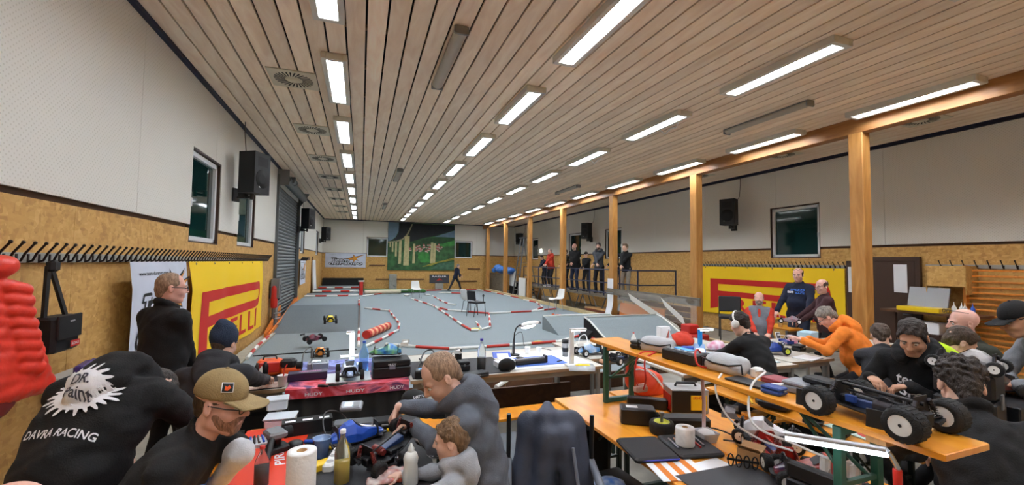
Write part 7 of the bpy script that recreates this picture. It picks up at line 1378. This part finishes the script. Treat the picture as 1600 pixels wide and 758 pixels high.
bk = T('parts_basket', 'white slotted plastic basket beside the toilet roll', 'basket', (2.12, 2.2, ZA), -.1); P('basket_shell', MB().lathe([(.055, 0), (.06, .002), (.08, .06), (.084, .06), (.082, .064), (.077, .062), (.056, .006), (.001, .006)], 4, 0, Matrix.Rotation(PI/4, 4, 'Z'), False), mat('basket_white', (214, 216, 222), .4, trans=.2), bk); P('bag_content', MB().ell((0, 0, .05), (.055, .05, .025)), PAPER, bk)
cs_ = S('cardboard_box', MB().box((0, 0, .035), (.1, .12, .07)).box((-.04, 0, .08), (.05, .12, .003), R=(0, .6, 0)).box((.045, 0, .075), (.05, .12, .003), R=(0, -.3, 0)), CARD, 'small opened cardboard box before the red chassis', 'box', (2.16, 1.90, ZA), .4)
sh_ = T('black_rack', 'black looped wire holder standing near the dark mat', 'holder', (2.03, 1.84, ZA), -.7); P('holder_bar', box((0, 0, .045), (.16, .008, .012)), BLACK, sh_)
for k in range(4): P('loop', MB().tube([(-.06+k*.04+.014*math.cos(a), 0, .04+.034*math.sin(a)) for a in [2*PI*j/12 for j in range(12)]], .004, 5, closed=True), BLACK, sh_)
tw = T('striped_cloth', 'orange and white striped cloth under the black tool case', 'cloth', (1.68, 1.98, ZA), -.2)
for k in range(7): P('orange_stripe' if k % 2 else 'white_stripe', box((-.12+.04*k, 0, .002), (.04, .3, .004)), PAPER if k % 2 == 0 else mat('cloth_orange', (226, 130, 50), .8), tw)
S('white_paper_sheet', box((0, 0, .001), (.3, .1, .002)), PAPER, 'white paper strip under the dark grey mat', 'paper', (1.85, 1.93, ZA), .1)
rc_car('white bodied model buggy with white wheels parked on the orange tables', (2.48, 2.06, ZA), -2.45, .42, .25, .045, .036, .042, rim=RIMW, body=shell('white', (226, 228, 232)), lettering='IFB', wing=mat('smoked_wing', (150, 150, 156), .2, trans=.5))
rc_car('red model car chassis without shell in front of the white buggy', (2.3, 1.86, ZA), -.5, .40, .25, .045, .036, .045, rim=RIMW, chassis=mat('chassis_red', (172, 36, 26), .4), accent=mat('shock_red', (190, 50, 40), .4))
rc_car('orange model truck with purple flames beside the green bench legs', (2.24, 1.56, ZA), -2.3+PI, .46, .26, .05, .04, .05, rim=RIMW, body=shell('orange_purple', (244, 96, 30), (60, 30, 80), 5), wheels=True)
cable('thick white hose rising from the basket to the raised bench', [(2.16, 2.26, ZA+.05), (2.2, 2.3, 1.0), (2.17, 2.28, 1.18), (2.14, 2.2, 1.275), (2.12, 2.05, 1.27)], .013, mat('hose_pinkish', (214, 190, 196), .4), name='hose')
cable('white charging cable hanging from the raised bench', [(2.16, 1.86, 1.29), (2.1, 1.75, 1.32), (1.96, 1.72, 1.26), (1.90, 1.66, 1.1), (1.98, 1.5, 1.05), (2.05, 1.38, 1.02)], .006, PAPER)
cable('second white cable hanging in front of the raised bench', [(2.0, 1.95, 1.27), (1.92, 1.92, 1.2), (1.94, 1.85, 1.06), (2.02, 1.72, .98), (2.1, 1.6, .96)], .006, PAPER)
cable('thin black cable curling before the white buggy', [(2.2, 2.2, ZA+.01), (2.26, 2.3, ZA+.03), (2.34, 2.22, ZA+.01), (2.3, 2.12, ZA+.01), (2.22, 2.16, ZA+.01)], .005)
lp, lq = gd(1228, 683, 1.86), gd(1386, 709, 1.58); lr = gd(1402, 730, 1.58); ls_ = gd(1404, 770, 1.58); O = (lp+lq)/2
lb_ = T('bar_lamp', 'lit slim LED bar lamp on a bent silver arm beside the green bench legs', 'lamp', O); P('lamp_rail', MB().cyl(lp-O+Vector((0, 0, .012)), lq-O+Vector((0, 0, .012)), .013, n=10), mat('lamp_silver', (190, 192, 196), .3, .8), lb_); P('lit_strip', MB().cyl(lp-O-Vector((.004, .004, .002)), lq-O-Vector((.004, .004, .002)), .010, n=10), emit('led_strip', (240, 246, 255), 6), lb_); P('lamp_arm', MB().tube([lq-O+Vector((0, 0, .01)), lq.lerp(lr, .4)-O+Vector((0, 0, .012)), lr-O, ls_-O], .010, 8), CHROME, lb_); P('arm_grip', MB().cyl(lr.lerp(ls_, .1)-O, ls_-O-Vector((0, 0, .1)), .014, n=10), RED, lb_)
for k, (x, y, lb) in enumerate(((2.10, 1.45, 'white socket strip standing behind the LED bar'), (2.17, 1.38, 'second white socket strip right of the green bench leg'), (2.12, 1.33, 'white plug adapter between the green bench legs'))):
    s_ = T('socket_strip', lb, 'power strip', (x, y, ZA), .3+k*.2, rot=(0, .15, .3)); P('housing', box((0, 0, .11 if k < 2 else .18), (.05, .035, .22 if k < 2 else .1), b=.012), WHITE, s_); P('socket', MB().cyl((-.0, -.018, .15), (0, -.02, .15), .016, n=12), mat('socket_grey', (170, 170, 168), .5), s_)
case('black handled organiser before the green bench legs', (1.99, 1.42, ZA), (.05, .22, .2), BLACK, .2); ph = T('smartphone', 'phone with pale screen lying at the front by the green bench legs', 'phone', (2.12, 1.12, ZA+.02), .9); P('phone_case', box((0, 0, .006), (.09, .17, .012), b=.005), BLACK, ph); P('screen', box((0, 0, .0125), (.075, .14, .002)), mat('screen_pale', (206, 208, 206), .2), ph)
# --- on the raised bench (z 1.25)
lipo_bag('silver battery bag at the far part of the raised bench', (2.11, 2.66, ZB), -1.1); charger('black twin charger with blue displays on the raised bench', (2.09, 2.34, ZB), -1.45, (.28, .17, .07), BLACK, (70, 140, 220)); lipo_bag('silver battery bag nearer the camera on the raised bench', (2.12, 2.03, ZB), -1.35)
case('black battery box at the far silver bag', (2.06, 2.80, ZB), (.14, .1, .06), BLACK, .3); S('plug_adapter', box((0, 0, .03), (.07, .05, .055), b=.01), WHITE, 'white plug adapter right of the nearer silver bag', 'adapter', (2.19, 1.88, ZB), .3)
cable('red power cable arching over the twin charger', [(2.14, 2.25, ZB+.05), (2.08, 2.22, ZB+.1), (2.02, 2.18, ZB+.09), (2.0, 2.14, ZB+.03), (2.05, 2.12, ZB+.01)], .006, RED); cable('red power cable hanging below the bench edge', [(2.02, 2.58, ZB+.02), (1.92, 2.62, ZB), (1.88, 2.62, 1.12), (1.92, 2.64, 1.02)], .006, RED); cable('second red power cable hanging below the bench edge', [(2.02, 2.56, ZB+.02), (1.91, 2.54, ZB-.02), (1.9, 2.52, 1.1), (1.94, 2.6, 1.0)], .006, RED)
cl_ = S('crocodile_clips', MB().box((0, 0, .02), (.1, .05, .04), b=.01).box((.03, .03, .03), (.08, .03, .03), b=.008), mat('clip_clear', (190, 150, 140), .3), 'pair of clamp clips hanging under the far bench end', 'clips', (1.93, 2.62, .98))
for k, (x, y, d, m_, lb) in enumerate(((2.2, 1.72, (.12, .2, .03), mat('battery_red', (150, 60, 70), .4), 'red and white battery pack on the raised bench'), (2.16, 1.60, (.14, .12, .06), mat('silver_grey', (150, 154, 160), .4, .3), 'grey power box on the raised bench'), (2.04, 1.8, (.12, .22, .012), BLACK, 'flat black tablet on the raised bench'), (2.1, 1.48, (.1, .1, .05), BLACK, 'small black receiver box behind the big truck'))): 
    if d[2] < .02: S('tablet', box((0, 0, d[2]/2), d, b=.003), m_, lb, 'tablet', (x, y, ZB), .1)
    else: case(lb, (x, y, ZB), d, m_, .15*k)
tk = rc_car('big black model truck chassis with white spoked rear wheels on the raised bench', (2.07, 1.19, ZB), .04, .43, .36, .064, .066, .078, rim=RIMW, chassis=CARB, name='model_truck')
for k, m_ in ((0, BLACK), (1, BLACK)): P('mudguard', box((-.15, -.07 if k else .21, .055), (.006, .07, .07), b=.002, R=(0, .15, .3)), m_, tk)
P('radio_tray', box((.03, .06, .07), (.05, .08, .035), b=.008), BLACK, tk); P('servo', box((-.03, .09, .075), (.02, .04, .03), b=.003), mat('servo_blue', (40, 70, 140), .4), tk); P('spur_gear', MB().cyl((-.005, -.02, .08), (.005, -.02, .08), .028, n=20), SHK, tk); P('fuel_part', MB().cyl((-.03, -.06, .075), (-.03, .0, .075), .022, n=14), SHK, tk); P('center_brace', MB().cyl((0, .17, .13), (0, -.15, .12), .008, n=8), CARB, tk)
for k, (x, y, d, m_, lb) in enumerate(((2.20, 1.52, (.1, .14, .09), BLACK, 'black speed controller box behind the big truck'), (2.0, 1.62, (.08, .1, .04), mat('servo_blue', (40, 70, 140), .4), 'small blue box at the left bench edge before the big truck'), (2.17, 2.44, (.08, .12, .06), BLACK, 'little black box behind the twin charger'))): case(lb, (x, y, ZB), d, m_, .2*k)
screwdriver('white handled screwdriver lying on the raised bench', (2.08, 1.7, ZB+.014), 1., WHITE, rot=(PI/2-.05, 0, 1.))
# --- table C, right
rc_car('dark model car with one white wheel under the hands of the black hoodie', (3.62, 2.06, ZA+.08), .3, .4, .25, .05, .035, .04, rim=RIMW)
S('car_stand', MB().box((0, 0, .02), (.16, .14, .04), b=.01).box((0, 0, .05), (.06, .06, .08)), BLACK, 'black stand under the car of the black hoodie', 'stand', (3.62, 2.06, ZA))
S('green_parts_mat', box((0, 0, .004), (.34, .4, .007)), mat('pale_green_mat', (190, 214, 206), .6), 'pale green parts mat before the black hoodie', 'mat', (3.3, 1.95, ZA)); S('round_lid', MB().lathe([(.06, 0), (.06, .015), (.001, .02)], 18), mat('red_lid_m', (222, 90, 80), .5), 'round red lid on the pale green parts mat', 'lid', (3.22, 1.92, ZA+.008))
for x, y, d, m_, lb, rz in ((3.2, 2.55, (.34, .24, .14), BLACK, 'black bag on the orange table behind the raised bench', .3), (3.35, 2.9, (.3, .26, .18), PITM, 'big black holdall beside the orange hoodie', -.2), (3.1, 2.2, (.16, .12, .08), BLACK, 'black box right of the raised bench', .5), (3.55, 2.5, (.2, .12, .1), BLACKM, 'dark pouch left of the hidden brown hair', .1)): case(lb, (x, y, ZA), d, m_, rz, b=.04)
bt_ = T('transmitter_stack', 'tall black radio standing behind the big model truck', 'transmitter', (3.06, 1.98, ZA), .3); P('radio_body', box((0, 0, .12), (.1, .07, .24), b=.012), BLACK, bt_); P('radio_display', box((0, -.037, .16), (.07, .004, .08)), mat('screen_grey', (96, 108, 122), .2), bt_)
cable('yellow battery lead beside the black holdall', [(3.0, 2.62, ZA+.02), (3.05, 2.7, ZA+.06), (3.12, 2.72, ZA+.02)], .006, YELLOW)
# right edge table
cv = T('foil_sheet', 'blue and silver foil sheet printed with wheels at the right edge', 'sheet', (4.12, 1.58, ZA)); P('sheet', box((0, 0, .004), (.62, .44, .007)), mat('foil_blue', (110, 140, 190), .3, col2=(206, 214, 222), nscale=7), cv)
for k, (px, py) in enumerate(((1566, 652), (1590, 668), (1570, 676), (1596, 690), (1592, 712))):
    w_ = T('spare_wheel', 'white rimmed wheel on the blue foil sheet, %s from the back' % ('first', 'second', 'third', 'fourth', 'fifth')[k], 'wheel', gz(px, py, ZA)+Vector((0, 0, .035)), group='wheels on the foil sheet', rot=(0, 0, .3*k)); w_.location.z = ZA+.012; P('tyre', MB().lathe([(.03, 0), (.046, 0), (.05, .01), (.05, .03), (.046, .04), (.03, .04)], 20), mat('tyre_grey', (96, 98, 104), .7), w_); P('rim', MB().lathe([(.001, .03), (.008, .036), (.03, .034), (.034, .042), (.034, .02)], 18), RIMW, w_)
rc_car('grey bodied model car before the black cap at the right edge', gz(1542, 612, .985), .9, .42, .25, .045, .035, .04, rim=CARB, body=shell('olive_red', (70, 76, 66), (130, 50, 44), 7)); S('cardboard_tray', box((0, 0, .03), (.25, .3, .06), b=.006), CARD, 'flat brown cardboard tray at the right edge', 'tray', gz(1590, 612, .985), .3); S('riser_box', box((0, 0, .10), (.62, .34, .2), b=.01), BLACK, 'black flat box carrying the grey bodied model car at the right edge', 'box', (4.47, 1.74, ZA), 0)
rc_car('black and white model car before the lime hood at the right', gd(1512, 578, 2.9), .2, .4, .25, .045, .035, .04, rim=RIMW, body=shell('white_black', (210, 210, 212), (60, 60, 64), 9))
q_ = gd(1512, 578, 2.9); case('tall black case on the orange table under the black and white model car', (q_.x, q_.y, ZA), (.26, .3, q_.z-ZA), BLACK, .2, b=.02)
S('camo_pack', (lambda g: g.mesh('camo_pack', mat('camo', (96, 92, 80), .8, col2=(170, 164, 150), nscale=16), .014, wr=.008, wf=40))(SDF().ell((0, 0, .1), (.22, .16, .1))), None, 'grey camouflage cloth at the bottom right under the black jacket', 'cloth', (2.34, .98, .66), .2)
# --- under and around the tables
jc = T('jacket_chair', 'camping chair with a dark blue-grey jacket draped over its back', 'chair', (1.10, 2.34, 0), -.35)
P('seat', box((0, -.1, .42), (.5, .46, .03), b=.01), BLACKM, jc)
for x in (-.26, .26):
    P('armrest', MB().cyl((x, -.32, .66), (x, .16, .66), .024, n=10), mat('armrest_grey', (110, 114, 124), .5), jc); P('leg', MB().tube([(x, -.3, 0), (x, -.3, .66)], .014, 7), STEEL, jc); P('leg', MB().tube([(x, .18, 0), (x, .14, .95)], .014, 7), BLACK, jc)
JK = SDF(); JK.cap((-.13, .14, .93), (.13, .14, .93), .05, None, .04).cap((-.15, .14, .88), (-.19, .10, .45), .06, .08, .05).cap((.15, .14, .88), (.20, .08, .45), .06, .08, .05).ell((0, .12, .68), (.18, .06, .28), k=.05).cap((-.04, .1, .95), (-.02, .16, .99), .05, .045, .04).cap((-.03, .05, .86), (-.06, .02, .35), .06, .06, .05).cap((.09, .05, .86), (.14, 0, .35), .06, .06, .05)
P('draped_jacket', JK.mesh('draped_jacket', mat('softshell', (62, 68, 84), .6, bump=.2, bscale=90), .012, wr=.010, wf=24, seed=6), None, jc); P('jacket_seam', MB().tube([(.12, -.03, .82), (.15, -.06, .6), (.17, -.08, .38)], .010, 6), mat('seam_grey', (120, 126, 140), .5), jc)
bgc = case('large black flight case with grey lid under the orange bench', (1.28, 3.3, 0), (.95, .55, .42), BLACK, .05, b=.02); P('case_top', box((0, 0, .424), (.9, .5, .006)), mat('lid_grey', (86, 92, 98), .6), bgc)
ls = T('lime_shoes', 'black rucksack with lime green trim under the near orange table', 'rucksack', (1.75, 3.05, 0)); P('sack', box((0, 0, .3), (.3, .3, .6), b=.08), BLACKM, ls)
for z in (.35, .52): P('trim_patch', MB().prism([(-.05, -.06), (.03, -.02), (.05, .08), (-.03, .04)], 0, .015, M=Matrix.Translation((-.155, -.02, z)) @ Matrix.Rotation(-PI/2, 4, 'Y')), GREEN, ls)
pb = T('open_bin', 'black plastic crate with a crumpled blue bag under the orange table', 'crate', (1.62, 2.55, 0), .1); P('crate', box((0, 0, .2), (.5, .42, .4), b=.02), BLACK, pb); P('crumpled_bag', MB().ell((-.05, -.05, .43), (.14, .1, .05), 10), mat('bag_blue_white', (190, 206, 226), .3, col2=(70, 120, 200), nscale=14), pb)
S('plywood_sheet', box((0, 0, 0), (.02, .4, .5), R=(0, -.1, 0)), PLY, 'plywood panel standing at the front under the near orange table', 'panel', (1.36, 1.72, .52), .5)
S('steel_tube', MB().tube([(0, 0, 0), (.1, .02, .03), (.22, .02, .0), (.28, .02, -.12), (.28, .02, -.4)], .02, 8), CHROME, 'bent chrome chair tube below the near orange table', 'tube', (1.22, 2.02, .55))
S('brown_board', box((0, 0, .14), (1.7, .05, .28), b=.006), BROWNP, 'brown board standing under the table with the blue mat', 'board', (1.9, 5.3, 0)); S('brown_board', box((0, 0, .12), (1.2, .05, .24), b=.006), BROWNP, 'brown board standing under the table left of the raised bench', 'board', (3.3, 5.75, 0))
for k, (x, y, d, lb) in enumerate(((-1.0, 4.75, (.7, .5, .5), 'black box under the beanie table'), (2.95, 3.3, (.5, .4, .5), 'black bag under the orange bench behind the red bag'), (4.2, 4.1, (.6, .5, .4), 'black holdall under the pale mat table'), (5.3, 4.3, (.5, .5, .45), 'dark box under the table left of the orange hoodie'))): case(lb, (x, y, 0), d, BLACKM, .1*k, b=.04)
S('black_jacket_heap', (lambda g: g.mesh('black_jacket_heap', BAGM, .02, wr=.012, wf=30))(SDF().ell((0, 0, .3), (.4, .3, .3)).ell((.3, .1, .25), (.3, .25, .2))), None, 'black jacket heap right of the headphone boy', 'jacket', (4.45, 3.25, 0))
S('gun_bag', (lambda g: g.mesh('gun_bag', BAGM, .016, wr=.008, wf=40))(SDF().cap((-.3, 0, .06), (.35, .05, .1), .07).ell((.3, .05, .12), (.1, .1, .09))), None, 'long black bag lying behind the nearer silver battery bag', 'bag', (4.05, 3.05, .5), .1)
beer_set('beer_bench', 'orange bench with the long black bag behind the raised bench', 'bench', (4.05, 3.05), 1.1, .28, .49, PI/2)
